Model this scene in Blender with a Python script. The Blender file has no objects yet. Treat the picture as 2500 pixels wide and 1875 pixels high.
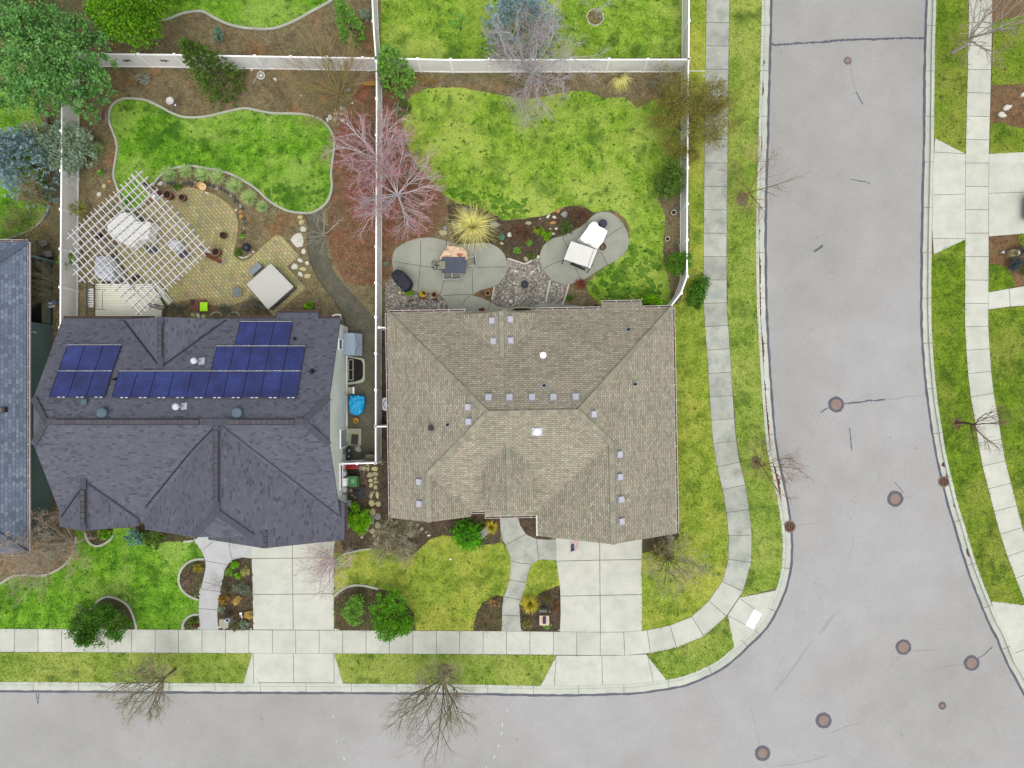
import bpy, math, random
import numpy as np
from mathutils import Vector, Matrix
R = random.Random(11)
NR = np.random.RandomState(5)
sc = bpy.context.scene
COL = sc.collection
PI = math.pi
# ------------------------------------------------------------------ frame
S = 0.0268                      # metres per photo pixel at yard level
CH = 1250 * S / 0.721           # drone height
def P(px, py, z=0.0):
    k = S * (CH - z) / CH
    return Vector(((px - 1250) * k, (937.5 - py) * k, z))
def M(d): return d * S
def A(ox, oy, pts, s=4.148): return [(ox + x / s, oy + y / s) for x, y in pts]
def lin(c):
    c = c / 255.0
    return c / 12.92 if c <= 0.04045 else ((c + 0.055) / 1.055) ** 2.4
ALB = 0.60
def sr(r, g, b, f=1.0):         # sunlit picture colour -> surface albedo
    return (min(lin(r) * ALB * f, .9), min(lin(g) * ALB * f, .9), min(lin(b) * ALB * f, .9), 1)
# ------------------------------------------------------------------ materials
MATS = {}
class NT:
    def __init__(s, name):
        s.m = bpy.data.materials.new(name); s.m.use_nodes = True
        s.t = s.m.node_tree; s.n = s.t.nodes; s.l = s.t.links
        s.b = s.n['Principled BSDF']
        s.b.inputs['Specular IOR Level'].default_value = 0.25
    def add(s, typ, **kw):
        n = s.n.new(typ)
        for k, v in kw.items(): setattr(n, k, v)
        return n
    def link(s, a, b): s.l.new(a, b)
    def pos(s):
        g = s.add('ShaderNodeNewGeometry'); return g.outputs['Position']
    def obj(s):
        g = s.add('ShaderNodeTexCoord'); return g.outputs['Object']
    def noise(s, vec, scale, detail=3, rough=.55, dist=0.0, off=0.0):
        n = s.add('ShaderNodeTexNoise'); n.inputs['Scale'].default_value = scale
        n.inputs['Detail'].default_value = detail; n.inputs['Roughness'].default_value = rough
        n.inputs['Distortion'].default_value = dist
        if off:
            mp = s.add('ShaderNodeMapping'); mp.inputs['Location'].default_value = (off, off * .7, off * .3)
            s.link(vec, mp.inputs['Vector']); vec = mp.outputs['Vector']
        s.link(vec, n.inputs['Vector']); return n.outputs['Fac']
    def ramp(s, fac, stops, interp='LINEAR'):
        r = s.add('ShaderNodeValToRGB'); cr = r.color_ramp; cr.interpolation = interp
        while len(cr.elements) < len(stops): cr.elements.new(.5)
        for e, (p, c) in zip(cr.elements, stops):
            e.position = p; e.color = c if len(c) == 4 else (*c, 1)
        s.link(fac, r.inputs['Fac']); return r.outputs['Color']
    def mix(s, a, b, fac, mode='MIX'):
        m = s.add('ShaderNodeMix', data_type='RGBA', blend_type=mode)
        for v, i in ((fac, 0), (a, 6), (b, 7)):
            if hasattr(v, 'is_linked') or isinstance(v, bpy.types.NodeSocket): s.link(v, m.inputs[i])
            else: m.inputs[i].default_value = v
        return m.outputs[2]
    def tint(s, col):
        a = s.add('ShaderNodeAttribute', attribute_name='Tint')
        return s.mix(col, a.outputs['Color'], 1.0, 'MULTIPLY')
    def bump(s, h, st=.3, d=.02):
        b = s.add('ShaderNodeBump'); b.inputs['Strength'].default_value = st; b.inputs['Distance'].default_value = d
        s.link(h, b.inputs['Height']); s.link(b.outputs['Normal'], s.b.inputs['Normal'])
    def out(s, col, rough=.8, metal=0.0):
        if isinstance(col, bpy.types.NodeSocket): s.link(col, s.b.inputs['Base Color'])
        else: s.b.inputs['Base Color'].default_value = col
        s.b.inputs['Roughness'].default_value = rough; s.b.inputs['Metallic'].default_value = metal
        return s.m
def g1(v): return (v, v, v, 1)
def flat(name, c, rough=.7, var=.22, scale=6., metal=0., bump=.15, tint=False):
    """generic weathered surface: base colour, blotches and fine grain"""
    if name in MATS: return MATS[name]
    t = NT(name); p = t.obj()
    n1 = t.noise(p, scale, 4); n2 = t.noise(p, scale * 9, 2)
    c1 = t.mix(c, (c[0] * (1 - var), c[1] * (1 - var), c[2] * (1 - var), 1), t.ramp(n1, [(.35, g1(0)), (.7, g1(1))]))
    c2 = t.mix(c1, (min(1, c[0] * (1 + var)), min(1, c[1] * (1 + var)), min(1, c[2] * (1 + var)), 1), t.ramp(n2, [(.5, g1(0)), (.8, g1(.8))]))
    if tint: c2 = t.tint(c2)
    if bump: t.bump(n2, bump, .01)
    MATS[name] = t.out(c2, rough, metal); return MATS[name]
def m_lawn(name, dark, mid, light, straw, s_amt=.5, seed=0.):
    t = NT(name); p = t.pos()
    big = t.noise(p, .32, 4, .6, off=seed + 3); med = t.noise(p, 1.5, 5, .65, off=seed + 9); fin = t.noise(p, 9, 4, .7, off=seed)
    a = t.mix(t.ramp(med, [(.36, dark), (.5, mid), (.64, light)]), t.ramp(fin, [(.36, dark), (.5, mid), (.64, light)]), .5)
    a = t.mix(a, straw, t.ramp(big, [(.45, g1(0)), (.6, g1(s_amt))]))
    lg = t.noise(p, .75, 5, .6, off=seed + 33)
    a = t.mix(a, (dark[0] * .95, dark[1] * .95, dark[2], 1), t.ramp(lg, [(.53, g1(0)), (.66, g1(.75))]))
    spot = t.noise(p, 2.6, 4, .65, off=seed + 21)
    a = t.mix(a, (dark[0] * .55, dark[1] * .6, dark[2] * .8, 1), t.ramp(spot, [(.59, g1(0)), (.68, g1(.8))]))
    v = t.add('ShaderNodeTexVoronoi'); v.inputs['Scale'].default_value = 13; t.link(p, v.inputs['Vector'])
    a = t.mix(a, t.ramp(v.outputs['Distance'], [(.0, g1(.62)), (.35, g1(1.0)), (.8, g1(1.22))]), .6, 'MULTIPLY')
    t.bump(fin, .5, .05)
    return t.out(a, .9)
L_green = m_lawn('lawn_lush', sr(56, 106, 10), sr(106, 160, 26), sr(154, 204, 62), sr(174, 200, 96), .55, 0)
L_dark = m_lawn('lawn_moss_dark', sr(46, 88, 12), sr(76, 124, 24), sr(118, 164, 44), sr(140, 176, 62), .2, 300)
L_back = m_lawn('lawn_mossy', sr(78, 118, 28), sr(136, 174, 46), sr(178, 208, 82), sr(190, 204, 98), .6, 40)
L_yell = m_lawn('lawn_dry', sr(96, 126, 30), sr(148, 170, 52), sr(180, 194, 84), sr(192, 194, 84), .65, 80)
L_strip = m_lawn('lawn_verge', sr(90, 120, 34), sr(138, 164, 56), sr(168, 190, 86), sr(186, 192, 98), .5, 120)
L_east = m_lawn('lawn_east', sr(74, 104, 16), sr(112, 144, 26), sr(146, 172, 44), sr(166, 168, 76), .5, 160)
def m_soil(name, cols, rust, amt=.6, seed=0., chip=22):
    t = NT(name); p = t.pos()
    fin = t.noise(p, 11, 5, .75, off=seed); big = t.noise(p, .55, 4, .6, off=seed + 5); med = t.noise(p, 1.1, 4, .6, off=seed + 17)
    a = t.ramp(fin, [(.3, cols[0]), (.5, cols[1]), (.7, cols[2])])
    a = t.mix(a, rust, t.ramp(big, [(.52, g1(0)), (.68, g1(amt))]))
    m2 = t.noise(p, 2.4, 5, .7, off=seed + 41); a = t.mix(a, t.ramp(m2, [(.36, (.58, .58, .56, 1)), (.5, g1(1)), (.66, (1.42, 1.4, 1.34, 1))]), .9, 'MULTIPLY')
    a = t.mix(a, cols[3], t.ramp(med, [(.5, g1(0)), (.7, g1(.65))]))
    v = t.add('ShaderNodeTexVoronoi'); v.inputs['Scale'].default_value = chip; t.link(p, v.inputs['Vector'])
    a = t.mix(a, t.ramp(v.outputs['Color'], [(.0, g1(.55)), (1., g1(1.45))]), .75, 'MULTIPLY')
    t.bump(fin, .7, .05)
    return t.out(a, .95)
SOIL = m_soil('bark_mulch', [sr(88, 78, 56), sr(128, 116, 86), sr(164, 150, 114), sr(122, 124, 84)], sr(156, 106, 64), .5, 0)
WEEDY = m_soil('weedy_soil', [sr(78, 94, 40), sr(112, 128, 58), sr(140, 146, 82), sr(112, 144, 52)], sr(130, 104, 66), .45, 210)
MULCH_D = m_soil('dark_mulch', [sr(54, 47, 39), sr(86, 75, 60), sr(120, 104, 82), sr(90, 92, 64)], sr(108, 78, 54), .4, 50)
MULCH_E = m_soil('red_mulch', [sr(90, 68, 48), sr(126, 98, 70), sr(154, 124, 92), sr(118, 108, 72)], sr(138, 94, 62), .5, 90)
LITTER = m_soil('leaf_litter', [sr(84, 62, 48), sr(124, 94, 70), sr(162, 128, 98), sr(108, 104, 74)], sr(146, 90, 66), .5, 130, 30)
DRYLEAF = m_soil('dry_leaves', [sr(84, 50, 40), sr(116, 70, 56), sr(140, 92, 72), sr(96, 70, 56)], sr(120, 64, 50), .6, 170, 34)
def m_gravel(name, cols, scale=17, contrast=1.0):
    t = NT(name); p = t.pos()
    v = t.add('ShaderNodeTexVoronoi'); v.inputs['Scale'].default_value = scale; t.link(p, v.inputs['Vector'])
    sep = t.add('ShaderNodeSeparateColor'); t.link(v.outputs['Color'], sep.inputs[0])
    a = t.ramp(sep.outputs[0], [(i / (len(cols) - 1), c) for i, c in enumerate(cols)], 'LINEAR')
    a = t.mix(a, t.ramp(v.outputs['Distance'], [(0, g1(1.15)), (.75, g1(1 - .6 * contrast))]), 1., 'MULTIPLY')
    a = t.mix(a, t.ramp(t.noise(p, 1.2, 4), [(.35, g1(.8)), (.7, g1(1.15))]), 1., 'MULTIPLY')
    t.bump(v.outputs['Distance'], .6, .04)
    return t.out(a, .9)
GRAV_PATH = m_gravel('crushed_gravel', [sr(92, 92, 74), sr(112, 110, 92), sr(128, 126, 106), sr(146, 142, 122)], 40, .5)
GRAV_ROCK = m_gravel('river_rock', [sr(118, 118, 118), sr(150, 150, 142), sr(172, 166, 150), sr(190, 166, 144), sr(228, 226, 214), sr(140, 142, 134)], 11, .75)
def m_conc(name, c, stain=.3, scale=1.4):
    t = NT(name); p = t.pos()
    n1 = t.noise(p, scale, 5, .62); n2 = t.noise(p, 24, 3, .7); n3 = t.noise(p, .35, 3, off=7.)
    d = (c[0] * (1 - stain), c[1] * (1 - stain * .9), c[2] * (1 - stain * .95), 1)
    a = t.mix(c, d, t.ramp(n1, [(.42, g1(0)), (.75, g1(1))]))
    a = t.mix(a, t.ramp(n2, [(.3, g1(.88)), (.7, g1(1.08))]), 1., 'MULTIPLY')
    a = t.mix(a, t.ramp(n3, [(.3, g1(.93)), (.7, g1(1.05))]), 1., 'MULTIPLY')
    a = t.tint(a); t.bump(n2, .15, .01)
    return t.out(a, .85)
CONC = m_conc('pale_concrete', sr(222, 223, 209), .2, 1.0)
CONC_W = m_conc('walk_concrete', sr(200, 202, 190), .44, 1.0)
CONC_P = m_conc('patio_concrete', sr(176, 178, 162), .20, .9)
CONC_B = m_conc('blue_grey_concrete', sr(206, 206, 206), .14)
CURB = m_conc('curb_concrete', sr(216, 220, 206), .16)
JOINT = flat('joint_dirt', sr(92, 94, 80), .9, .2)
EDGE = m_conc('edging_concrete', sr(196, 198, 180), .22)
def m_road():
    t = NT('asphalt'); p = t.pos()
    f = t.noise(p, 30, 3, .8); m = t.noise(p, .5, 5, .6); b = t.noise(p, .09, 3, .5, off=11.)
    a = t.ramp(f, [(.28, sr(160, 159, 156)), (.5, sr(181, 180, 177)), (.72, sr(200, 199, 196))])
    a = t.mix(a, t.ramp(m, [(.3, g1(.92)), (.7, g1(1.04))]), 1., 'MULTIPLY')
    a = t.mix(a, t.ramp(b, [(.35, (.9, .9, .88, 1)), (.65, (1.05, 1.05, 1.07, 1))]), 1., 'MULTIPLY')
    v = t.add('ShaderNodeTexVoronoi'); v.inputs['Scale'].default_value = .55; t.link(p, v.inputs['Vector'])
    a = t.mix(a, t.ramp(v.outputs['Distance'], [(.02, g1(.6)), (.05, g1(1))]), .8, 'MULTIPLY')
    w = t.noise(p, 1.6, 4, .7, off=31.); a = t.mix(a, t.ramp(w, [(.62, g1(1)), (.75, g1(.88))]), 1., 'MULTIPLY')
    t.bump(f, .25, .01)
    return t.out(a, .85)
ROAD = m_road()
TAR = flat('crack_tar', sr(104, 104, 116), .6, .25, 3)
TAR_L = flat('faint_crack', sr(162, 162, 162), .8, .2, 3)
def m_shingle(name, stops, bw, rh, mortar, mfac, grain=.25):
    t = NT(name); uv = t.add('ShaderNodeUVMap').outputs[0]
    br = t.add('ShaderNodeTexBrick'); br.offset = .37; br.offset_frequency = 2; br.squash = 1.0
    for k, v in (('Color1', g1(0)), ('Color2', g1(1)), ('Mortar', g1(.5)), ('Scale', 1.), ('Mortar Size', .016), ('Mortar Smooth', .2), ('Bias', 0.), ('Brick Width', bw), ('Row Height', rh)):
        br.inputs[k].default_value = v
    t.link(uv, br.inputs['Vector'])
    sep = t.add('ShaderNodeSeparateColor'); t.link(br.outputs['Color'], sep.inputs[0])
    a = t.ramp(sep.outputs[0], stops)
    p = t.pos()
    a = t.mix(a, t.ramp(t.noise(p, 30, 2, .8), [(.3, g1(1 - grain)), (.7, g1(1 + grain))]), 1., 'MULTIPLY')
    a = t.mix(a, t.ramp(t.noise(p, .45, 4), [(.3, g1(.9)), (.7, g1(1.08))]), 1., 'MULTIPLY')
    fm = t.add('ShaderNodeMath', operation='MULTIPLY'); t.link(br.outputs['Fac'], fm.inputs[0]); fm.inputs[1].default_value = mfac
    a = t.mix(a, mortar, fm.outputs[0])
    inv = t.add('ShaderNodeMath', operation='SUBTRACT'); inv.inputs[0].default_value = 1; t.link(br.outputs['Fac'], inv.inputs[1])
    t.bump(inv.outputs[0], .4, .015)
    return t.out(a, .9)
SH_TAN = m_shingle('tan_shingle', [(0, sr(152, 149, 128)), (.3, sr(170, 165, 144)), (.5, sr(177, 169, 149)), (.7, sr(190, 175, 155)), (.88, sr(178, 175, 152)), (1, sr(196, 192, 172))], .27, .14, sr(112, 107, 92), .85)
SH_DARK = m_shingle('slate_shingle', [(0, sr(80, 82, 93)), (.12, sr(87, 89, 100)), (.22, sr(100, 102, 114)), (.7, sr(104, 106, 118)), (1, sr(113, 115, 127))], .26, .15, sr(94, 94, 104), .35)
SH_BLUE = m_shingle('blue_grey_shingle', [(0, sr(98, 108, 124)), (.3, sr(110, 121, 139)), (.7, sr(120, 131, 149)), (1, sr(134, 145, 161))], .3, .19, sr(74, 84, 104), .7)
CAP_TAN = m_shingle('tan_ridge_cap', [(0, sr(134, 133, 112)), (.5, sr(164, 162, 138)), (1, sr(190, 186, 164))], .3, .9, sr(104, 100, 84), .6)
CAP_DARK = m_shingle('slate_ridge_cap', [(0, sr(84, 82, 94)), (1, sr(98, 96, 106))], .3, .9, sr(66, 64, 76), .6)
def m_pavers():
    t = NT('yellow_pavers'); p = t.pos()
    mp = t.add('ShaderNodeMapping'); mp.inputs['Rotation'].default_value = (0, 0, math.radians(48)); t.link(p, mp.inputs['Vector'])
    br = t.add('ShaderNodeTexBrick'); br.offset = .5
    for k, v in (('Color1', g1(0)), ('Color2', g1(1)), ('Mortar', g1(.5)), ('Scale', 1.), ('Mortar Size', .014), ('Mortar Smooth', .3), ('Bias', 0.), ('Brick Width', .31), ('Row Height', .2)):
        br.inputs[k].default_value = v
    t.link(mp.outputs[0], br.inputs['Vector'])
    sep = t.add('ShaderNodeSeparateColor'); t.link(br.outputs['Color'], sep.inputs[0])
    a = t.ramp(sep.outputs[0], [(0, sr(160, 158, 130)), (.2, sr(178, 172, 122)), (.5, sr(192, 180, 124)), (.7, sr(198, 176, 138)), (.85, sr(178, 180, 118)), (1, sr(208, 196, 144))])
    a = t.mix(a, t.ramp(t.noise(p, .8, 4), [(.3, g1(.84)), (.7, g1(1.08))]), 1., 'MULTIPLY')
    a = t.mix(a, sr(110, 100, 60), br.outputs['Fac'])
    return t.out(a, .85)
PAVER = m_pavers()
def m_panel():
    t = NT('solar_cells'); uv = t.add('ShaderNodeUVMap').outputs[0]
    br = t.add('ShaderNodeTexBrick'); br.offset = 0.
    for k, v in (('Color1', g1(.2)), ('Color2', g1(.8)), ('Mortar', g1(.5)), ('Scale', 1.), ('Mortar Size', .006), ('Mortar Smooth', .4), ('Bias', 0.), ('Brick Width', 1 / 6), ('Row Height', .1)):
        br.inputs[k].default_value = v
    t.link(uv, br.inputs['Vector'])
    p = t.pos()
    a = t.ramp(t.noise(p, .9, 4, .6), [(.3, sr(34, 40, 96)), (.5, sr(44, 56, 124)), (.72, sr(58, 76, 152))])
    a = t.mix(a, t.ramp(br.outputs['Color'], [(0, g1(.9)), (1, g1(1.1))]), 1., 'MULTIPLY')
    a = t.mix(a, sr(30, 36, 84), br.outputs['Fac'])
    t.b.inputs['Specular IOR Level'].default_value = .5
    return t.out(a, .25)
SOLAR = m_panel()
def leafmat(name, c, trans=.25):
    if name in MATS: return MATS[name]
    t = NT(name); p = t.obj()
    a = t.mix(c, (c[0] * .7, c[1] * .75, c[2] * .7, 1), t.ramp(t.noise(p, 1.6, 3), [(.4, g1(0)), (.65, g1(1))]))
    a = t.tint(a)
    t.out(a, .75)
    tr = t.add('ShaderNodeBsdfTranslucent'); t.link(a, tr.inputs['Color'])
    mx = t.add('ShaderNodeMixShader'); mx.inputs[0].default_value = trans
    t.link(t.b.outputs[0], mx.inputs[1]); t.link(tr.outputs[0], mx.inputs[2])
    t.link(mx.outputs[0], t.n['Material Output'].inputs['Surface'])
    MATS[name] = t.m; return t.m
def m_siding(name, c, pitch=.2, horiz=True):
    t = NT(name); p = t.obj()
    w = t.add('ShaderNodeTexWave', wave_type='BANDS', bands_direction='Z' if horiz else 'X', wave_profile='SAW')
    w.inputs['Scale'].default_value = .314 / pitch; t.link(p, w.inputs['Vector'])
    a = t.mix(c, (c[0] * .8, c[1] * .8, c[2] * .8, 1), t.ramp(w.outputs['Fac'], [(.0, g1(1)), (.12, g1(0))]))
    a = t.mix(a, t.ramp(t.noise(p, .8, 4), [(.3, g1(.88)), (.7, g1(1.05))]), 1., 'MULTIPLY')
    t.bump(w.outputs['Fac'], .3, .02)
    return t.out(a, .7)
WHITE = flat('white_vinyl', (.82, .82, .81, 1), .45, .06, 1.2)
VINYL = flat('fence_vinyl', (.70, .695, .66, 1), .5, .14, .8)
GUT = flat('gutter_white', sr(232, 226, 220), .5, .12, 2)
GUT_IN = flat('gutter_debris', sr(110, 80, 66), .9, .3, 4)
FLASH = flat('valley_metal', sr(34, 48, 66), .5, .2, 3)
BLACK = flat('black_plastic', sr(40, 42, 48), .5, .3, 5)
CHAR = flat('charcoal_metal', sr(70, 74, 84), .5, .2, 5)
GLASS = flat('dark_glass', sr(58, 70, 82), .12, .2, 1)
LIGHTM = flat('light_metal', sr(214, 218, 224), .4, .08, 4, .1)
STEEL = flat('grey_metal', sr(128, 144, 154), .4, .15, 4, .2)
RUSTM = flat('rusty_iron', sr(160, 136, 124), .7, .25, 7)
TERRA = flat('terracotta', sr(176, 100, 66), .8, .2, 6)
DRKPOT = flat('dark_glaze', sr(96, 56, 46), .5, .3, 6)
WOODB = flat('stained_wood', sr(118, 64, 36), .6, .3, 5)
STONE_W = flat('white_stone', sr(226, 224, 208), .85, .18, 6, bump=.4)
STONE_Y = flat('sandstone', sr(208, 196, 146), .85, .2, 6, bump=.4)
STONE_G = flat('grey_stone', sr(158, 162, 150), .85, .22, 6, bump=.4)
STONE_D = flat('dark_rock', sr(86, 86, 86), .85, .3, 6, bump=.5)
STONE_O = flat('ochre_stone', sr(196, 150, 92), .85, .2, 6, bump=.4)
STONE_M = flat('mossy_flagstone', sr(186, 180, 142), .85, .28, 5, bump=.4)
PERG = flat('pergola_paint', sr(216, 211, 208, 1.05), .7, .12, 3)
PERG_T = flat('pergola_slat', sr(238, 237, 240, 1.1), .6, .08, 3)
COVER_W = flat('white_cover', sr(246, 246, 238, 1.2), .8, .08, 2.5)
TAN_FAB = flat('tan_sling', sr(150, 146, 130), .85, .15, 14)
SOILPOT = flat('potting_soil', sr(64, 48, 38), .95, .4, 20)
BARK_G = flat('grey_bark', sr(112, 104, 92), .9, .3, 8)
# ------------------------------------------------------------------ mesh builder
class MB:
    def __init__(s): s.v = []; s.f = []; s.c = []; s.uv = {}
    def poly(s, pts, col=None, uv=None):
        i = len(s.v); s.v += [tuple(p) for p in pts]; s.f.append(tuple(range(i, i + len(pts)))); s.c.append(col)
        if uv: s.uv[len(s.f) - 1] = uv
    def slab(s, pts, t, col=None, uv=None):
        pts = [Vector(p) for p in pts]; lo = [p - Vector((0, 0, t)) for p in pts]; n = len(pts)
        s.poly(pts, col, uv); s.poly(lo[::-1], col)
        for i in range(n):
            j = (i + 1) % n; s.poly([lo[i], lo[j], pts[j], pts[i]], col)
    def prism(s, xy, z0, z1, col=None):
        s.slab([(p[0], p[1], z1) for p in ccw(xy)], z1 - z0, col)
    def box(s, c, d, rz=0., m=None, col=None):
        c = Vector(c); x, y, z = d[0] / 2, d[1] / 2, d[2] / 2
        rot = Matrix.Rotation(rz, 3, 'Z') if m is None else m
        q = [c + rot @ Vector((sx * x, sy * y, sz * z)) for sx, sy, sz in ((-1, -1, -1), (1, -1, -1), (1, 1, -1), (-1, 1, -1), (-1, -1, 1), (1, -1, 1), (1, 1, 1), (-1, 1, 1))]
        i = len(s.v); s.v += [tuple(p) for p in q]
        for f in ((3, 2, 1, 0), (4, 5, 6, 7), (0, 1, 5, 4), (1, 2, 6, 5), (2, 3, 7, 6), (3, 0, 4, 7)):
            s.f.append(tuple(i + k for k in f)); s.c.append(col)
    def beam(s, a, b, w, h, col=None):       # box from a to b, w wide (horizontal), h tall; a,b on the centre line
        a = Vector(a); b = Vector(b); d = b - a; L = d.length
        x = d.normalized(); y = Vector((0, 0, 1)).cross(x)
        if y.length < 1e-4: y = Vector((0, 1, 0))
        y.normalize(); z = x.cross(y)
        s.box((a + b) / 2, (L, w, h), m=Matrix((x, y, z)).transposed(), col=col)
    def tube(s, pts, rad, n=5, col=None, cap=True):
        pts = [Vector(p) for p in pts]
        if not isinstance(rad, (list, tuple)): rad = [rad] * len(pts)
        base = len(s.v); prev = None
        for i, p in enumerate(pts):
            d = (pts[min(i + 1, len(pts) - 1)] - pts[max(i - 1, 0)])
            if d.length < 1e-6: d = Vector((0, 0, 1))
            d.normalize()
            if prev is None: u = d.orthogonal().normalized()
            else:
                u = prev - d * prev.dot(d)
                u = u.normalized() if u.length > 1e-5 else d.orthogonal().normalized()
            prev = u; w = d.cross(u)
            for k in range(n):
                a = 2 * PI * k / n; s.v.append(tuple(p + (u * math.cos(a) + w * math.sin(a)) * rad[i]))
        for i in range(len(pts) - 1):
            for k in range(n):
                a = base + i * n + k; b = base + i * n + (k + 1) % n
                s.f.append((a, b, b + n, a + n)); s.c.append(col)
        if cap:
            s.f.append(tuple(base + k for k in range(n))[::-1]); s.c.append(col)
            s.f.append(tuple(base + (len(pts) - 1) * n + k for k in range(n))); s.c.append(col)
    def lathe(s, c, prof, n=20, col=None, sx=1., sy=1., cap=True):
        c = Vector(c); base = len(s.v)
        for r, z in prof:
            for k in range(n):
                a = 2 * PI * k / n; s.v.append((c.x + r * sx * math.cos(a), c.y + r * sy * math.sin(a), c.z + z))
        for i in range(len(prof) - 1):
            for k in range(n):
                a = base + i * n + k; b = base + i * n + (k + 1) % n
                s.f.append((a, b, b + n, a + n)); s.c.append(col)
        if not cap: return
        s.f.append(tuple(base + k for k in range(n))[::-1]); s.c.append(col)
        s.f.append(tuple(base + (len(prof) - 1) * n + k for k in range(n))); s.c.append(col)
    def arrays(s, V, F, C=None):
        i = len(s.v); s.v += [tuple(x) for x in V.tolist()]; s.f += [tuple(i + k for k in q) for q in F.tolist()]
        s.c += [tuple(x) for x in C.tolist()] if C is not None else [None] * len(F)
    def rock(s, c, rx, ry, h, rz=0., seed=None, col=None, n=9, flat_top=.75):
        rr = random.Random(seed if seed is not None else R.random())
        pr = [1 + rr.uniform(-.22, .2) for _ in range(n)]; c = Vector(c); base = len(s.v)
        lev = ((1.0, 0.), (1.0, .55), (flat_top, 1.))
        for f, z in lev:
            for k in range(n):
                a = 2 * PI * k / n; x = rx * pr[k] * f * math.cos(a); y = ry * pr[k] * f * math.sin(a)
                s.v.append((c.x + x * math.cos(rz) - y * math.sin(rz), c.y + x * math.sin(rz) + y * math.cos(rz), c.z + z * h * (1 + (rr.uniform(-.12, .12) if z == 1 else 0))))
        for i in range(2):
            for k in range(n):
                a = base + i * n + k; b = base + i * n + (k + 1) % n
                s.f.append((a, b, b + n, a + n)); s.c.append(col)
        s.f.append(tuple(base + 2 * n + k for k in range(n))); s.c.append(col)
    def data(s, name, mat, off=Vector((0, 0, 0)), smooth=False, planar_uv=False, rot=0.):
        me = bpy.data.meshes.new(name)
        V = np.array(s.v, dtype=np.float64).reshape(-1, 3) - np.array(off)
        if rot:
            c_, s_ = math.cos(-rot), math.sin(-rot); V = np.stack([V[:, 0] * c_ - V[:, 1] * s_, V[:, 0] * s_ + V[:, 1] * c_, V[:, 2]], 1)
        me.from_pydata(V.tolist(), [], s.f)
        for mm in (mat if isinstance(mat, (list, tuple)) else [mat]): me.materials.append(mm)
        att = me.color_attributes.new('Tint', 'FLOAT_COLOR', 'CORNER')
        cols = np.ones((len(me.loops), 4), dtype=np.float32)
        lens = np.array([len(f) for f in s.f]); fc = np.ones((len(s.f), 4), dtype=np.float32)
        for i, c in enumerate(s.c):
            if c is not None: fc[i, :3] = c if not isinstance(c, float) else (c, c, c)
        cols[:] = np.repeat(fc, lens, axis=0); att.data.foreach_set('color', cols.ravel())
        if planar_uv or s.uv:
            uvl = me.uv_layers.new(name='UVMap')
            for p in me.polygons:
                if p.index in s.uv:
                    for li, q in zip(p.loop_indices, s.uv[p.index]): uvl.data[li].uv = q
                else:
                    n = p.normal
                    u = Vector((-n.y, n.x, 0))
                    u = u.normalized() if u.length > .02 else Vector((1, 0, 0))
                    w = n.cross(u)
                    for li in p.loop_indices:
                        co = me.vertices[me.loops[li].vertex_index].co; uvl.data[li].uv = (co.dot(u), co.dot(w))
        if smooth: me.polygons.foreach_set('use_smooth', [True] * len(me.polygons))
        me.update(); return me
def area2(p): return sum(p[i][0] * p[(i + 1) % len(p)][1] - p[(i + 1) % len(p)][0] * p[i][1] for i in range(len(p)))
def ccw(p): return list(p) if area2(p) > 0 else list(p)[::-1]
# ------------------------------------------------------------------ objects
def obj(name, data, parent=None, loc=None):
    o = bpy.data.objects.new(name, data); COL.objects.link(o)
    if parent: o.parent = parent
    if loc is not None: o.location = loc
    return o
def tag(o, label, cat, group=None):
    o['label'] = label; o['category'] = cat
    if group: o['group'] = group
    return o
def thing(name, label, cat, loc, rz=0., group=None):
    o = obj(name, None, loc=loc); o.rotation_euler = (0, 0, rz); o.empty_display_size = .2
    return tag(o, label, cat, group)
def rootof(p):
    while p.parent: p = p.parent
    return p
def part(name, mb, mat, parent, smooth=False, uv=False, world=True):
    r = rootof(parent)
    if world: return obj(name, mb.data(name, mat, r.location, smooth, uv, r.rotation_euler.z), parent)
    return obj(name, mb.data(name, mat, smooth=smooth, planar_uv=uv), parent)
def solo(name, mb, mat, label, cat, group=None, smooth=False, loc=None, uv=False):
    V = np.array(mb.v); l = Vector(((V[:, 0].min() + V[:, 0].max()) / 2, (V[:, 1].min() + V[:, 1].max()) / 2, V[:, 2].min())) if loc is None else Vector(loc)
    return tag(obj(name, mb.data(name, mat, l, smooth, uv), loc=l), label, cat, group)
def struct(name, mb, mat, kind='structure'):
    o = obj(name, mb.data(name, mat)); o['kind'] = kind; return o
def dup(root, loc, rz, label=None, group=None):
    r = root.copy(); COL.objects.link(r); r.location = loc; r.rotation_euler = (0, 0, rz)
    if label: r['label'] = label
    if group: r['group'] = group
    for ch in list(root.children):
        c = ch.copy(); COL.objects.link(c); c.parent = r
        for g in ch.children:
            d = g.copy(); COL.objects.link(d); d.parent = c
    return r
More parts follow.
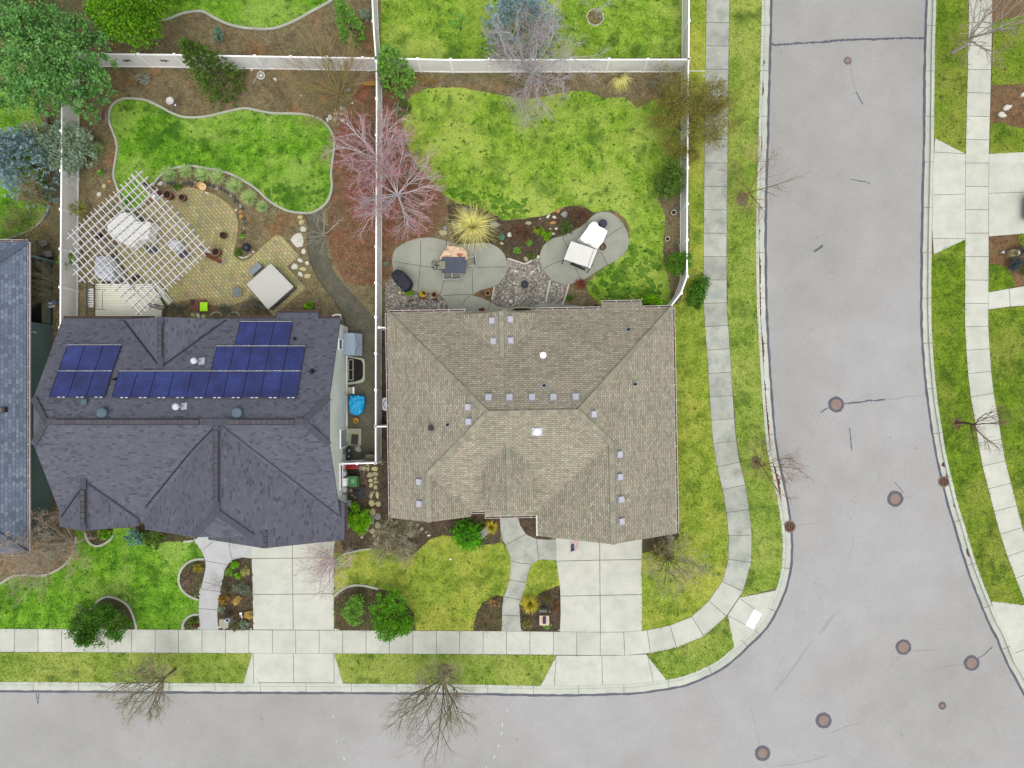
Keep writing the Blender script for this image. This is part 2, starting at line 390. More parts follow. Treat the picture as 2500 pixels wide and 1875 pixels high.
# ------------------------------------------------------------------ curves in photo pixels
def smooth(pts, n=6, closed=False):
    out = []; m = len(pts); rng = m if closed else m - 1
    for i in range(rng):
        g = (lambda k: pts[k % m]) if closed else (lambda k: pts[max(0, min(m - 1, k))])
        p0, p1, p2, p3 = g(i - 1), g(i), g(i + 1), g(i + 2)
        for k in range(n):
            t = k / n
            out.append(tuple(.5 * ((2 * p1[a]) + (-p0[a] + p2[a]) * t + (2 * p0[a] - 5 * p1[a] + 4 * p2[a] - p3[a]) * t * t + (-p0[a] + 3 * p1[a] - 3 * p2[a] + p3[a]) * t ** 3) for a in (0, 1)))
    if not closed: out.append(tuple(pts[-1]))
    return out
def offset(pts, d, closed=False):
    """shift a polyline by d pixels to its left hand as seen in the photo (y down)"""
    out = []; m = len(pts)
    for i in range(m):
        a = pts[(i - 1) % m] if closed else pts[max(0, i - 1)]; b = pts[(i + 1) % m] if closed else pts[min(m - 1, i + 1)]
        dx, dy = b[0] - a[0], b[1] - a[1]; L = math.hypot(dx, dy) or 1
        dd = d[i] if isinstance(d, (list, tuple)) else d
        out.append((pts[i][0] + dy / L * dd, pts[i][1] - dx / L * dd))
    return out
def resample(pts, step):
    out = [pts[0]]; acc = 0.
    for a, b in zip(pts, pts[1:]):
        L = math.hypot(b[0] - a[0], b[1] - a[1])
        while acc + L >= step:
            t = (step - acc) / L; a = (a[0] + (b[0] - a[0]) * t, a[1] + (b[1] - a[1]) * t); out.append(a)
            L = math.hypot(b[0] - a[0], b[1] - a[1]); acc = 0.
        acc += L
    out.append(pts[-1]); return out
def sheet(mb, pts, z, col=None):
    mb.poly([P(x, y, z) for x, y in ccw([(x, -y) for x, y in pts]) for x, y in [(x, -y)]], col)
def ribbon(mb, a, b, z, col=None):
    for i in range(len(a) - 1):
        q = [a[i], a[i + 1], b[i + 1], b[i]]
        sheet(mb, q, z, col)
def raised(mb, a, b, z0, z1, closed=False, col=None):
    n = len(a); rng = n if closed else n - 1
    for i in range(rng):
        j = (i + 1) % n
        A0, A1, B0, B1 = [P(*q, 0) for q in (a[i], a[j], b[i], b[j])]
        up = Vector((0, 0, z1)); lo = Vector((0, 0, z0))
        mb.poly([A0 + up, A1 + up, B1 + up, B0 + up], col)
        mb.poly([A0 + lo, A1 + lo, A1 + up, A0 + up], col); mb.poly([B1 + lo, B0 + lo, B0 + up, B1 + up], col)
        if not closed and i == 0: mb.poly([B0 + lo, A0 + lo, A0 + up, B0 + up], col)
        if not closed and i == rng - 1: mb.poly([A1 + lo, B1 + lo, B1 + up, A1 + up], col)
def strips(mb, segs, w, z):
    for s_ in segs:
        s2 = [tuple(q) for q in s_]
        ribbon(mb, offset(s2, w / 2), offset(s2, -w / 2), z)
def wob(pts, amp, step=5, seed=1, lo=.4):
    """ragged-width ribbon edges"""
    rr = random.Random(seed); q = resample(pts, step)
    return offset(q, [amp * rr.uniform(lo, 1.5) for _ in q]), offset(q, [-amp * rr.uniform(lo, 1.5) for _ in q])
# ================================================================== SETTING
ZR = -0.12
g = MB(); g.poly([(-600, -600, ZR - .012), (600, -600, ZR - .012), (600, 600, ZR - .012), (-600, 600, ZR - .012)])
struct('ground', g, L_east)
# kerb lines (dark seam between asphalt and gutter), photo pixels
KW = smooth([(1884, -160), (1883, 0), (1881, 105), (1879, 180), (1876, 256), (1875, 340), (1872, 430), (1869, 560), (1869, 600), (1871, 740), (1874, 800), (1878, 870), (1885, 980), (1893, 1070), (1901, 1120), (1917, 1195), (1930, 1275), (1934, 1340), (1930, 1395), (1919, 1440), (1904, 1476), (1885, 1514), (1854, 1553), (1802, 1602), (1764, 1633), (1721, 1655), (1668, 1675), (1599, 1687), (1550, 1693), (1500, 1695), (1362, 1698), (1241, 1696), (1120, 1694), (1000, 1693), (800, 1692), (500, 1691), (200, 1689), (0, 1688), (-200, 1688)], 4)
KE = smooth([(2262, -160), (2262, 0), (2259, 96), (2257, 230), (2256, 337), (2254, 430), (2251, 560), (2250, 650), (2249.5, 740), (2251, 812), (2255.5, 885), (2260, 933), (2265, 981), (2274, 1040), (2283, 1095), (2290, 1130), (2304, 1190), (2318, 1245), (2333, 1293), (2347, 1341), (2362, 1389), (2381, 1440), (2398, 1482), (2415, 1523), (2436, 1562), (2458, 1618), (2480, 1656), (2500, 1694), (2540, 1760), (2600, 1860), (2680, 1990)], 4)
r = MB()
sheet(r, [(1884, -160)] + KW + [(-200, 2300), (2800, 2300), (2680, 1990)] + KE[::-1], ZR)
struct('road', r, ROAD)
# soil blocks of the two plots (yard level)
back = offset(KW, -22.5); s1 = MB()   # left of travel = east; yards lie to the west (negative)
sheet(s1, [(-600, -400), (1862, -400)] + back + [(-600, 1665)], -.006)
struct('soil', s1, SOIL)
eb = offset(KE, 24); s2 = MB(); sheet(s2, eb + [(3200, 1990), (3200, -400), (2288, -400)], -.006)
struct('soil', s2, MULCH_E)
def kerb(K, sgn, name):
    t = MB(); ribbon(t, *[offset(q, sgn * 0) for q in wob(K, 2.6, 14, 3, .75)], ZR + .012); struct('tar_seam', t, TAR)
    gq = MB(); a, b = offset(K, sgn * -1.0), offset(K, sgn * -16.5)
    acc = 0; seg = 0; rr = random.Random(4)
    c = .97
    for i in range(len(K) - 1):
        L = math.hypot(K[i + 1][0] - K[i][0], K[i + 1][1] - K[i][1]); acc += L
        if acc > 110: acc = 0; c = rr.uniform(.9, 1.04)
        sheet(gq, [a[i], a[i + 1], b[i + 1], b[i]], ZR + .008, (c, c, c))
    struct('gutter_pan', gq, CURB)
    k = MB(); raised(k, offset(K, sgn * -16.5), offset(K, sgn * -23.5), ZR - .01, .03); struct('kerb', k, CURB)
    j = MB()
    for p in resample(K, 111)[2:-1]:
        i = min(range(len(K) - 1), key=lambda q: abs(K[q][0] - p[0]) + abs(K[q][1] - p[1]))
        dx, dy = K[i + 1][0] - K[i][0], K[i + 1][1] - K[i][1]; L = math.hypot(dx, dy); nx, ny = dy / L, -dx / L
        strips(j, [[(p[0] - sgn * nx * 1.5, p[1] - sgn * ny * 1.5), (p[0] - sgn * nx * 16.3, p[1] - sgn * ny * 16.3)]], 1.0, ZR + .014)
        strips(j, [[(p[0] - sgn * nx * 17, p[1] - sgn * ny * 17), (p[0] - sgn * nx * 23.3, p[1] - sgn * ny * 23.3)]], .9, .036)
    # dark line where gutter meets kerb
    ribbon(j, offset(K, sgn * -15.6), offset(K, sgn * -17.0), ZR + .016)
    struct('kerb_joint', j, JOINT)
kerb(KW, 1, 'w'); kerb(KE, -1, 'e')
# leaf litter lying in the gutters
lt = MB()
def near(K, y0, y1): return [p for p in K if y0 <= p[1] <= y1 and p[0] > 1800]
lk = near(KW, 560, 1110)
w1 = []; w2 = []; rr = random.Random(8)
for p in resample(offset(lk, -16.2), 4):
    w1.append((p[0] - .5, p[1])); w2.append((p[0] + max(.4, 2.6 + 2.2 * math.sin(p[1] * .05) * math.sin(p[1] * .013) + rr.uniform(-1.2, 1.4)), p[1]))
ribbon(lt, w1, w2, ZR + .02)
for (K, sg, y0, y1, wd) in ((KW, 1, 1110, 1230, 7), (KW, 1, 190, 240, 4), (KW, 1, 10, 40, 3), (KW, 1, 130, 165, 4), (KW, 1, 300, 400, 2.5), (KE, -1, 1118, 1145, 8), (KE, -1, 1155, 1200, 10), (KE, -1, 1220, 1245, 4), (KE, -1, 1290, 1305, 5), (KE, -1, 1325, 1370, 9), (KE, -1, 250, 270, 2), (KE, -1, 400, 470, 1.5)):
    q = [p for p in offset(K, -16.2 * sg) if y0 <= p[1] <= y1 and p[0] > 1700]
    if len(q) < 2: continue
    q = resample(q, 3); m = len(q)
    ribbon(lt, q, offset(q, [sg * wd * math.sin(PI * (i + .4) / m) * rr.uniform(.5, 1.2) for i in range(m)]), ZR + .022)
struct('leaf_litter', lt, DRYLEAF, 'stuff')
# pavements: separate slabs on a dark base
def walk(inner, w, step, name, z, mat, gap=1.1, start=0, rmin=.86, seed=2, skip=None):
    q = resample(smooth(inner, 8), step); o = offset(q, w); m = MB(); mB = MB(); base = MB(); rr = random.Random(seed)
    ribbon(base, offset(q, -.6), offset(q, w + (.6 if w > 0 else -.6)), z - .004)
    sub = 4
    for i in range(len(q) - 1):
        ta = gap / step / 2; c = rr.uniform(rmin, 1.03); col = (c, c, c * rr.uniform(.98, 1.0))
        f = lambda a, b, t: (a[0] + (b[0] - a[0]) * t, a[1] + (b[1] - a[1]) * t)
        if isinstance(mat, tuple) and q[i][1] > mat[2]: c = rr.uniform(.92, 1.03); col = (c, c, c)
        sheet(mB if isinstance(mat, tuple) and q[i][1] > mat[2] else m, [f(q[i], q[i + 1], ta), f(q[i], q[i + 1], 1 - ta), f(o[i], o[i + 1], 1 - ta), f(o[i], o[i + 1], ta)], z, col)
    struct(name, base, JOINT)
    if isinstance(mat, tuple): struct(name, m, mat[0]); struct(name, mB, mat[1])
    else: struct(name, m, mat)
WIN = [(1724, -60), (1725, 0), (1722, 180), (1720, 400), (1718, 600), (1718, 700), (1719, 759), (1728, 885), (1735, 1005), (1741, 1078), (1747, 1126), (1760, 1172), (1771, 1235), (1777, 1281), (1780, 1329), (1777, 1377), (1770, 1404), (1753, 1438), (1729, 1469), (1700, 1496), (1683, 1509), (1645, 1524), (1605, 1535), (1548, 1542), (1500, 1544), (1400, 1543), (1250, 1541.5), (1000, 1540), (500, 1538), (250, 1536.5), (0, 1535.5), (-120, 1535)]
walk(WIN, 56, 57.2, 'pavement', .03, (CONC_W, CONC, 1400), seed=6)
WE = [(2366, -60), (2366, 0), (2364, 120), (2360, 289), (2358, 374), (2357, 500), (2357, 640), (2356, 780), (2358.5, 836), (2364, 918), (2372, 981), (2381, 1029), (2394, 1115), (2403, 1153), (2417, 1208), (2432, 1266), (2446, 1317), (2466, 1375), (2485, 1425), (2502, 1468), (2530, 1540)]
walk(WE, 56.5, 57.2, 'pavement', .03, CONC, seed=9, rmin=.94)
def patch(name, pts, z, mat, joints=(), jw=1.3, sm=0, closed=True, col=None):
    q = smooth(pts, sm, True) if sm else pts
    m = MB(); sheet(m, q, z, col); struct(name, m, mat)
    if joints:
        j = MB(); strips(j, joints, jw, z + .004); struct('joint', j, JOINT)
# driveways and aprons
patch('driveway', [(614, 1300), (820, 1300), (814.6, 1345), (814.6, 1500), (815, 1538), (618, 1537), (617.5, 1480), (614.5, 1360)], .024, CONC, [[(713, 1312), (716, 1537)], [(614, 1363.5), (816, 1362)], [(617, 1451.5), (815, 1449.5)]])
patch('driveway', [(616, 1594), (816, 1594.8), (838, 1671), (594, 1670)], .02, CONC, [[(716, 1594), (717, 1670)], [(618, 1594), (619, 1672)], [(815, 1595), (816, 1672)], [(629, 1666), (816, 1667)]], 1.0)
patch('driveway', [(1357, 1300), (1568, 1300), (1566, 1400), (1567.5, 1500), (1566.5, 1542.5), (1367, 1543), (1369, 1500), (1368, 1440), (1359, 1372)], .024, CONC, [[(1464, 1316), (1465, 1455), (1466, 1543)], [(1358, 1370), (1464, 1367.5), (1567, 1366)], [(1368, 1455.5), (1567, 1451.5)]])
patch('driveway', [(1359, 1600.5), (1420, 1601), (1500, 1601), (1577, 1597.5), (1628, 1662), (1597, 1667), (1490, 1674), (1319, 1676)], .02, CONC, [[(1469.5, 1601), (1471, 1674)], [(1358, 1601), (1353, 1675)], [(1581, 1599), (1596, 1667)]], 1.0)
patch('driveway', [(2283, 337.5), (2358, 376), (2358, 584), (2280, 620.6), (2276, 560), (2279, 400)], .02, CONC, [[(2279, 476), (2357, 473.5)], [(2281, 371), (2357, 375.5)], [(2277, 582), (2357, 583)]], 1.0)
patch('driveway', [(2414, 376), (2500, 371), (2900, 352), (2900, 548), (2500, 570), (2414, 577)], .024, CONC, [[(2414, 472), (2500, 469), (2700, 461)], [(2414, 377), (2414, 577)]], 1.0)
patch('driveway', [(2421, 1468), (2500, 1477.5), (2640, 1492), (2800, 1990), (2715, 1990)] + [p for p in offset(KE, 24)[::-1] if 1480 < p[1] < 1980], .02, CONC, [[(2478, 1595), (2500, 1586), (2560, 1562)]], 1.0)
# corner kerb ramp
kb = [p for p in offset(KW, -22.6) if p[0] > 1790 and 1438 < p[1] < 1592]
patch('kerb_ramp', [(1806, 1459)] + kb + [(1794, 1587), (1777, 1502)], .022, CONC, [[(1778, 1503), (1840, 1537), (1852, 1548)], [(1808, 1462), (1842, 1487)]], 1.0)
tp = MB(); tp.prism([P(*q)[:2] for q in ((1841, 1487), (1860, 1499), (1839, 1536.5), (1819, 1525.6))], .02, .034)
tb = MB()
for i in range(9):
    for j in range(5):
        a = Vector((1841, 1487)).lerp(Vector((1819, 1525.6)), (i + .5) / 9); b = Vector((1860, 1499)).lerp(Vector((1839, 1536.5)), (i + .5) / 9); c = a.lerp(b, (j + .5) / 5)
        tb.lathe(P(c.x, c.y, .033), [(.03, 0), (.022, .008)], 8)
tp.v, tp.f, tp.c = tp.v + tb.v, tp.f + [tuple(i + len(tp.v) for i in f) for f in tb.f], tp.c + tb.c
tr_ = thing('tactile_plate', 'white rectangular tactile plate set into the kerb ramp at the street corner', 'tactile plate', P(1839, 1512, .02)); part('plate', tp, flat('plate_white', (.7, .7, .7, 1), .6, .1, 4), tr_)
# footpaths
patch('footpath', A(380, 1280, [(520, 60), (560, 240), (660, 380), (720, 530), (725, 600), (710, 700), (680, 830), (640, 1000), (625, 1150), (625, 1300), (637, 1525), (905, 1525), (905, 1500), (890, 1300), (915, 1050), (960, 850), (1000, 660), (1050, 570), (1130, 510), (1250, 480), (1390, 495), (1390, 60)], 5.924), .022, CONC_B,
      [A(380, 1280, s, 5.924) for s in ([(670, 380), (840, 240)], [(1060, 280), (1095, 490)], [(730, 530), (1030, 585)], [(690, 830), (870, 880), (950, 905)], [(650, 935), (930, 975)], [(630, 1220), (890, 1235)])], 1.0)
PATH2L = [(1220.6, 1250), (1220.6, 1264), (1222, 1293), (1226.6, 1317), (1235, 1331), (1245, 1355.5), (1247, 1372), (1245.4, 1411), (1237.5, 1437.5), (1230, 1457), (1226.6, 1476), (1225.4, 1541)]
PATH2R = [(1265, 1250), (1265, 1264), (1270, 1283), (1284.5, 1305), (1308.6, 1316), (1337.5, 1318), (1357, 1317), (1359, 1369), (1342, 1366), (1318, 1366), (1301, 1375), (1292, 1389), (1287, 1408.6), (1282, 1437.5), (1272.4, 1461.6), (1267.6, 1476), (1269.5, 1511), (1272, 1541)]
patch('footpath', PATH2L + PATH2R[::-1], .022, CONC_W, [[(1235, 1330), (1283, 1305)], [(1310, 1318), (1315, 1365)], [(1248, 1369), (1270, 1375), (1295, 1377)], [(1246, 1416), (1283, 1422)], [(1231, 1457), (1269, 1464)], [(1226, 1501.5), (1269, 1504)]], 1.2)
patch('footpath', [(2412, 714), (2500, 699), (2640, 672), (2640, 730), (2500, 746), (2467, 748), (2412, 755.6)], .022, CONC, [[(2464, 705), (2467, 748)]], 1.0)
# lawns -------------------------------------------------------------
LAWNS = []
def rag(q, amp=1.3, seed=1):
    rr = random.Random(seed + int(q[0][0])); r_ = resample(list(q) + [q[0]], 4.5)[:-1]; ph = rr.random() * 9
    return offset(r_, [amp * (rr.gauss(0, .55) + .8 * math.sin(i * .7 + ph) * math.sin(i * .23)) for i in range(len(r_))], True)
def lawn(pts, mat, z=.012, sm=0, dens=110):
    q = rag(smooth(pts, sm, True) if sm else pts)
    m = MB(); sheet(m, q, z); struct('lawn', m, mat); LAWNS.append((q, mat, z, dens))
KID = A(0, 0, [(1170, 1640), (1190, 1500), (1165, 1380), (1115, 1250), (1110, 1150), (1150, 1060), (1230, 1010), (1320, 1000), (1470, 1015), (1600, 1070), (1750, 1150), (1880, 1190), (2074, 1185)]) + A(500, 0, [(200, 1140), (400, 1100), (550, 1125), (700, 1150), (950, 1155), (1130, 1190), (1230, 1260), (1300, 1370), (1315, 1470), (1298, 1600)]) + A(500, 400, [(1280, 100), (1290, 230), (1260, 350), (1200, 430), (1100, 490), (1000, 500), (850, 480), (720, 420), (620, 350), (540, 270), (440, 200), (300, 120), (150, 70), (0, 45)]) + A(0, 400, [(1950, 25), (1800, 40), (1700, 70), (1620, 130), (1560, 210), (1510, 320), (1440, 430), (1340, 460), (1245, 440), (1220, 350), (1190, 240), (1155, 120)])
KIDS = smooth(KID, 4, True); lawn(KIDS, L_green)
lawn([(360, -90), (383, 50.6), (410, 48), (446, 34), (482, 28), (500, 31), (536, 50.6), (572, 64), (620, 71), (669, 70), (717, 53), (765, 26.5), (811, 0), (850, -90)], L_green)
lawn([(-300, 215), (20, 212), (80, 240), (105, 300), (100, 350), (118, 465), (125, 484), (120, 506), (106, 535), (80, 559), (48, 573), (0, 586), (-300, 600)], L_green)
lawn([(-300, 1537), (487, 1537), (487, 1500), (485, 1474), (495, 1420), (502, 1381), (491, 1344), (474, 1318), (460, 1290), (180, 1290), (186, 1322), (178, 1353), (157, 1380), (125, 1399), (96, 1405), (60, 1402.5), (31, 1407), (0, 1425), (-300, 1520)], L_green)
lawn([(928, -300), (1700, -300), (1662, 141), (1000, 147), (930, 144)], L_back)
LB2 = [(996, 246), (1024, 224), (1058, 214.6), (1120, 214), (1157, 220.6), (1217, 230), (1289, 241), (1357, 229), (1410, 222), (1446, 228), (1480, 240), (1500, 238), (1560, 240), (1640, 250), (1676, 300), (1678, 400), (1672, 476), (1606, 488), (1618, 491), (1623, 530), (1619, 617), (1630, 677), (1642, 706), (1630, 745), (1572, 752), (1465, 745), (1441, 720), (1433, 704), (1441, 684), (1480, 652), (1500, 640), (1536, 590), (1530, 540), (1500, 515), (1470, 515), (1448, 518), (1429, 506), (1390, 502.5), (1350, 518), (1320, 528), (1289, 532.6), (1253, 536), (1227, 538), (1212, 525), (1160, 505), (1120, 496), (1080, 472), (1055, 443), (1020, 405), (1000, 370), (984, 300)]
lawn(LB2, L_back, sm=3)
lawn([(815, 1350), (830, 1352), (870, 1345), (907, 1340), (960, 1350), (1000, 1360), (1024, 1341), (1048, 1317), (1080, 1305), (1110, 1308), (1140, 1330), (1178, 1331), (1222, 1324), (1236, 1331), (1246, 1356), (1248, 1372), (1246, 1411), (1239, 1437), (1231, 1457), (1228, 1476), (1226, 1540), (815, 1540)], L_yell)
lawn([(1318, 1366), (1342, 1366), (1359, 1372), (1367, 1430), (1300, 1470), (1268, 1480), (1272, 1461), (1282, 1437), (1287, 1408), (1292, 1389), (1301, 1375)], L_yell)
lawn([(1630, 752), (1650, 1305), (1568, 1322), (1566, 1401), (1567.5, 1500), (1566, 1542), (1605, 1535), (1645, 1524), (1683, 1509), (1729, 1469), (1753, 1438), (1770, 1404), (1777, 1377), (1780, 1329), (1777, 1281), (1771, 1235), (1760, 1172), (1746, 1105), (1741, 1078), (1735, 1005), (1728, 885), (1719, 759), (1718, 640), (1719, 500), (1722, 250), (1725, -200), (1684, -200), (1682, 160), (1681, 400), (1679, 640), (1662, 735)], L_yell)
lawn([(1782, -200), (1780, 100), (1776, 400), (1774, 640), (1776, 754), (1783, 885), (1792, 981), (1799, 1078), (1813, 1167), (1823, 1225), (1831, 1269), (1836, 1317), (1833, 1360), (1823, 1411), (1806, 1459)] + [p for p in offset(KW, -20)[::-1] if p[1] < 1440 and p[0] > 1700], L_strip)
lawn([(-300, 1592), (616, 1594), (594, 1670), (-300, 1668)], L_strip)
lawn([(816, 1594.5), (1359, 1600), (1319, 1677), (838, 1671)], L_strip)
lawn([(1577, 1598), (1613, 1588), (1664, 1574), (1710, 1553), (1760, 1510), (1777, 1502), (1795, 1588)] + [p for p in offset(KW, -21) if 1625 < p[0] < 1796 and p[1] > 1580] + [(1628, 1662)], L_strip)
lawn([p for p in offset(KE, 21) if p[1] < 338] + [(2283, 337.5), (2358, 376), (2361, 289), (2364, 120), (2366, -200)], L_east)
lawn([(2280, 620.6), (2357.5, 584)] + [(x, y) for x, y in WE if y > 600 and y < 1470] + [(2505, 1478), (2421, 1468)] + [p for p in offset(KE, 21)[::-1] if 625 < p[1] < 1466], L_east)
lawn([(2425, 52), (2500, 36), (2700, -5), (2700, 210), (2480, 205), (2422, 208)], L_east)
lawn([(2419, 302), (2450, 300), (2480, 312), (2700, 300), (2700, 360), (2500, 371), (2417, 376)], L_east)
lawn([(2413.5, 642), (2441, 646), (2463, 660), (2475, 680), (2478.5, 701), (2412, 713)], L_east)
lawn([(2488, 572), (2700, 555), (2700, 640), (2520, 606), (2492, 600)], L_east)
lawn([(2412, 757), (2467, 750), (2500, 747), (2640, 730), (2640, 1500), (2586, 1540), (2541, 1425), (2502, 1317), (2473, 1208), (2450, 1115), (2437, 1029), (2428, 981), (2420, 918), (2415, 846)], L_east)
# beds on top of lawns
CHIP = flat('dry_chips', (.9, .9, .9, 1), .9, .1, 5, tint=True)
PAL_B = [sr(150, 122, 86), sr(120, 88, 60), sr(94, 72, 54), sr(176, 150, 110), sr(128, 118, 78), sr(150, 96, 60)]
PAL_R = [sr(160, 84, 62), sr(186, 124, 88), sr(120, 86, 66), sr(178, 148, 112), sr(186, 96, 64), sr(150, 124, 92)]
def scatter(q, z, dens, pal, size=.07, dz=.003, name='fallen_leaves'):
    xs = [a for a, b in q]; ys = [b for a, b in q]; x0, x1, y0, y1 = max(min(xs), -20), min(max(xs), 2520), max(min(ys), -20), min(max(ys), 1895)
    n = int(max(0, x1 - x0) * max(0, y1 - y0) * S * S * dens)
    if n < 4: return
    X = NR.uniform(x0, x1, n); Y = NR.uniform(y0, y1, n); ins = np.zeros(n, bool)
    for (ax, ay), (bx, by) in zip(q, q[1:] + q[:1]):
        if ay == by: continue
        ins ^= ((ay > Y) != (by > Y)) & (X < (bx - ax) * (Y - ay) / (by - ay) + ax)
    X, Y = X[ins], Y[ins]; n = len(X)
    if n < 4: return
    C = np.stack([(X - 1250) * S, (937.5 - Y) * S, z + NR.uniform(.001, dz, n)], 1); a = NR.uniform(0, 2 * PI, n); L = NR.uniform(.5, 1.3, (n, 1)) * size
    u = np.stack([np.cos(a), np.sin(a), np.zeros(n)], 1) * L / 2; w = np.stack([-np.sin(a), np.cos(a), np.zeros(n)], 1) * L * NR.uniform(.15, .35, (n, 1))
    V = np.stack([C - u, C + w * np.array([-1, -1, 1]) * -1, C + u, C - w], 1); V = np.stack([C - u, C - w, C + u, C + w], 1).reshape(-1, 3)
    P_ = np.array([p[:3] for p in pal]); T = P_[NR.randint(0, len(pal), n)] * NR.uniform(.7, 1.3, (n, 1)) / .9
    m = MB(); m.arrays(V, np.arange(n * 4).reshape(n, 4), T); struct(name, m, CHIP, 'stuff')
def bed(pts, mat, z=.018, sm=4):
    scatter(list(smooth(pts, sm, True) if sm else pts), z, 26, PAL_R if mat is LITTER else PAL_B, .075)
    patch('garden_bed', rag(smooth(pts, sm, True) if sm else pts), z, mat)
bed(A(380, 1280, [(715, 515), (600, 512), (500, 540), (420, 600), (365, 690), (345, 780), (355, 870), (405, 960), (495, 1030), (622, 1085), (642, 1000), (685, 830), (712, 700), (724, 600)], 5.924), MULCH_D, sm=0)
bed(A(380, 1280, [(625, 1305), (550, 1312), (470, 1350), (415, 1420), (395, 1522), (636, 1522)], 5.924), MULCH_D, sm=0)
bed([(196, 1513.6), (226, 1485), (244, 1466), (265, 1458), (289, 1463), (311, 1478), (323, 1497), (331, 1523), (333, 1537), (193, 1537)], MULCH_D, sm=0)
bed([(200, 1285), (208.5, 1302), (217, 1322), (234, 1332), (253, 1328), (270, 1316), (277, 1285)], MULCH_D, sm=0)
bed([(330, 1280), (330, 1300), (350, 1318), (380, 1325), (420, 1322), (452, 1322), (475, 1318), (472, 1285)], MULCH_D, sm=0)
bed(A(380, 1280, [(1392, 497), (1250, 482), (1130, 512), (1050, 572), (1002, 662), (962, 852), (917, 1052), (892, 1300), (907, 1500), (932, 1522), (1410, 1522), (1402, 1000)], 5.924), MULCH_D, .026, 0)
bed([(816, 1454), (837.5, 1437.5), (861.6, 1429), (886, 1429), (910, 1434), (946, 1442), (985, 1462), (1010, 1500), (1016, 1541), (816, 1541)], MULCH_D, sm=0)
bed([(1156.5, 1541), (1157.6, 1521), (1163.5, 1496.4), (1175, 1477.6), (1193, 1463.5), (1210.5, 1454), (1229, 1455), (1227, 1479), (1225, 1541)], MULCH_D, sm=0)
bed([(1366, 1429), (1333, 1440), (1316, 1449), (1300, 1466), (1290, 1480), (1268, 1478), (1269.5, 1511), (1272, 1542), (1366, 1542), (1369, 1500)], MULCH_D, sm=0)
bed([(1265, 1258), (1270, 1283), (1284.5, 1305), (1308.6, 1316), (1337.5, 1319), (1345, 1316), (1345, 1250)], MULCH_D, sm=0)
bed([(930, 1255), (930, 1330), (1000, 1362), (1024, 1341), (1048, 1318), (1080, 1306), (1110, 1309), (1140, 1331), (1178, 1331), (1222, 1323), (1221, 1250)], MULCH_D, sm=0)
bed([(1560, 1318), (1568, 1322), (1567, 1352), (1610, 1340), (1655, 1318), (1660, 1290), (1560, 1290)], MULCH_D, sm=0)
bed([(848, 1128), (960, 1128), (960, 1330), (905, 1340), (838, 1350), (830, 1310), (848, 1290)], MULCH_D, .015, sm=0)
bed([(924, 795), (952, 795), (957, 1127), (924, 1127)], MULCH_D, sm=0)
bed([(860, 240), (915, 165), (950, 165), (965, 230), (968, 290), (985, 370), (1010, 410), (1050, 446), (1080, 472), (1090, 520), (1060, 570), (1000, 590), (965, 600), (955, 640), (935, 690), (850, 690), (810, 620), (800, 540), (815, 420), (822, 330)], LITTER, .006, 3)
bed([(1090, 500), (1120, 497), (1160, 506), (1212, 526), (1227, 539), (1253, 537), (1289, 533), (1320, 529), (1350, 519), (1390, 503), (1429, 507), (1447, 519), (1466, 520), (1440, 560), (1340, 600), (1320, 640), (1282, 650), (1238, 640), (1200, 600), (1110, 600)], MULCH_D, .016, 0)
def moss(q, n, r0, r1, seed, z=.0124):
    rr = random.Random(seed); xs = [a for a, b in q]; ys = [b for a, b in q]; m = MB(); k = 0
    for _ in range(n * 6):
        if k >= n: break
        x, y = rr.uniform(min(xs), max(xs)), rr.uniform(min(ys), max(ys)); ins = False
        for (ax, ay), (bx, by) in zip(q, list(q[1:]) + [q[0]]):
            if (ay > y) != (by > y) and x < (bx - ax) * (y - ay) / (by - ay) + ax: ins = not ins
        if not ins: continue
        r_ = rr.uniform(r0, r1); c = 11; a0 = rr.random(); w_ = [rr.uniform(.35, 1.25) for _ in range(c)]
        blob = [(x + math.cos(a0 + 2 * PI * i / c) * r_ * w_[i] * 1.2, y + math.sin(a0 + 2 * PI * i / c) * r_ * w_[i]) for i in range(c)]
        sheet(m, blob, z + k * .00007); k += 1
    struct('moss_patches', m, L_dark, 'stuff')
moss([(1441, 684), (1462, 664), (1500, 640), (1540, 600), (1580, 596), (1610, 640), (1620, 690), (1608, 735), (1572, 743), (1465, 738), (1440, 706)], 110, 3, 11, 5)
moss([(1078, 466), (1110, 458), (1160, 470), (1200, 466), (1240, 486), (1290, 482), (1300, 505), (1288, 522), (1253, 528), (1227, 529), (1212, 516), (1160, 496), (1120, 488)], 70, 3, 9, 6)
moss([(640, 460), (690, 450), (740, 470), (790, 460), (796, 488), (766, 506), (740, 510), (706, 505), (672, 488)], 60, 3, 9, 7)
moss(LB2[1:], 150, 1.5, 4.5, 8); moss(KID[::2], 90, 1.5, 4.5, 9)
bed([(1606, 480), (1679, 480), (1676, 690), (1640, 740), (1634, 690), (1622, 617), (1626, 530)], SOIL, .017, 3)
bed([(1385, 694), (1433, 690), (1433, 706), (1441, 720), (1465, 745), (1474, 762), (1374, 764), (1376, 740)], SOIL, .016, 0)
bed([(1150, 721), (1171, 710), (1206, 700), (1201, 733), (1172, 726)], LITTER, .02, 0)
bed([(1440, 160), (1590, 160), (1592, 240), (1556, 262), (1530, 240), (1500, 232), (1440, 222)], SOIL, .014, 3)
scatter([(155, 165), (916, 165), (916, 785), (840, 785), (740, 530), (640, 640), (560, 560), (400, 470), (200, 690), (155, 690)], -.003, 34, PAL_B, .07, .010)
scatter([(360, 40), (800, 40), (905, -20), (905, 130), (240, 130), (240, 60)], -.003, 34, PAL_B, .07, .010)
scatter([(820, 300), (916, 180), (916, 700), (860, 690), (800, 600), (800, 500)], .006, 70, PAL_R, .075, .005)
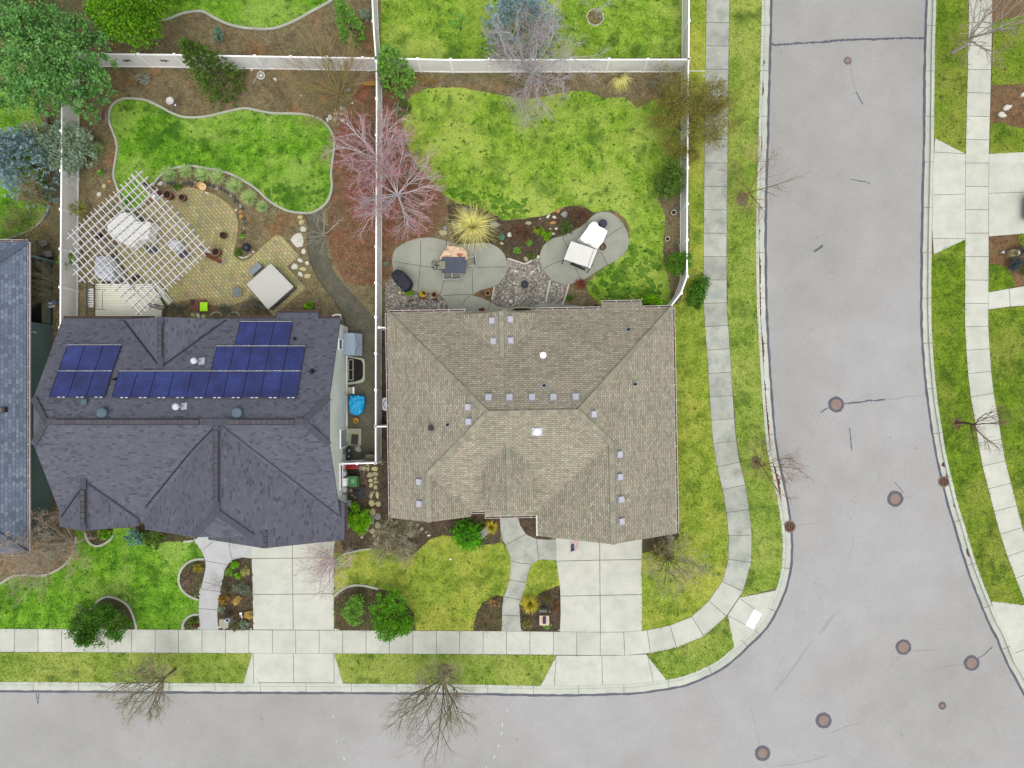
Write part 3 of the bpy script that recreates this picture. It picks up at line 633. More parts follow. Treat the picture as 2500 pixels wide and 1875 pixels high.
scatter([(924, 180), (968, 200), (985, 370), (1010, 410), (1080, 470), (1090, 520), (1060, 575), (1000, 590), (930, 690)], .006, 70, PAL_R, .075, .005)
scatter([(2424, 200), (2500, 200), (2500, 310), (2424, 310)], -.004, 40, PAL_B, .07, .012); scatter([(2418, 570), (2500, 570), (2500, 705), (2418, 705)], -.004, 40, PAL_B, .07, .012); scatter([(2424, -20), (2500, -20), (2500, 60), (2424, 60)], -.004, 40, PAL_R, .07, .012)
scatter([(-20, 1300), (120, 1280), (190, 1310), (160, 1380), (0, 1430), (-20, 1440)], -.004, 50, PAL_R, .07, .012)
scatter([(1800, 900), (1905, 1150), (1940, 1300), (1840, 1320), (1815, 1100)], .014, 5, PAL_R, .08, .01); scatter([(1600, 170), (1690, 170), (1720, 500), (1600, 500)], .02, 10, PAL_B, .07, .01)
scatter([(1905, 1040), (1980, 1080), (1990, 1200), (1925, 1220)], ZR + .002, 22, [sr(110, 96, 84)], .05, .004)
# patios ------------------------------------------------------------
PAT1 = smooth([(957, 640), (960.5, 617), (972.5, 602.5), (999, 588), (1027.5, 581), (1061, 581), (1095, 590), (1120, 596.5), (1145.6, 595), (1179, 592), (1201, 596.5), (1220, 608), (1233, 625), (1238.5, 649), (1235, 667), (1223, 686), (1206, 699.5), (1171, 709.5), (1152, 721)], 4) + smooth([(1172.6, 726), (1196, 736.5), (1213, 746.6), (1232, 751), (1251, 751), (1289, 749.6), (1308.6, 745), (1330, 739.5), (1371, 743.5), (1405, 745), (1422, 753)], 3) + [(1426, 790), (1095, 790), (1094, 752), (1092, 742), (1084, 730), (1070, 717), (1019.6, 712.5), (1003, 708), (975, 690), (962, 670)]
patch('patio', PAT1, .022, CONC_P, [A(940, 560, s, 7.54) for s in ([(655, 220), (652, 500), (650, 680), (600, 1130)], [(150, 590), (400, 630), (650, 670), (880, 700)], [(1690, 700), (2240, 688)], [(1130, 180), (1130, 300)], [(1655, 235), (1620, 480)], [(1605, 740), (1610, 1200)], [(1085, 930), (1020, 1190)], [(1080, 1222), (1250, 1205), (1590, 1200)], [(1440, 1390), (1470, 1290), (1590, 1205)], [(1950, 1330), (1885, 1510)])], 1.2)
PAT2 = smooth(A(1260, 480, [(345, 880), (370, 760), (430, 670), (530, 605), (660, 570), (800, 510), (920, 440), (1020, 360), (1130, 260), (1220, 225), (1330, 225), (1430, 270), (1530, 370), (1600, 500), (1630, 620), (1620, 720), (1560, 830), (1450, 920), (1320, 990), (1180, 1070), (1060, 1150), (950, 1210), (820, 1255), (700, 1260), (580, 1230), (480, 1160), (390, 1040)], 5.925), 4, True)
patch('patio', PAT2, .03, CONC_P, [A(1260, 480, s, 5.925) for s in ([(665, 575), (745, 740)], [(1000, 380), (1030, 430)], [(1280, 610), (1430, 500), (1570, 420)], [(395, 1040), (540, 970), (690, 915)], [(855, 1030), (940, 1195)], [(1230, 800), (1325, 992)])], 1.2)
patch('gravel_bed', [(1239, 632), (1265, 639), (1282, 644), (1299, 636), (1317, 624), (1330, 650), (1360, 690), (1400, 690), (1389, 696), (1376, 744), (1306, 752), (1226.6, 752), (1200, 735), (1207, 701), (1225, 686)], .018, GRAV_ROCK)
patch('gravel_bed', [(940, 690), (965, 672), (985, 700), (1005, 712), (1068, 719), (1084, 732), (1093, 746), (1096, 790), (940, 790)], .014, GRAV_ROCK)
e = MB()
for pts in ([(1343, 686), (1340, 700), (1335, 722), (1333, 738)], [(1389, 694), (1384, 712), (1379, 728), (1373, 744)], [(1239, 631), (1265, 639)], [(1265, 639), (1282, 644), (1299, 635)], [(1207, 700), (1201, 733)]):
    q = smooth(pts, 4); raised(e, offset(q, 1.6), offset(q, -1.6), 0, .07)
solo('stone_edging', e, STONE_W, 'thin pale stone edging strips bordering the river rock bed between the two patios', 'edging')
PAV = smooth(A(440, 440, [(20, 85), (150, 90), (330, 140), (470, 210), (600, 310), (670, 430), (688, 560), (670, 700), (645, 830), (665, 910), (720, 960), (800, 950), (900, 870), (1010, 760), (1110, 678), (1160, 660), (1215, 675)], 4.879), 4) + A(440, 440, [(1300, 770), (1415, 895), (1275, 1025), (1490, 1285), (1110, 1620), (950, 1440)], 4.879) + smooth(A(440, 440, [(850, 1425), (760, 1440), (620, 1490), (480, 1510), (330, 1475), (120, 1440), (20, 1435)], 4.879), 3) + [(410, 745), (380, 760), (345, 760), (310, 660), (290, 640), (285, 600), (300, 560), (330, 520), (365, 500), (385, 480), (400, 468), (420, 460)]
patch('paved_patio', PAV, .02, PAVER)
pe = MB(); q = smooth(A(440, 440, [(20, 85), (150, 90), (330, 140), (470, 210), (600, 310), (670, 430), (688, 560), (670, 700), (645, 830), (665, 910), (720, 960), (800, 950), (900, 870), (1010, 760), (1110, 678), (1160, 660), (1215, 675), (1300, 770), (1415, 895)], 4.879), 4)
ribbon(pe, q, offset(q, -3.2), .026); struct('paver_border', pe, m_conc('paver_soldier', sr(186, 172, 118), .25, 4))
# gravel path by the slate house
GPL = smooth(A(500, 400, [(1000, 505), (1040, 600), (1040, 800), (1060, 960), (1110, 1090), (1190, 1220), (1320, 1400), (1390, 1510), (1435, 1659)]), 4)
GPR = smooth(A(500, 400, [(1190, 465), (1230, 700), (1240, 900), (1290, 1050), (1380, 1190), (1550, 1370), (1700, 1550), (1740, 1659)]), 4)
patch('gravel_path', GPL + [(846, 1131), (926, 1131), (926, 800)] + GPR[::-1], .01, GRAV_PATH)
ge = MB(); raised(ge, offset(GPL, .7), offset(GPL, -.7), 0, .05)
solo('path_edging', ge, flat('dark_edging', sr(86, 80, 66), .8), 'thin dark edging strip along the gravel path beside the slate roofed house', 'edging')
# concrete garden edgings
def edging(pts, label, w=5.2, h=.09, closed=False, sm=4):
    q = smooth(pts, sm, closed) if sm else pts
    m = MB(); raised(m, offset(q, w / 2, closed), offset(q, -w / 2, closed), 0, h, closed); solo('garden_edging', m, EDGE, label, 'edging', 'concrete garden edgings')
edging(KIDS, 'long pale concrete edging looping round the kidney shaped back lawn', closed=True, sm=0)
edging([(383, 50.6), (410, 48), (446, 34), (482, 28), (500, 31), (536, 50.6), (572, 64), (620, 71), (669, 70), (717, 53), (765, 26.5), (811, 0), (840, -40)], 'wavy pale edging of the lawn beyond the back fence, top left', 6)
edging([(-60, 212), (0, 212), (18, 212), (40, 222)], 'short edging stub under the big leafy tree at the left border')
edging([(123, 467), (125, 484), (120.5, 506), (106, 535), (80, 559), (48, 573.6), (0, 588), (-60, 598)], 'thin edging curving along the left neighbour lawn above its blue grey roof', 3.5)
edging([(187, 1310), (186, 1322), (178, 1353), (157, 1380), (125, 1399), (96, 1405), (60, 1402.5), (31, 1407), (0, 1425), (-60, 1452)], 'edging curving under the grey bare shrub at the lower left house corner')
edging([(208, 1300), (217, 1322), (234, 1332.6), (253, 1329), (270, 1317), (277, 1306)], 'small U shaped edging below the small gable of the slate roof')
edging(A(380, 1280, [(410, 250), (480, 245), (550, 238)], 5.924), 'very short straight edging by the top of the front path')
edging(A(380, 1280, [(705, 503), (600, 505), (500, 535), (420, 595), (360, 685), (340, 780), (350, 870), (400, 960), (490, 1035), (622, 1090)], 5.924), 'half circle edging against the left side of the front path')
edging(A(380, 1280, [(622, 1300), (550, 1305), (470, 1345), (410, 1415), (388, 1518)], 5.924), 'quarter circle edging where the front path meets the pavement')
edging([(192, 1536), (194, 1513.6), (224, 1484.6), (243.5, 1464), (265, 1456), (289, 1461.6), (311, 1476), (323, 1495), (332, 1523), (333.5, 1536)], 'arched edging around the big dark green bush by the pavement')
edging([(816, 1455), (837.5, 1437.5), (861.6, 1429), (886, 1429), (910, 1434), (924, 1437.5)], 'arched edging of the bush bed right of the left driveway')
edging([(836, 1354), (850, 1350), (870, 1345), (890, 1341), (907, 1340)], 'slim edging between bare pink tree and flagstone path', 4)
# road repairs ------------------------------------------------------
def crack(pts, w, mat=TAR, seed=1, z=ZR + .008):
    m = MB(); ribbon(m, *wob(smooth(pts, 5), w / 2, 4, seed), z); struct('road_crack', m, mat)
crack([(1884, 108), (1900, 109.5), (1960, 105), (2000, 103), (2060, 98), (2120, 96), (2180, 94), (2259, 92.5)], 5, seed=2)
crack([(2003, 1008), (2014, 1000), (2026, 993)], 3, seed=3); crack([(2056, 986), (2085, 983), (2105, 981), (2122, 978), (2140, 978), (2160, 975)], 3.6, seed=4)
crack([(2160, 975), (2190, 974), (2215, 968), (2258, 966)], .9, TAR_L, 5)
crack([(2074, 1045), (2077, 1070), (2079, 1100)], 2.4, seed=6); crack([(2090, 222), (2096, 235), (2107, 254)], 2.4, seed=7)
crack([(2077, 150), (2080, 185), (2090, 222)], .8, TAR_L, 8); crack([(2077, 438), (2100, 442), (2115, 444), (2124, 449)], 2.2, seed=9)
crack([(1987, 615), (1996, 608), (2001, 606), (2009, 598)], 5, seed=10); crack([(2183, 1176), (2196, 1191), (2206, 1204)], 1.4, seed=11)
crack([(2384, 1609), (2400, 1600), (2412, 1590), (2423, 1579)], 2.4, seed=12); crack([(88, 1692), (90, 1705), (93, 1718)], 2, seed=13); crack([(95, 1692), (94, 1706), (92.5, 1718)], 2, seed=14)
for i, q in enumerate(([(1725, 1660), (1731, 1680), (1740, 1700), (1748, 1720)], [(1834, 1735), (1843, 1760), (1848, 1790), (1856, 1822)], [(1870, 1855), (1876, 1875), (1880, 1900)], [(2030, 1790), (2070, 1772), (2105, 1765)], [(2173, 1627), (2190, 1610), (2200, 1598)], [(2230, 1590), (2260, 1588), (2285, 1587)], [(2285, 1632), (2320, 1625), (2354, 1623)], [(1942, 1283), (1970, 1280), (2000, 1278)], [(2210, 1216), (2228, 1213)], [(1900, 1870), (1960, 1862), (2020, 1845)], [(2412, 1750), (2425, 1775), (2440, 1800)])):
    crack(q, .9, TAR_L, 20 + i)
sm_ = MB()
for q, w in (([(2000, 1549), (2018, 1526), (2037, 1497)], 7), ([(2069, 1370), (2080, 1340), (2086, 1300)], 2), ([(1880, 1700), (1930, 1640), (1985, 1560)], 5), ([(2146, 1180), (2147, 1155)], 4), ([(2328, 1567), (2337, 1588)], 4), ([(1893, 842), (1896, 852)], 7)):
    qq = smooth(q, 5); m_ = len(qq); ribbon(sm_, offset(qq, [w / 2 * math.sin(PI * (i + .3) / m_) for i in range(m_)]), offset(qq, [-w / 2 * math.sin(PI * (i + .3) / m_) for i in range(m_)]), ZR + .005)
struct('tyre_mark', sm_, flat('tyre_rubber', sr(172, 173, 172), .85, .1, 3))
ck = MB()
for x, y, a, l in ((813, 1749.5, 90, 5), (821, 1810, 55, 4.5), (840, 1852, 60, 9), (1239, 1735, 60, 6), (1226.5, 1770, 85, 10), (1225, 1790, 115, 9), (1217, 1821, 110, 7), (1206.5, 1848, 120, 8), (1187, 1873, 120, 5)):
    dx, dy = math.cos(math.radians(a)) * l / 2, math.sin(math.radians(a)) * l / 2; strips(ck, [[(x - dx, y - dy), (x + dx, y + dy)]], 2.2, ZR + .01)
strips(ck, [[(972, 1757), (1000, 1750), (1024, 1745)]], 1.8, ZR + .01)
struct('road_marking', ck, flat('chalk_white', sr(232, 232, 230), .9, .1, 8))
c2 = MB(); strips(c2, [[(972, 1755), (977, 1739), (1000, 1738)], [(994, 1751), (997, 1740)]], 1.2, ZR + .011); struct('road_marking', c2, CHAR)
c3 = MB(); strips(c3, [[(1000, 1744), (1008, 1742), (1013, 1740)], [(1000, 1756), (1010, 1763), (1018, 1754)]], 1.2, ZR + .011); struct('road_marking', c3, flat('pink_chalk', sr(206, 160, 160), .9))
# manholes
def manhole(px, py, r, label, collar=1.35, grp='round manhole covers in the road'):
    collar *= 1.18; r *= .92
    t = thing('manhole_cover', label, 'manhole', P(px, py, ZR), group=grp)
    c = MB(); n = 28; rr = random.Random(int(px)); k = CH - ZR
    pts = [P(px + math.cos(2 * PI * i / n) * r * collar * rr.uniform(.95, 1.06), py - math.sin(2 * PI * i / n) * r * collar * rr.uniform(.95, 1.06), ZR + .01) for i in range(n)]
    c.poly(pts); part('collar', c, TAR, t)
    ld = MB(); ld.lathe(P(px, py, ZR + .012), [(M(r), 0), (M(r), .012), (M(r) * .9, .012), (M(r) * .88, .008), (M(r) * .3, .008), (M(r) * .28, .013)], 28); part('lid', ld, RUSTM, t)
manhole(2041.5, 987.6, 14, 'large round manhole with tar seams running out both sides', 1.28)
manhole(2185.6, 1218, 13.5, 'round manhole left of the kerb drain below the street bend')
manhole(2205.6, 1580, 14, 'round manhole with even dark collar, left of the tar tailed one', 1.25)
manhole(2372, 1619, 13.5, 'round manhole with a curved tar tail near the lower right kerb', 1.3)
manhole(2011, 1759, 13.5, 'round manhole low in the picture with a double dark collar', 1.33)
manhole(1861.6, 1839, 12.5, 'lowest round manhole with a crack running through it', 1.4)
manhole(2070, 148, 7.5, 'small dark valve cover just below the long tar seam', 1.15, 'small valve covers')
manhole(2300.6, 1723, 5.5, 'tiny valve cover alone in the lower right of the road', 1.6, 'small valve covers')
def drain(px, py, r, label):
    t = thing('storm_drain', label, 'drain', P(px, py, ZR), group='kerbside drains')
    c = MB(); c.lathe(P(px, py, ZR + .02), [(M(r * 1.25), 0), (M(r * 1.25), .012), (M(r), .012), (M(r), .0)], 24); part('frame', c, flat('drain_frame', sr(140, 130, 118), .8), t)
    c = MB(); c.lathe(P(px, py, ZR + .022), [(M(r), 0), (M(r), .006)], 24); part('pit', c, flat('drain_leaves', sr(96, 56, 42), .9, .5, 14), t)
    c = MB()
    for i in range(-2, 3):
        y = i * .32 * M(r); w = math.sqrt(max(.01, M(r) ** 2 - y * y)); p = P(px, py, ZR + .034); c.box(p + Vector((y, 0, 0)), (.02, 2 * w, .012), rz=0)
    part('grate', c, flat('drain_bar', sr(150, 130, 112), .7), t)
drain(1928, 1285.6, 12, 'round drain full of red leaves in the kerb at the inside of the bend')
drain(2304, 1176, 11, 'round drain with leaves against the right hand kerb')
# ================================================================== HOUSES
def rfaces(mb, faces, th=.14):
    for f in faces:
        f = [Vector(p) for p in f]
        n = sum(((f[i] - f[0]).cross(f[i + 1] - f[0]) for i in range(1, len(f) - 1)), Vector())
        mb.slab(f if n.z > 0 else f[::-1], th)
def onroof(px, py, faces, lift=0.):
    a = (px - 1250) * S / CH; b = (937.5 - py) * S / CH; best = None
    for f in faces:
        f = [Vector(p) for p in f]; n = (f[1] - f[0]).cross(f[2] - f[0]).normalized()
        if n.z < 0: n = -n
        den = n.z - n.x * a - n.y * b
        z = (n.dot(f[0]) - CH * (n.x * a + n.y * b)) / den
        x, y = a * (CH - z), b * (CH - z); ins = False; m = len(f)
        for i in range(m):
            p, q = f[i], f[(i + 1) % m]
            if (p.y > y) != (q.y > y) and x < (q.x - p.x) * (y - p.y) / (q.y - p.y) + p.x: ins = not ins
        if ins and (best is None or z > best[0].z): best = (Vector((x, y, z)), n)
    return best if best else (P(px, py, 4.), Vector((0, 0, 1)))
CAPT = flat('ridge_cap_tan', sr(163, 160, 140), .9, .2, 9, tint=True); CAPD = flat('ridge_cap_slate', sr(88, 89, 99), .9, .15, 9, tint=True); CAPB = flat('ridge_cap_blue', sr(98, 108, 128), .9, .15, 9, tint=True)
def caps(root, lines, mat, w=.34, step=.27, spread=.14, seed=3, lift=.035):
    rr = random.Random(seed)
    for a, b in lines:
        m = MB(); a = Vector(a); b = Vector(b); d = b - a; n = max(2, int(d.length / step)); d.normalize()
        for i in range(n):
            p = a + (b - a) * ((i + .5) / n); c = 1 + rr.uniform(-spread, spread)
            m.beam(p - d * (step * .55) + Vector((0, 0, lift - .008)), p + d * (step * .55) + Vector((0, 0, lift + .012)), w, .03, (c, c, c * .98))
        part('ridge_cap', m, mat, root)
def gutters(root, lines, mat=GUT, step=.95):
    for a, b in lines:
        a = Vector(a); b = Vector(b); m = MB(); d = (b - a).normalized(); o = Vector((d.y, -d.x, 0))
        if (o.dot((a + b) / 2 - root.location)) < 0: o = -o
        m.beam(a + o * .125, b + o * .125, .025, .12); m.beam(a + o * .01, b + o * .01, .02, .12); m.beam(a + o * .07 + Vector((0, 0, -.055)), b + o * .07 + Vector((0, 0, -.055)), .1, .015)
        L = (b - a).length; k = int(L / step)
        for i in range(k + 1):
            p = a + d * min(L - .03, max(.03, i * step)); m.box(p + o * .07 + Vector((0, 0, .045)), (.035, .13, .02), rz=math.atan2(d.y, d.x))
        gp = part('gutter', m, mat, root)
        m = MB(); m.beam(a + o * .068 + Vector((0, 0, -.02)), b + o * .068 + Vector((0, 0, -.02)), .09, .02); part('debris', m, GUT_IN, gp)
# ------------------------------------------------------------------ slate roofed house with solar panels
h1 = thing('house', 'large house with slate grey roof carrying blue solar panels', 'house', (-19, -2.5, 0))
N1 = [(-27.7, 4.04, 2.7), (-10.57, 4.04, 2.7), (-10.57, -.79, 5.352), (-11.85, -2.15, 6.1), (-26.47, -2.15, 6.1), (-27.7, -.79, 5.352)]
S1 = [(-27.7, -8.6, 2.55), (-10.57, -8.3, 2.72), (-10.57, -3.51, 5.352), (-11.85, -2.15, 6.1), (-26.47, -2.15, 6.1), (-27.7, -3.51, 5.352)]
HW = [(-27.7, -.79, 5.352), (-26.47, -2.15, 6.1), (-27.7, -3.51, 5.352)]; HE = [(-10.57, -.79, 5.352), (-11.85, -2.15, 6.1), (-10.57, -3.51, 5.352)]
zb = lambda x: 6.0 - .55 * abs(x + 16.83)
BW = [(-16.83, -2.2, 6.0), (-16.83, -7.28, 6.0), (-18.54, -8.93, zb(-18.54)), (-22.57, -8.93, zb(-22.57)), (-22.57, -7.55, zb(-22.57))]
BE = [(-16.83, -2.2, 6.0), (-16.83, -7.28, 6.0), (-15.12, -8.93, zb(-15.12)), (-14.55, -9.66, zb(-14.55)), (-10.38, -9.66, zb(-10.38)), (-10.38, -7.4, zb(-10.38))]
BH = [(-16.83, -7.28, 6.0), (-18.54, -8.93, zb(-18.54)), (-15.12, -8.93, zb(-15.12))]
zg = lambda x: zb(-14.55) - .55 * abs(x + 14.55)
GW = [(-14.55, -8.7, zb(-14.55)), (-14.55, -9.66, zb(-14.55)), (-18.86, -9.66, zg(-18.86)), (-18.86, -8.7, zg(-18.86))]
NGW = [(-20.84, .85, 4.36), (-20.84, 3.98, 4.36), (-23.9, 3.98, 2.68), (-23.7, 3.6, 2.79)]; NGE = [(-20.84, .85, 4.36), (-20.84, 3.98, 4.36), (-17.67, 3.98, 2.62), (-17.8, 3.6, 2.69)]
SGW = [(-25.5, -5.5, 4.2), (-25.5, -8.74, 4.2), (-27.72, -8.74, 2.98), (-27.72, -7.75, 2.98)]; SGE = [(-25.5, -5.5, 4.2), (-25.5, -8.74, 4.2), (-22.95, -8.74, 2.8), (-22.95, -8.1, 2.8)]
NB = [(-14.53, 4.04, 2.7), (-11.97, 4.04, 2.7), (-11.97, 4.42, 2.49), (-14.53, 4.42, 2.49)]
F1 = [N1, S1, HW, HE, BW, BE, BH, GW, NGW, NGE, SGW, SGE, NB]
rf = MB(); rfaces(rf, F1); roof1 = part('roof', rf, SH_DARK, h1, uv=True)
SIDING = m_siding('pale_green_siding', (.66, .7, .63, 1), .2)
w = MB()
def gprism(mb, prof, lo, hi, axis):      # prof: (horizontal, z)
    q = ccw(prof)
    mk = (lambda h, z, t: (t, h, z)) if axis == 'x' else (lambda h, z, t: (h, t, z))
    a = [mk(h, z, lo) for h, z in q]; b = [mk(h, z, hi) for h, z in q]
    if axis == 'x': mb.poly(a[::-1]); mb.poly(b)
    else: mb.poly(a); mb.poly(b[::-1])
    for i in range(len(q)):
        j = (i + 1) % len(q); f = [a[i], a[j], b[j], b[i]]; mb.poly(f if axis == 'x' else f[::-1])
gprism(w, [(3.75, -.05), (3.75, 2.62), (-.9, 5.15), (-3.4, 5.15), (-8.2, 2.45), (-8.2, -.05)], -27.4, -10.78, 'x')
gprism(w, [(-22.3, -.05), (-22.3, 2.7), (-18.4, 4.8), (-15.2, 4.8), (-10.62, 2.35), (-10.62, -.05)], -8.66, -8.21, 'y')
gprism(w, [(-18.5, -.05), (-18.5, 2.3), (-14.55, 4.45), (-10.62, 2.3), (-10.62, -.05)], -9.4, -8.665, 'y')
w.box((-13.25, 3.93, 1.15), (2.3, .36, 2.4))
wall1 = part('wall', w, SIDING, h1)
ts = MB()                              # pale trim board at the wall foot
ts.box((-10.765, 0, .12), (.05, 7.4, .16)); part('base_trim', ts, WHITE, h1)
caps(h1, [((-27.7, -.79, 5.36), (-26.47, -2.15, 6.1)), ((-27.7, -3.51, 5.36), (-26.47, -2.15, 6.1)), ((-10.57, -.79, 5.36), (-11.85, -2.15, 6.1)), ((-10.57, -3.51, 5.36), (-11.85, -2.15, 6.1)), ((-26.47, -2.15, 6.1), (-11.85, -2.15, 6.1)), ((-16.83, -2.2, 6.02), (-16.83, -7.28, 6.0)), ((-16.83, -7.28, 6.0), (-18.54, -8.93, 5.06)), ((-16.83, -7.28, 6.0), (-15.12, -8.93, 5.06)), ((-14.55, -8.6, 4.755), (-14.55, -9.66, 4.755)), ((-20.84, .9, 4.36), (-20.84, 3.98, 4.36)), ((-25.5, -5.6, 4.2), (-25.5, -8.74, 4.2))], CAPD, .36, .27, .06)
RV = flat('ridge_vent_slate', sr(92, 90, 96), .85, .15, 9, tint=True); RVE = flat('vent_edge', sr(52, 52, 60), .8)
def ridgevent(a, b):
    a = Vector(a); b = Vector(b); m = MB(); d = (b - a).normalized(); n = int((b - a).length / .3); rr = random.Random(2)
    for i in range(n):
        p = a + (b - a) * ((i + .5) / n); c = rr.uniform(.9, 1.1); m.beam(p - d * .143 + Vector((0, 0, .1)), p + d * .143 + Vector((0, 0, .1)), .24, .05, (c, c, c))
    v = part('ridge_vent', m, RV, h1); m = MB()
    m.beam(a + Vector((0, 0, .06)), b + Vector((0, 0, .06)), .3, .1); part('vent_edge', m, RVE, v)
ridgevent((-25.95, -2.15, 6.1), (-17.75, -2.15, 6.1)); ridgevent((-16.05, -2.15, 6.1), (-12.35, -2.15, 6.1)); ridgevent((-16.83, -2.65, 6.0), (-16.83, -6.7, 6.0)); ridgevent((-20.84, 1.6, 4.36), (-20.84, 3.55, 4.36)); ridgevent((-25.5, -6.3, 4.2), (-25.5, -8.3, 4.2))
for pts in ([(303, 783), (388, 893)], [(398, 893), (551, 782)], [(529, 1037), (468, 1100), (357, 1236)], [(540, 1036), (620, 1099), (700, 1160), (829, 1260)], [(206, 1184), (178, 1222), (150, 1262)], [(216, 1182), (280, 1226), (342, 1270)]):
    m = MB(); q = resample(pts, 16); W3 = [onroof(x, y, F1) for x, y in q]
    for (p, n), (p2, n2) in zip(W3, W3[1:]): m.beam(p + Vector((0, 0, .015)), p2 + Vector((0, 0, .015)), .09, .03)
    part('valley_flashing', m, FLASH, h1)
gutters(h1, [((-27.7, 4.06, 2.58), (-22.1, 4.06, 2.58)), ((-17.6, 4.06, 2.58), (-14.55, 4.06, 2.58)), ((-14.53, 4.44, 2.37), (-11.97, 4.44, 2.37)), ((-11.95, 4.06, 2.58), (-10.6, 4.06, 2.58))], CHAR)
gutters(h1, [((-10.36, -9.66, 2.33), (-10.36, -7.4, 2.33))], CHAR)
# solar array
def panel(q, name='solar_panel'):
    pts = [onroof(x, y, [N1])[0] + Vector((0, 0, .13)) for x, y in q]; c = sum(pts, Vector()) / 4
    pts = [c + (p - c) * .985 for p in pts]
    m = MB(); m.slab(pts, .03, uv=[(0, 1), (1, 1), (1, 0), (0, 0)]); o = part(name, m, SOLAR, h1)
    fr = MB(); up = Vector((0, 0, .006))
    for i in range(4): fr.beam(pts[i] + up, pts[(i + 1) % 4] + up, .018 if i != 0 else .04, .03)
    part('frame', fr, flat('panel_frame', sr(36, 40, 66), .4) if not q[4:] else STEEL, o)
    return o
def prow(top, ty, bot, by):
    for i in range(len(top) - 1):
        o = panel([(top[i], ty), (top[i + 1], ty), (bot[i + 1], by), (bot[i], by)])
    m = MB(); a = onroof(top[0], ty - .6, [N1])[0] + Vector((0, 0, .14)); b = onroof(top[-1], ty - .6, [N1])[0] + Vector((0, 0, .14)); m.beam(a, b, .035, .035); part('mounting_rail', m, LIGHTM, h1)
    m = MB()
    for i in range(len(bot) - 1):
        for f in (.55, .8): p = onroof(bot[i] + (bot[i + 1] - bot[i]) * f, by + .6, [N1])[0] + Vector((0, 0, .13)); m.box(p, (.16, .05, .04))
    part('panel_clips', m, LIGHTM, h1)
prow([168, 211.5, 255.5, 299], 843, [146, 190, 234, 277.5], 905); prow([145.5, 189.5, 233.5, 277], 906.5, [123, 167.5, 213, 258.7], 969)
prow([588, 630, 672.6, 714.5], 786, [575.5, 617.6, 660.3, 705], 844); prow([532, 575, 617.5, 660.6, 704, 747], 845.5, [517, 561, 605, 648.3, 693, 736], 905)
prow([294, 339, 383, 428, 472, 517, 560, 605, 648, 693, 736], 906.5, [275.6, 320.6, 366, 411.5, 457, 502.4, 546.5, 593, 637.4, 682.5, 726], 970)
def flue(root, faces, px, py, h=.75, r=.13, hz=0):
    p, n = onroof(px, py, faces); m = MB(); m.lathe(p + Vector((0, 0, -.1)), [(r * .75, 0), (r * .75, h)], 14); f = part('flue_pipe', m, LIGHTM, root)
    m = MB(); m.lathe(p + Vector((0, 0, h - .14)), [(r * 1.1, 0), (r * 1.45, .05), (r * 1.45, .2), (r * .9, .26)], 18); part('cap', m, flat('cap_galv', sr(222, 224, 228), .5, .12, 6), f)
    m = MB(); b = Vector((p.x + .04, p.y + .02, p.z)); m.slab([onroof(px + dx, py + dy, faces)[0] + Vector((0, 0, .02)) for dx, dy in ((-2, 9), (12, 7), (13, -9), (-1, -8))], .015); part('flashing', m, LIGHTM, f)
flue(h1, F1, 487, 882); flue(h1, F1, 444, 992)
for px, py in ((253, 1008), (581.5, 1007.5)):
    p, n = onroof(px, py, F1); m = MB(); m.lathe(p + Vector((0, 0, -.1)), [(.29, 0), (.29, .24), (.31, .26), (.31, .31), (.25, .36)], 24); v = part('roof_vent', m, flat('slate_vent', sr(92, 112, 128), .5, .12), h1)
    m = MB()
    for i in range(-3, 4): m.box(p + Vector((i * .07, 0, .268)), (.02, 2 * math.sqrt(.3 ** 2 - (i * .07) ** 2) * .75, .025), rz=-.25)
    part('louvre', m, STEEL, v)
p, n = onroof(210, 981.5, F1); m = MB(); m.box(p + Vector((0, 0, .08)), (.26, .26, .22)); m.box(p + Vector((0, 0, .2)), (.31, .31, .04)); part('box_vent', m, flat('box_vent', sr(88, 112, 124), .5), h1)
for px, py, r_ in ((720, 828, .06), (761.5, 909, .09), (282, 926, .05)):
    p, n = onroof(px, py, F1); m = MB(); m.lathe(p + Vector((0, 0, -.1)), [(r_, 0), (r_, .42), (r_ * .6, .42), (r_ * .6, .3)], 12); m.lathe(p + Vector((0, 0, -.06)), [(r_ * 2.2, 0), (r_ * 1.2, .12)], 12); part('vent_pipe', m, BLACK, h1)
# east wall fittings
def wwin(root, y0, y1, z0, z1, X=-10.78, name='window', pane=GLASS):
    m = MB(); t = .07
    for a, b, c, d in ((y0, y1, z0, z0 + t), (y0, y1, z1 - t, z1), (y0, y0 + t, z0 + t, z1 - t), (y1 - t, y1, z0 + t, z1 - t)): m.box((X + .03, (a + b) / 2, (c + d) / 2), (.08, b - a, d - c))
    o = part(name, m, WHITE, root); m = MB(); m.box((X + .015, (y0 + y1) / 2, (z0 + z1) / 2), (.03, y1 - y0 - 2 * t, z1 - z0 - 2 * t)); part('pane', m, pane, o); return o
ky = lambda py: (937.5 - py) * S * .968
wwin(h1, ky(855), ky(828), 1.45, 2.45); wwin(h1, ky(1193), ky(1128), 1.4, 2.1)
wwin(h1, ky(1094), ky(1047), .05, 2.0, name='side_door', pane=flat('door_glass', sr(168, 182, 188), .2, .12, 1))
m = MB(); m.tube([(-10.7, ky(965), .1), (-10.68, ky(965), 1.0), (-10.7, ky(1012), 1.05)], .03, 6); part('conduit', m, LIGHTM, h1)
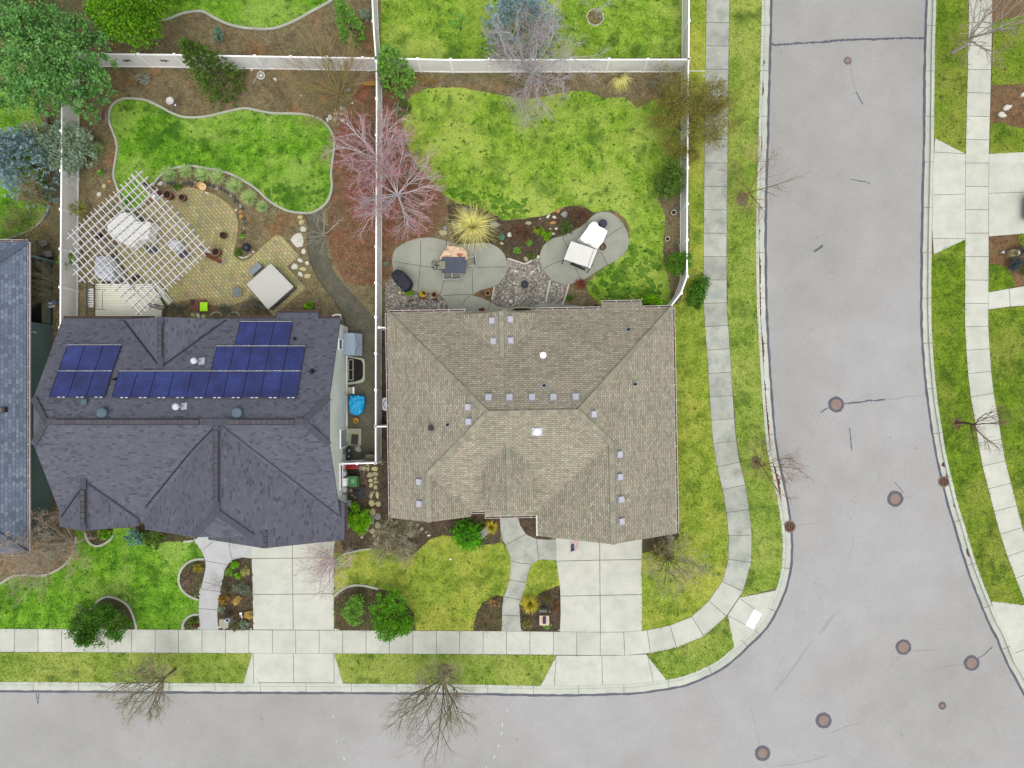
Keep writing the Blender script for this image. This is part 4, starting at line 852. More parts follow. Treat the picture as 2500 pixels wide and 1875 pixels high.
for nm, px, py, d, mt in (('gas_meter', 838, 1158, (.16, .3, .35), LIGHTM), ('meter_box', 834, 1178, (.25, .5, .7), WHITE), ('meter_box', 838, 1197, (.2, .3, .45), LIGHTM), ('meter_box', 837, 1205, (.16, .22, .4), STEEL), ('junction_box', 837, 1212, (.12, .18, .5), LIGHTM), ('hose_reel', 837, 1104, (.14, .3, .3), flat('hose', sr(92, 96, 84), .6))):
    m = MB(); m.box((-10.7 + d[0] / 2 - .06, ky(py), 1.1), d); m.box((-10.7 + d[0] / 2, ky(py), 1.1), (d[0] * .6, d[1] * .5, d[2] * 1.15)); part(nm, m, mt, h1)
# window well beside the wall
m = MB(); q = A(800, 780, [(375, 670), (540, 700), (640, 715), (682, 735), (690, 800), (690, 1060), (682, 1130), (640, 1160), (540, 1180), (375, 1205)], 7.54)
qi = A(800, 780, [(375, 700), (520, 722), (615, 745), (650, 790), (658, 850), (658, 1020), (648, 1080), (610, 1115), (520, 1140), (375, 1160)], 7.54)
raised(m, q, qi, 0, .12); part('window_well', m, flat('well_cream', sr(186, 192, 164), .6, .12), h1)
m = MB(); sheet(m, qi, .03); wl = part('well_floor', m, flat('well_dark', sr(44, 36, 34), .9, .4, 3), h1)
m = MB(); c = A(800, 780, [(385, 740), (468, 740), (468, 1115), (385, 1115)], 7.54)
for i in range(4): m.beam(P(*c[i], .1), P(*c[(i + 1) % 4], .1), .06, .06)
m.beam(P(*A(800, 780, [(385, 928)], 7.54)[0], .1), P(*A(800, 780, [(468, 928)], 7.54)[0], .1), .04, .05); part('well_window', m, flat('well_frame', sr(170, 170, 150), .6), h1)
# back window wells
m = MB()
for cx in (528, 571):
    q = [P(cx + 13 * math.cos(t_), 771 - 9 * math.sin(t_), .1) for t_ in np.linspace(-.1, PI + .1, 12)]; m.tube(q, .05, 6)
part('window_well', m, flat('well_cream', sr(186, 192, 164), .6, .12), h1)
# ------------------------------------------------------------------ tan roofed corner house
aR = math.radians(1.07); h2 = thing('house', 'corner house with sandy tan shingle hip roof dotted with square white vents', 'house', (1.2, -2.2, 0), aR)
def T2(p): return Vector((p[0] * math.cos(aR) - p[1] * math.sin(aR), p[0] * math.sin(aR) + p[1] * math.cos(aR), p[2]))
N2 = [(-7.6, 4.52, 2.7), (9.98, 4.52, 2.7), (3.7, -1.635, 6.5), (-1.41, -1.635, 6.5)]
W2 = [(-7.6, 4.52, 2.7), (-1.41, -1.635, 6.5), (-5.09, -5.3, 4.24), (-5.09, -8.12, 4.24), (-7.6, -8.12, 2.7)]
S2 = [(-1.41, -1.635, 6.5), (-5.09, -5.3, 4.24), (-2.9, -7.82, 2.684), (-1.84, -7.82, 2.684), (-1.84, -8.16, 2.474), (1.41, -8.16, 2.474), (5.62, -3.56, 5.313), (3.7, -1.635, 6.5)]
E2 = [(9.98, 4.52, 2.7), (3.7, -1.635, 6.5), (5.64, -3.54, 5.33), (5.68, -9.4, 5.3), (9.98, -9.4, 2.7)]
RW2 = [(5.68, -3.45, 5.33), (5.68, -9.4, 5.3), (1.39, -9.4, 2.66), (1.39, -7.6, 2.66)]
LE2 = [(-5.09, -5.2, 4.25), (-5.09, -8.12, 4.24), (-2.67, -8.12, 2.75), (-2.67, -7.6, 2.75)]
NW2 = [(-.55, 1.55, 4.5), (-.55, 4.3, 4.5), (-2.95, 4.3, 3.02), (-2.95, 4.0, 3.02)]; NE2 = [(-.55, 1.55, 4.5), (-.55, 4.3, 4.5), (1.85, 4.3, 3.02), (1.85, 4.0, 3.02)]
EW2 = [(-.3, -3.4, 5.38), (-.3, -7.4, 5.38), (-1.71, -7.4, 4.51), (-1.71, -4.75, 4.51)]; EE2 = [(-.3, -3.4, 5.38), (-.3, -7.4, 5.38), (1.11, -7.4, 4.51), (1.11, -4.75, 4.51)]
NB2 = [(5.62, 4.52, 2.7), (8.15, 4.52, 2.7), (8.15, 4.92, 2.45), (5.62, 4.92, 2.45)]
F2 = [[T2(p) for p in f] for f in (N2, W2, S2, E2, RW2, LE2, NW2, NE2, EW2, EE2, NB2)]
rf = MB(); rfaces(rf, F2); part('roof', rf, SH_TAN, h2, uv=True)
w = MB(); ST2 = m_siding('beige_siding', sr(196, 182, 166), .18)
w.prism([T2((x, y, 0))[:2] for x, y in ((-7.3, 4.2), (9.7, 4.2), (9.7, -9.1), (1.7, -9.1), (1.7, -7.5), (-2.95, -7.5), (-2.95, -7.8), (-7.3, -7.8))], -.05, 2.5)
w.prism([T2((x, y, 0))[:2] for x, y in ((5.8, 4.21), (7.95, 4.21), (7.95, 4.62), (5.8, 4.62))], -.05, 2.3)
def gab(y, prof, y2):
    a = [T2((x, y, z)) for x, z in prof]; b = [T2((x, y2, z)) for x, z in prof]
    w.poly(a); w.poly(b[::-1])
    for i in range(len(a)): j = (i + 1) % len(a); w.poly([a[i], a[j], b[j], b[i]])
gab(-9.1, [(1.75, 2.5), (9.65, 2.5), (5.68, 4.95)], -8.7); gab(-7.8, [(-7.25, 2.5), (-2.95, 2.5), (-5.09, 3.85)], -7.5)
gab(-7.15, [(-1.55, 2.6), (.95, 2.6), (.95, 4.3), (-.3, 5.05), (-1.55, 4.3)], -5.); gab(4.05, [(-2.8, 2.5), (1.7, 2.5), (1.7, 2.8), (-.55, 4.2), (-2.8, 2.8)], 3.8)
part('wall', w, ST2, h2)
L2 = lambda a, b: (T2(a), T2(b))
caps(h2, [L2((-7.6, 4.52, 2.7), (-1.41, -1.635, 6.5)), L2((9.98, 4.52, 2.7), (3.7, -1.635, 6.5)), L2((-1.41, -1.635, 6.5), (3.7, -1.635, 6.5)), L2((-1.41, -1.635, 6.5), (-5.09, -5.3, 4.24)), L2((-5.09, -5.3, 4.24), (-5.09, -8.12, 4.24)), L2((3.7, -1.635, 6.5), (5.65, -3.5, 5.33)), L2((5.68, -3.5, 5.33), (5.68, -9.4, 5.3)), L2((-.55, 1.6, 4.5), (-.55, 4.3, 4.5)), L2((-.3, -3.4, 5.38), (-.3, -7.4, 5.38))], CAPT, .28, .3, .16)
gutters(h2, [L2((-7.6, 4.54, 2.58), (-2.72, 4.54, 2.58)), L2((1.62, 4.54, 2.58), (5.58, 4.54, 2.58)), L2((5.62, 4.94, 2.34), (8.15, 4.94, 2.34)), L2((8.2, 4.54, 2.58), (9.98, 4.54, 2.58)), L2((10.0, 4.52, 2.58), (10.0, -9.4, 2.58)), L2((-7.62, 4.52, 2.58), (-7.62, -8.12, 2.58)), L2((-2.67, -7.84, 2.55), (-1.86, -7.84, 2.55)), L2((-1.84, -8.18, 2.36), (1.37, -8.18, 2.36))])
m = MB(); a, b = L2((1.37, -8.1, 2.6), (1.37, -9.4, 2.6)); m.beam(a, b, .1, .14); part('rake_board', m, GUT, h2)
for px, py in ((1205, 783), (1242, 780), (1208.5, 833), (1243, 831.6), (1193, 972.6), (1244, 972.6), (1299, 972), (1351, 972), (1405, 971), (1146, 993.6), (1147.5, 1029), (1446, 1011), (1026.5, 1176), (1027, 1229), (1509, 1109), (1510, 1164), (1512, 1218.6), (1514, 1272)):
    p, n = onroof(px, py, F2); rot = Vector((0, 0, 1)).rotation_difference(n).to_matrix()
    m = MB(); m.box(p + n * .12, (.3, .3, .16), m=rot); m.box(p + n * .19, (.34, .34, .03), m=rot); v = part('roof_vent', m, flat('vent_cap', sr(208, 208, 220), .5, .08, 3), h2)
    m = MB(); m.box(p + n * .012, (.46, .46, .012), m=rot); part('flange', m, flat('vent_flange', sr(168, 168, 168), .6, .15), v)
for px, py in ((1328, 941), (1093, 1037), (1533, 805), (1549, 938)):
    p, n = onroof(px, py, F2); rot = Vector((0, 0, 1)).rotation_difference(n).to_matrix(); m = MB(); m.box(p + n * .02, (.3, .3, .02), m=rot); v = part('pipe_flashing', m, flat('pale_flashing', sr(176, 188, 200), .5), h2)
    m = MB(); m.lathe(p, [(.085, 0), (.085, .35), (.06, .35), (.06, .2)], 14); part('vent_pipe', m, BLACK, v)
p, n = onroof(1053, 1044, F2); m = MB(); m.box(p + Vector((0, 0, .1)), (.26, .26, .25)); m.box(p + Vector((0, 0, .24)), (.3, .3, .05)); part('box_vent', m, BLACK, h2)
p, n = onroof(1325, 868, F2); m = MB(); m.lathe(p, [(.13, 0), (.13, .5)], 14); f_ = part('flue_pipe', m, LIGHTM, h2); m = MB(); m.lathe(p + Vector((0, 0, .42)), [(.14, 0), (.19, .06), (.19, .2), (.1, .26)], 18); part('cap', m, WHITE, f_)
m = MB(); m.slab([onroof(1325 + dx, 866 + dy, F2)[0] + Vector((0, 0, .03)) for dx, dy in ((-9, -7), (9, -7), (5, 10), (-5, 10))], .015); part('flashing', m, LIGHTM, f_)
p, n = onroof(1311, 1053, F2); m = MB(); m.lathe(p + Vector((0, 0, -.05)), [(.24, 0), (.24, .2), (.22, .28), (.15, .36), (.05, .4)], 20); part('skylight_dome', m, flat('bright_dome', (.86, .87, .9, 1), .15, .04, 2, .2), h2, smooth=True)
m = MB(); rot = Vector((0, 0, 1)).rotation_difference(n).to_matrix(); m.box(p + n * .03, (.62, .55, .03), m=rot); part('dome_flashing', m, flat('dome_pan', sr(214, 216, 226), .4, .08), h2)
dm = flat('roof_patch', sr(118, 76, 60), .8, .3, 5)
for (a, b, hh) in (((1248, 763), (1301, 763), 11.5), ((1030, 764), (1084, 764), 6)):
    m = MB(); pr = [(.0, 0), (.02, .5), (.08, .8), (.2, 1.), (.5, 1.05), (.8, 1.), (.92, .8), (.98, .5), (1., 0)]
    q = [(a[0] + (b[0] - a[0]) * t_, a[1] - hh * u_) for t_, u_ in pr]; m.tube([P(x, y, .12) for x, y in q], .05, 6); v = part('window_well', m, flat('well_cream', sr(186, 192, 164), .6, .12), h2)
    m = MB(); sheet(m, [(q[0][0], 770)] + q + [(q[-1][0], 770)], .05); part('well_floor', m, flat('well_rust', sr(86, 50, 46), .9, .3), v)
# porch steps (pale concrete) at the back door
m = MB(); m.prism([P(*q)[:2] for q in ((1094, 748), (1140, 747), (1140, 775), (1094, 775))], 0, .16); m.prism([P(*q)[:2] for q in ((1094.5, 756), (1130, 756), (1130, 775), (1094.5, 775))], .16, .3); part('back_step', m, CONC_P, h2)
# ------------------------------------------------------------------ blue grey roofed house at the left border
h3 = thing('house', 'left border house with blue grey shingles and dark green walls, mostly outside the frame', 'house', (-35, -.8, 0))
xe, xw, yn, ys, ze, zr3 = -29.65, -41.65, 8.69, -10.34, 3.1, 6.1; xr = (xe + xw) / 2
F3 = [[(xe, yn, ze), (xe, ys, ze), (xr, ys + 6, zr3), (xr, yn - 6, zr3)], [(xw, yn, ze), (xw, ys, ze), (xr, ys + 6, zr3), (xr, yn - 6, zr3)], [(xe, yn, ze), (xw, yn, ze), (xr, yn - 6, zr3)], [(xe, ys, ze), (xw, ys, ze), (xr, ys + 6, zr3)]]
rf = MB(); rfaces(rf, F3); part('roof', rf, SH_BLUE, h3, uv=True)
caps(h3, [((xe, yn, ze), (xr, yn - 6, zr3)), ((xe, ys, ze), (xr, ys + 6, zr3)), ((xr, ys + 6, zr3), (xr, yn - 6, zr3))], CAPB, .36, .3, .1)
gutters(h3, [((xe + .01, ys, ze - .13), (xe + .01, yn, ze - .13)), ((xe, yn + .01, ze - .13), (xw, yn + .01, ze - .13)), ((xe, ys - .01, ze - .13), (xw, ys - .01, ze - .13))])
w = MB(); GRN = m_siding('shade_lifted_green_siding', sr(120, 148, 144), .2)  # green lightened in the colour to make up for shade between the houses
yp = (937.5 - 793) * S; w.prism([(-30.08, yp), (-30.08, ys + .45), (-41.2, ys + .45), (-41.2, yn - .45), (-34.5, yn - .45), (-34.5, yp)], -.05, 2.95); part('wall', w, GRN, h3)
m = MB(); m.prism([(-34.5, yp + .01), (-30.05, yp + .01), (-30.05, yn - .3), (-34.5, yn - .3)], 0, .1); part('porch_floor', m, flat('porch_slab', sr(60, 58, 56), .9), h3)
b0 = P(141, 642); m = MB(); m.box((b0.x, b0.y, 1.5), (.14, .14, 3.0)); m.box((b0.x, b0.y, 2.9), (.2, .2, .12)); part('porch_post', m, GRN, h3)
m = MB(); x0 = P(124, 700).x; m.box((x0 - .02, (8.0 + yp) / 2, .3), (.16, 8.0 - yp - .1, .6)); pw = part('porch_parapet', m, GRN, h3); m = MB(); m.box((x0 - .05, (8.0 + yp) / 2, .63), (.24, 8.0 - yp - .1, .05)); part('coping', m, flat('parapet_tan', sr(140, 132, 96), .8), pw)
m = MB(); q = P(117, 812, 1.6); m.box((-30.0, q.y, 2.0), (.16, .14, .22)); m.lathe((-29.95, q.y, 1.8), [(.05, 0), (.09, .05), (.07, .2)], 10); part('wall_lamp', m, LIGHTM, h3)
p, n = onroof(8, 1000.5, F3); m = MB(); m.box(p + Vector((.06, 0, .1)), (.34, .3, .3)); v = part('box_vent', m, flat('vent_dark', sr(70, 74, 78), .6), h3); m = MB(); m.box(p + Vector((-.02, 0, .27)), (.2, .24, .03)); part('vent_lid', m, flat('vent_brown', sr(140, 124, 92), .6), v)
# ================================================================== FENCES
FH = 1.8
def fence(pts, label, group='white vinyl fence runs', h=FH, post_px=88., first=0., ends=True, gate=False):
    """pts: photo pixels of the top rail"""
    W3 = [P(x, y, h) for x, y in pts]; W3 = [Vector((p.x, p.y, 0)) for p in W3]
    root = thing('fence' if not gate else 'gate', label, 'fence' if not gate else 'gate', W3[0], group=group)
    step = post_px * S * .96; posts = []
    for i in range(len(W3) - 1):
        a, b = W3[i], W3[i + 1]; L = (b - a).length; d = (b - a) / L
        cuts = [0.]; t = first if i == 0 else step
        if t < .3: t += step
        while t < L - .5: cuts.append(t); t += step
        cuts.append(L)
        for c in cuts:
            p = a + d * c
            if all((p - q).length > .3 for q, _ in posts): posts.append((p, math.atan2(d.y, d.x)))
        for c0, c1 in zip(cuts, cuts[1:]):
            m = MB(); p, q = a + d * (c0 + .06), a + d * (c1 - .06)
            m.beam(p + Vector((0, 0, h / 2 - .02)), q + Vector((0, 0, h / 2 - .02)), .04, h - .16)
            n = int((c1 - c0) / .16)
            for k in range(n): w_ = p + (q - p) * ((k + .5) / n); m.box(w_ + Vector((0, 0, h / 2 - .02)), (.1, .052, h - .2), rz=math.atan2(d.y, d.x))
            part('panel', m, VINYL, root)
            m = MB(); m.beam(p + Vector((0, 0, h - .045)), q + Vector((0, 0, h - .045)), .085, .09); part('rail', m, WHITE, root); m = MB(); m.beam(p + Vector((0, 0, .09)), q + Vector((0, 0, .09)), .085, .12); part('bottom_rail', m, WHITE, root)
    for p, a in posts:
        m = MB(); m.box(p + Vector((0, 0, h / 2 + .02)), (.127, .127, h + .04), rz=a); o = part('post', m, WHITE, root)
        m = MB(); m.box(p + Vector((0, 0, h + .05)), (.16, .16, .035), rz=a); m.box(p + Vector((0, 0, h + .08)), (.11, .11, .03), rz=a); part('cap', m, WHITE, o)
    return root
fence([(132, 130), (250, 131.5), (468, 134), (534, 136), (917, 142)], 'white fence along the back of the yard with the pergola', first=(298 - 132) * S * .96 - 2 * 88 * S * .96 + 88 * S * .96)
fence([(917.5, 142), (911, 52), (906, -70)], 'white fence running off the top edge between the two far yards')
fence([(917.5, 142), (1100, 146), (1300, 145.5), (1681, 145)], 'white fence behind the bare pinkish tree, between mossy lawns', post_px=94, first=8 * S)
fence([(1681.5, 144), (1683, -70)], 'white fence by the pavement running off the top edge', post_px=93)
fence([(1681, 146), (1678, 498), (1677.5, 675), (1663, 715.5), (1637.5, 748)], 'white fence along the pavement side with a bent end meeting the tan roof')
fence([(918.5, 150), (919.5, 241), (918.5, 513), (917.5, 774), (917, 1041), (917, 1130)], 'long white fence between the pergola yard and the corner house yard', post_px=89)
fence([(836, 1132.5), (872, 1131.5), (916, 1130.5)], 'short white gate fence closing the side yard by the green bin', post_px=44)
fence([(926, 799.5), (945, 800)], 'tiny white cross fence at the top of the narrow passage', post_px=88)
fence([(917.5, 1041.5), (951, 1041.5)], 'tiny white cross fence at the middle of the narrow passage', post_px=88)
fence([(151, 132), (150.7, 226), (149.5, 417), (148, 608), (147.5, 701), (147, 800)], 'white fence between the pergola yard and the left border house', post_px=94, first=0.)
# ================================================================== PLANTS
def leafset(mb, C, D, L, W, tint, jit=.25):
    """C centres (n,3), D leaf axes (n,3): diamond leaves"""
    n = len(C); D = D / np.maximum(1e-6, np.linalg.norm(D, axis=1, keepdims=True))
    up = NR.normal(size=(n, 3)); sd = np.cross(D, up); sd /= np.maximum(1e-6, np.linalg.norm(sd, axis=1, keepdims=True))
    l = (L * NR.uniform(1 - jit, 1 + jit, (n, 1))); w = (W * NR.uniform(1 - jit, 1 + jit, (n, 1)))
    V = np.stack([C - D * l / 2, C + sd * w / 2, C + D * l / 2, C - sd * w / 2], 1).reshape(-1, 3)
    F = np.arange(n * 4).reshape(n, 4)
    mb.arrays(V, F, tint)
def lobes_foliage(mb, lobes, n, L=.14, W=.08, clump=28, var=.28, out=.8, hue=.08):
    """lobes: (center Vector, rx, ry, rz). leaves in clumps near each lobe's surface"""
    vol = np.array([l[1] * l[2] + l[1] * l[3] + l[2] * l[3] for l in lobes]); vol /= vol.sum()
    for (c, rx, ry, rz), fr in zip(lobes, vol):
        k = max(3, int(n * fr / clump)); d = NR.normal(size=(k, 3)); d[:, 2] = np.abs(d[:, 2]) * .9 - .25 * (NR.rand(k) < .35); d /= np.linalg.norm(d, axis=1, keepdims=True)
        rad = NR.uniform(.45, 1.08, (k, 1)) ** .6; cc = d * rad * np.array([rx, ry, rz]) + np.array(c)
        ct = 1 + NR.uniform(-var, var, k); hs = NR.uniform(-hue, hue, k)
        rs = .2 * (rx + ry + rz) / 3 + .05
        C = np.repeat(cc, clump, 0) + NR.normal(size=(k * clump, 3)) * rs * .55
        D = np.repeat(d, clump, 0) * out + NR.normal(size=(k * clump, 3)) * .7
        t = np.repeat(ct, clump) * NR.uniform(.75, 1.25, k * clump); h = np.repeat(hs, clump)
        leafset(mb, C, D, L, W, np.stack([t * (1 + h), t, t * (1 - h)], 1))
def shrub(label, px, py, rx, ry, h, mat, n=1500, L=.13, W=.07, name='shrub', cat='shrub', group=None, lobes=4, var=.28, seed=1, stem=True, out=.8):
    """px,py,rx,ry: the crown as it shows in the photo; h metres tall"""
    rr = random.Random(seed + int(px)); z = h * .5; c = P(px, py, z); k = S * (CH - z) / CH; X, Y = rx * k, ry * k
    t = thing(name, label, cat, (c.x, c.y, 0), group=group); m = MB()
    ls = [(c + Vector((rr.uniform(-.12, .12) * X, rr.uniform(-.12, .12) * Y, 0)), X * .72, Y * .72, h * .44)]
    for i in range(lobes + 3):
        a = rr.uniform(0, 2 * PI); f = rr.uniform(.4, .74); q = rr.uniform(.26, .56); ls.append((c + Vector((math.cos(a) * X * f, math.sin(a) * Y * f, rr.uniform(-.15, .2) * h)), X * q, Y * q, h * .3))
    lobes_foliage(m, ls, n, L, W, var=var, out=out); part('foliage', m, mat, t)
    if stem:
        m = MB()
        for i in range(5):
            a = i * 2 * PI / 5 + rr.random(); m.tube([(c.x, c.y, 0), (c.x + math.cos(a) * X * .25, c.y + math.sin(a) * Y * .25, h * .4), (c.x + math.cos(a) * X * .55, c.y + math.sin(a) * Y * .55, h * .75)], [.03, .022, .01], 5)
        part('stem', m, BARK_G, t)
    return t
def conifer(label, bx, by, rpx, h, mat, n=5000, L=.2, W=.05, group=None, name='conifer_tree', power=1.0, base_h=.15, lean=(0, 0), tuft=9):
    b = P(bx, by); t = thing(name, label, 'tree', b, group=group); Rm = M(rpx); m = MB()
    k = n // tuft; zz = NR.rand(k) ** 1.25 * (1 - base_h) + base_h; an = NR.rand(k) * 2 * PI
    rad = Rm * np.maximum(.03, (1 - zz)) ** power * (1 + .18 * np.sin(an * 7 + zz * 40)) * NR.uniform(.55, 1.06, k)
    cc = np.stack([b.x + np.cos(an) * rad + lean[0] * zz, b.y + np.sin(an) * rad + lean[1] * zz, zz * h - .18 * rad], 1)
    d = np.stack([np.cos(an), np.sin(an), np.full(k, .25)], 1)
    C = np.repeat(cc, tuft, 0); D = np.repeat(d, tuft, 0) + NR.normal(size=(k * tuft, 3)) * .55; C = C + D * L * .35
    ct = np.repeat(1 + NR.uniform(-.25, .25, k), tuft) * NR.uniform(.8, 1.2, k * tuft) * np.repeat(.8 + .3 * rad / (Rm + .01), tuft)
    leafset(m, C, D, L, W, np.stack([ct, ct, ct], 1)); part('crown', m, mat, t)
    m = MB(); m.tube([b, b + Vector((lean[0] * .5, lean[1] * .5, h * .5)), b + Vector((lean[0], lean[1], h * .96))], [.12, .07, .015], 7)
    for i in range(26):
        z = h * (.12 + .8 * i / 26); a = i * 2.4; r_ = Rm * (1 - z / h) * .85; o = Vector((b.x + lean[0] * z / h, b.y + lean[1] * z / h, z)); m.tube([o, o + Vector((math.cos(a) * r_, math.sin(a) * r_, -.1 * r_))], [.025, .006], 4)
    part('trunk', m, BARK_G, t); return t
def grow(limb, twig, p, d, L, r, lev, mx, cfg, rr, tips):
    n = 4 if lev < 2 else 3; pts = [p]; q = p
    for i in range(n):
        d = (d + Vector((rr.gauss(0, 1), rr.gauss(0, 1), rr.gauss(0, 1))) * cfg['wig'] + Vector((0, 0, cfg['up'] * (.5 if lev else 1)))).normalized(); q = q + d * L / n; pts.append(q)
    end = r * (.35 if lev < mx else .3); (limb if lev < 2 else twig).tube(pts, [r + (end - r) * i / n for i in range(n + 1)], 5 if lev < 2 else 3, cap=False)
    if lev == mx: tips.append(q); return
    k = cfg['kids'][lev]
    for i in range(k):
        f = cfg['f0'] + (1 - cfg['f0']) * (i + rr.random()) / k; j = min(n - 1, int(f * n)); s_ = pts[j].lerp(pts[j + 1], f * n - j); ax = (pts[j + 1] - pts[j]).normalized()
        o = ax.orthogonal().normalized(); o.rotate(Matrix.Rotation(rr.uniform(0, 2 * PI), 3, ax)); a = math.radians(rr.uniform(*cfg['ang']))
        grow(limb, twig, s_, ax * math.cos(a) + o * math.sin(a), L * rr.uniform(*cfg['len']) * (1.15 - .45 * f), max(cfg['rmin'], r * (.55 - .2 * f)), lev + 1, mx, cfg, rr, tips)
def bare_tree(label, bx, by, h, spread, bark, twigm, seed=1, trunk=.3, limbs=7, kids=(6, 6, 4), mx=3, r0=.09, el=(25, 75), wig=.13, up=.06, lean=(0, 0), rmin=.007, ang=(22, 50), ln=(.42, .62), bud=None, nb=0, group=None, name='bare_tree', cat='tree', blen=.06, ring=None, az=None, multi=False):
    rr = random.Random(seed); b = P(bx, by); t = thing(name, label, cat, b, group=group); lm, tw = MB(), MB(); tips = []
    th = h * trunk; top = b + Vector((lean[0] * trunk, lean[1] * trunk, th))
    if not multi: lm.tube([b, b.lerp(top, .5) + Vector((rr.gauss(0, .04), rr.gauss(0, .04), 0)), top], [r0 * 1.25, r0, r0 * .85], 8)
    cfg = dict(wig=wig, up=up, kids=kids, f0=.25, ang=ang, len=ln, rmin=rmin)
    for i in range(limbs):
        a = (az[0] + (az[1] - az[0]) * (i + rr.random()) / limbs) if az else 2 * PI * (i + rr.uniform(-.3, .3)) / limbs
        e = math.radians(rr.uniform(*el)); H_ = (h - th) if not multi else h
        d = Vector((math.cos(a) * math.cos(e), math.sin(a) * math.cos(e), math.sin(e)))
        L = min(H_ / max(.25, math.sin(e)) * .62, spread / max(.2, math.cos(e)) * .72); d = (d + Vector((lean[0], lean[1], 0)) / max(h, 1)).normalized()
        st = b.lerp(top, rr.uniform(.75, 1.)) if not multi else b + Vector((rr.gauss(0, .08), rr.gauss(0, .08), 0))
        grow(lm, tw, st, d, L, r0 * (.6 if not multi else .5) * rr.uniform(.7, 1.1), 0, mx, cfg, rr, tips)
    part('trunk', lm, bark, t); part('twigs', tw, twigm, t)
    if bud and nb:
        m = MB(); C = np.array([tuple(tips[rr.randrange(len(tips))]) for _ in range(nb)]) + NR.normal(size=(nb, 3)) * .1; tt = NR.uniform(.7, 1.3, nb)
        leafset(m, C, NR.normal(size=(nb, 3)), blen, blen * .55, np.stack([tt, tt, tt], 1)); part('buds', m, bud, t)
    return t
def clump(label, px, py, rpx, h, mat, n=220, w=.02, droop=.5, name='grass_clump', cat='plant', group=None, segs=4, seed=1, z0=0., bias=None, rlo=.55):
    c = P(px, py, 0); t = thing(name, label, cat, c, group=group); m = MB(); rr = random.Random(seed + int(px * 7)); Rm = M(rpx)
    for i in range(n):
        a = rr.uniform(0, 2 * PI) if not bias else rr.gauss(bias[0], bias[1]); L = Rm * rr.uniform(rlo, 1.1); hh = h * rr.uniform(.4, 1.1); s_ = Vector((math.cos(a), math.sin(a), 0)); o = Vector((-s_.y, s_.x, 0)) * w / 2
        col = rr.uniform(.7, 1.25); col = (col * rr.uniform(.92, 1.1), col, col * rr.uniform(.8, 1.1)); pr = None; bend = rr.gauss(0, .25)
        for k in range(segs + 1):
            f = k / segs; z = hh * (math.sin(min(1, f * 1.0) * PI * (.5 + droop * .5)) if droop else f); dd = s_ * (L * f) + Vector((-s_.y, s_.x, 0)) * bend * L * f * f
            p = c + dd + Vector((0, 0, z0 + .02 + z)) + s_ * .03; q = o * (1 - f * .85)
            if pr: m.poly([pr[0], pr[1], p - q, p + q], col)
            pr = (p + q, p - q)
    part('blades', m, mat, t); return t
LG = lambda nm, r_, g_, b_, f=1.55, tr=.3: leafmat(nm, sr(min(255, r_ * (1.2 if g_ > r_ and g_ > b_ and r_ < 110 else 1)), g_, b_ * (.95 if g_ > r_ and g_ > b_ else 1), f * 1.38), tr)
LG_ = lambda nm, r_, g_, b_, f=1.55, tr=.3: leafmat(nm, sr(r_, g_, b_, f * 1.38), tr)
LGx = lambda nm, r_, g_, b_, f=1.55, tr=.3: leafmat(nm, sr(r_, g_, b_, f), tr)
# --- trees with leaves
G1 = LG_('leaf_mid', 98, 142, 74); G2 = LG('leaf_bright', 78, 140, 24); G3 = LG('leaf_deep', 72, 112, 46); G4 = LG('leaf_fresh', 96, 160, 70); SPR = LG_('spruce_blue', 128, 150, 154, 1.75); SAGE = LG_('sage', 128, 146, 120); G5 = LG('leaf_lime', 110, 160, 20); G6 = LG('leaf_dark', 58, 112, 30); OLV = LG('olive_twig', 128, 122, 66); LAV = LG('lavender_grey', 106, 106, 96); TEAL = LG_('blue_green', 100, 138, 116); STRAW = LG('straw', 216, 210, 138, 1.4); YUC = LG_('yucca', 162, 186, 122, 1.4); RBR = LG('red_brown_twig', 122, 88, 68, 1.2); YEL = LG('yellow_blade', 192, 178, 60, 1.35); SLAT = LG('slate_blue_leaf', 74, 88, 96, 1.2)
def leafy_tree(label, lobes, mat, n, trunk_pts, r0=.16, L=.2, W=.12, name='leafy_tree', group=None, clump_=30, var=.25, out=.8):
    ls = []
    for px, py, z, r_, rz in lobes: c = P(px, py, z); ls.append((c, r_, r_, rz))
    b = P(*trunk_pts[0][:2]); t = thing(name, label, 'tree', b, group=group); m = MB(); lobes_foliage(m, ls, n, L, W, clump=clump_, var=var, out=out); part('crown', m, mat, t)
    m = MB(); tp = [P(*q) for q in trunk_pts]; m.tube(tp, [r0 * (1 - .5 * i / len(tp)) for i in range(len(tp))], 8)
    for c, r_, _, rz in ls: m.tube([tp[-1], tp[-1].lerp(c, .6) + Vector((0, 0, .1)), c + Vector((0, 0, rz * .4))], [r0 * .45, r0 * .25, .02], 5)
    part('trunk', m, flat('pale_bark', sr(168, 158, 128), .9, .25, 5), t); return t
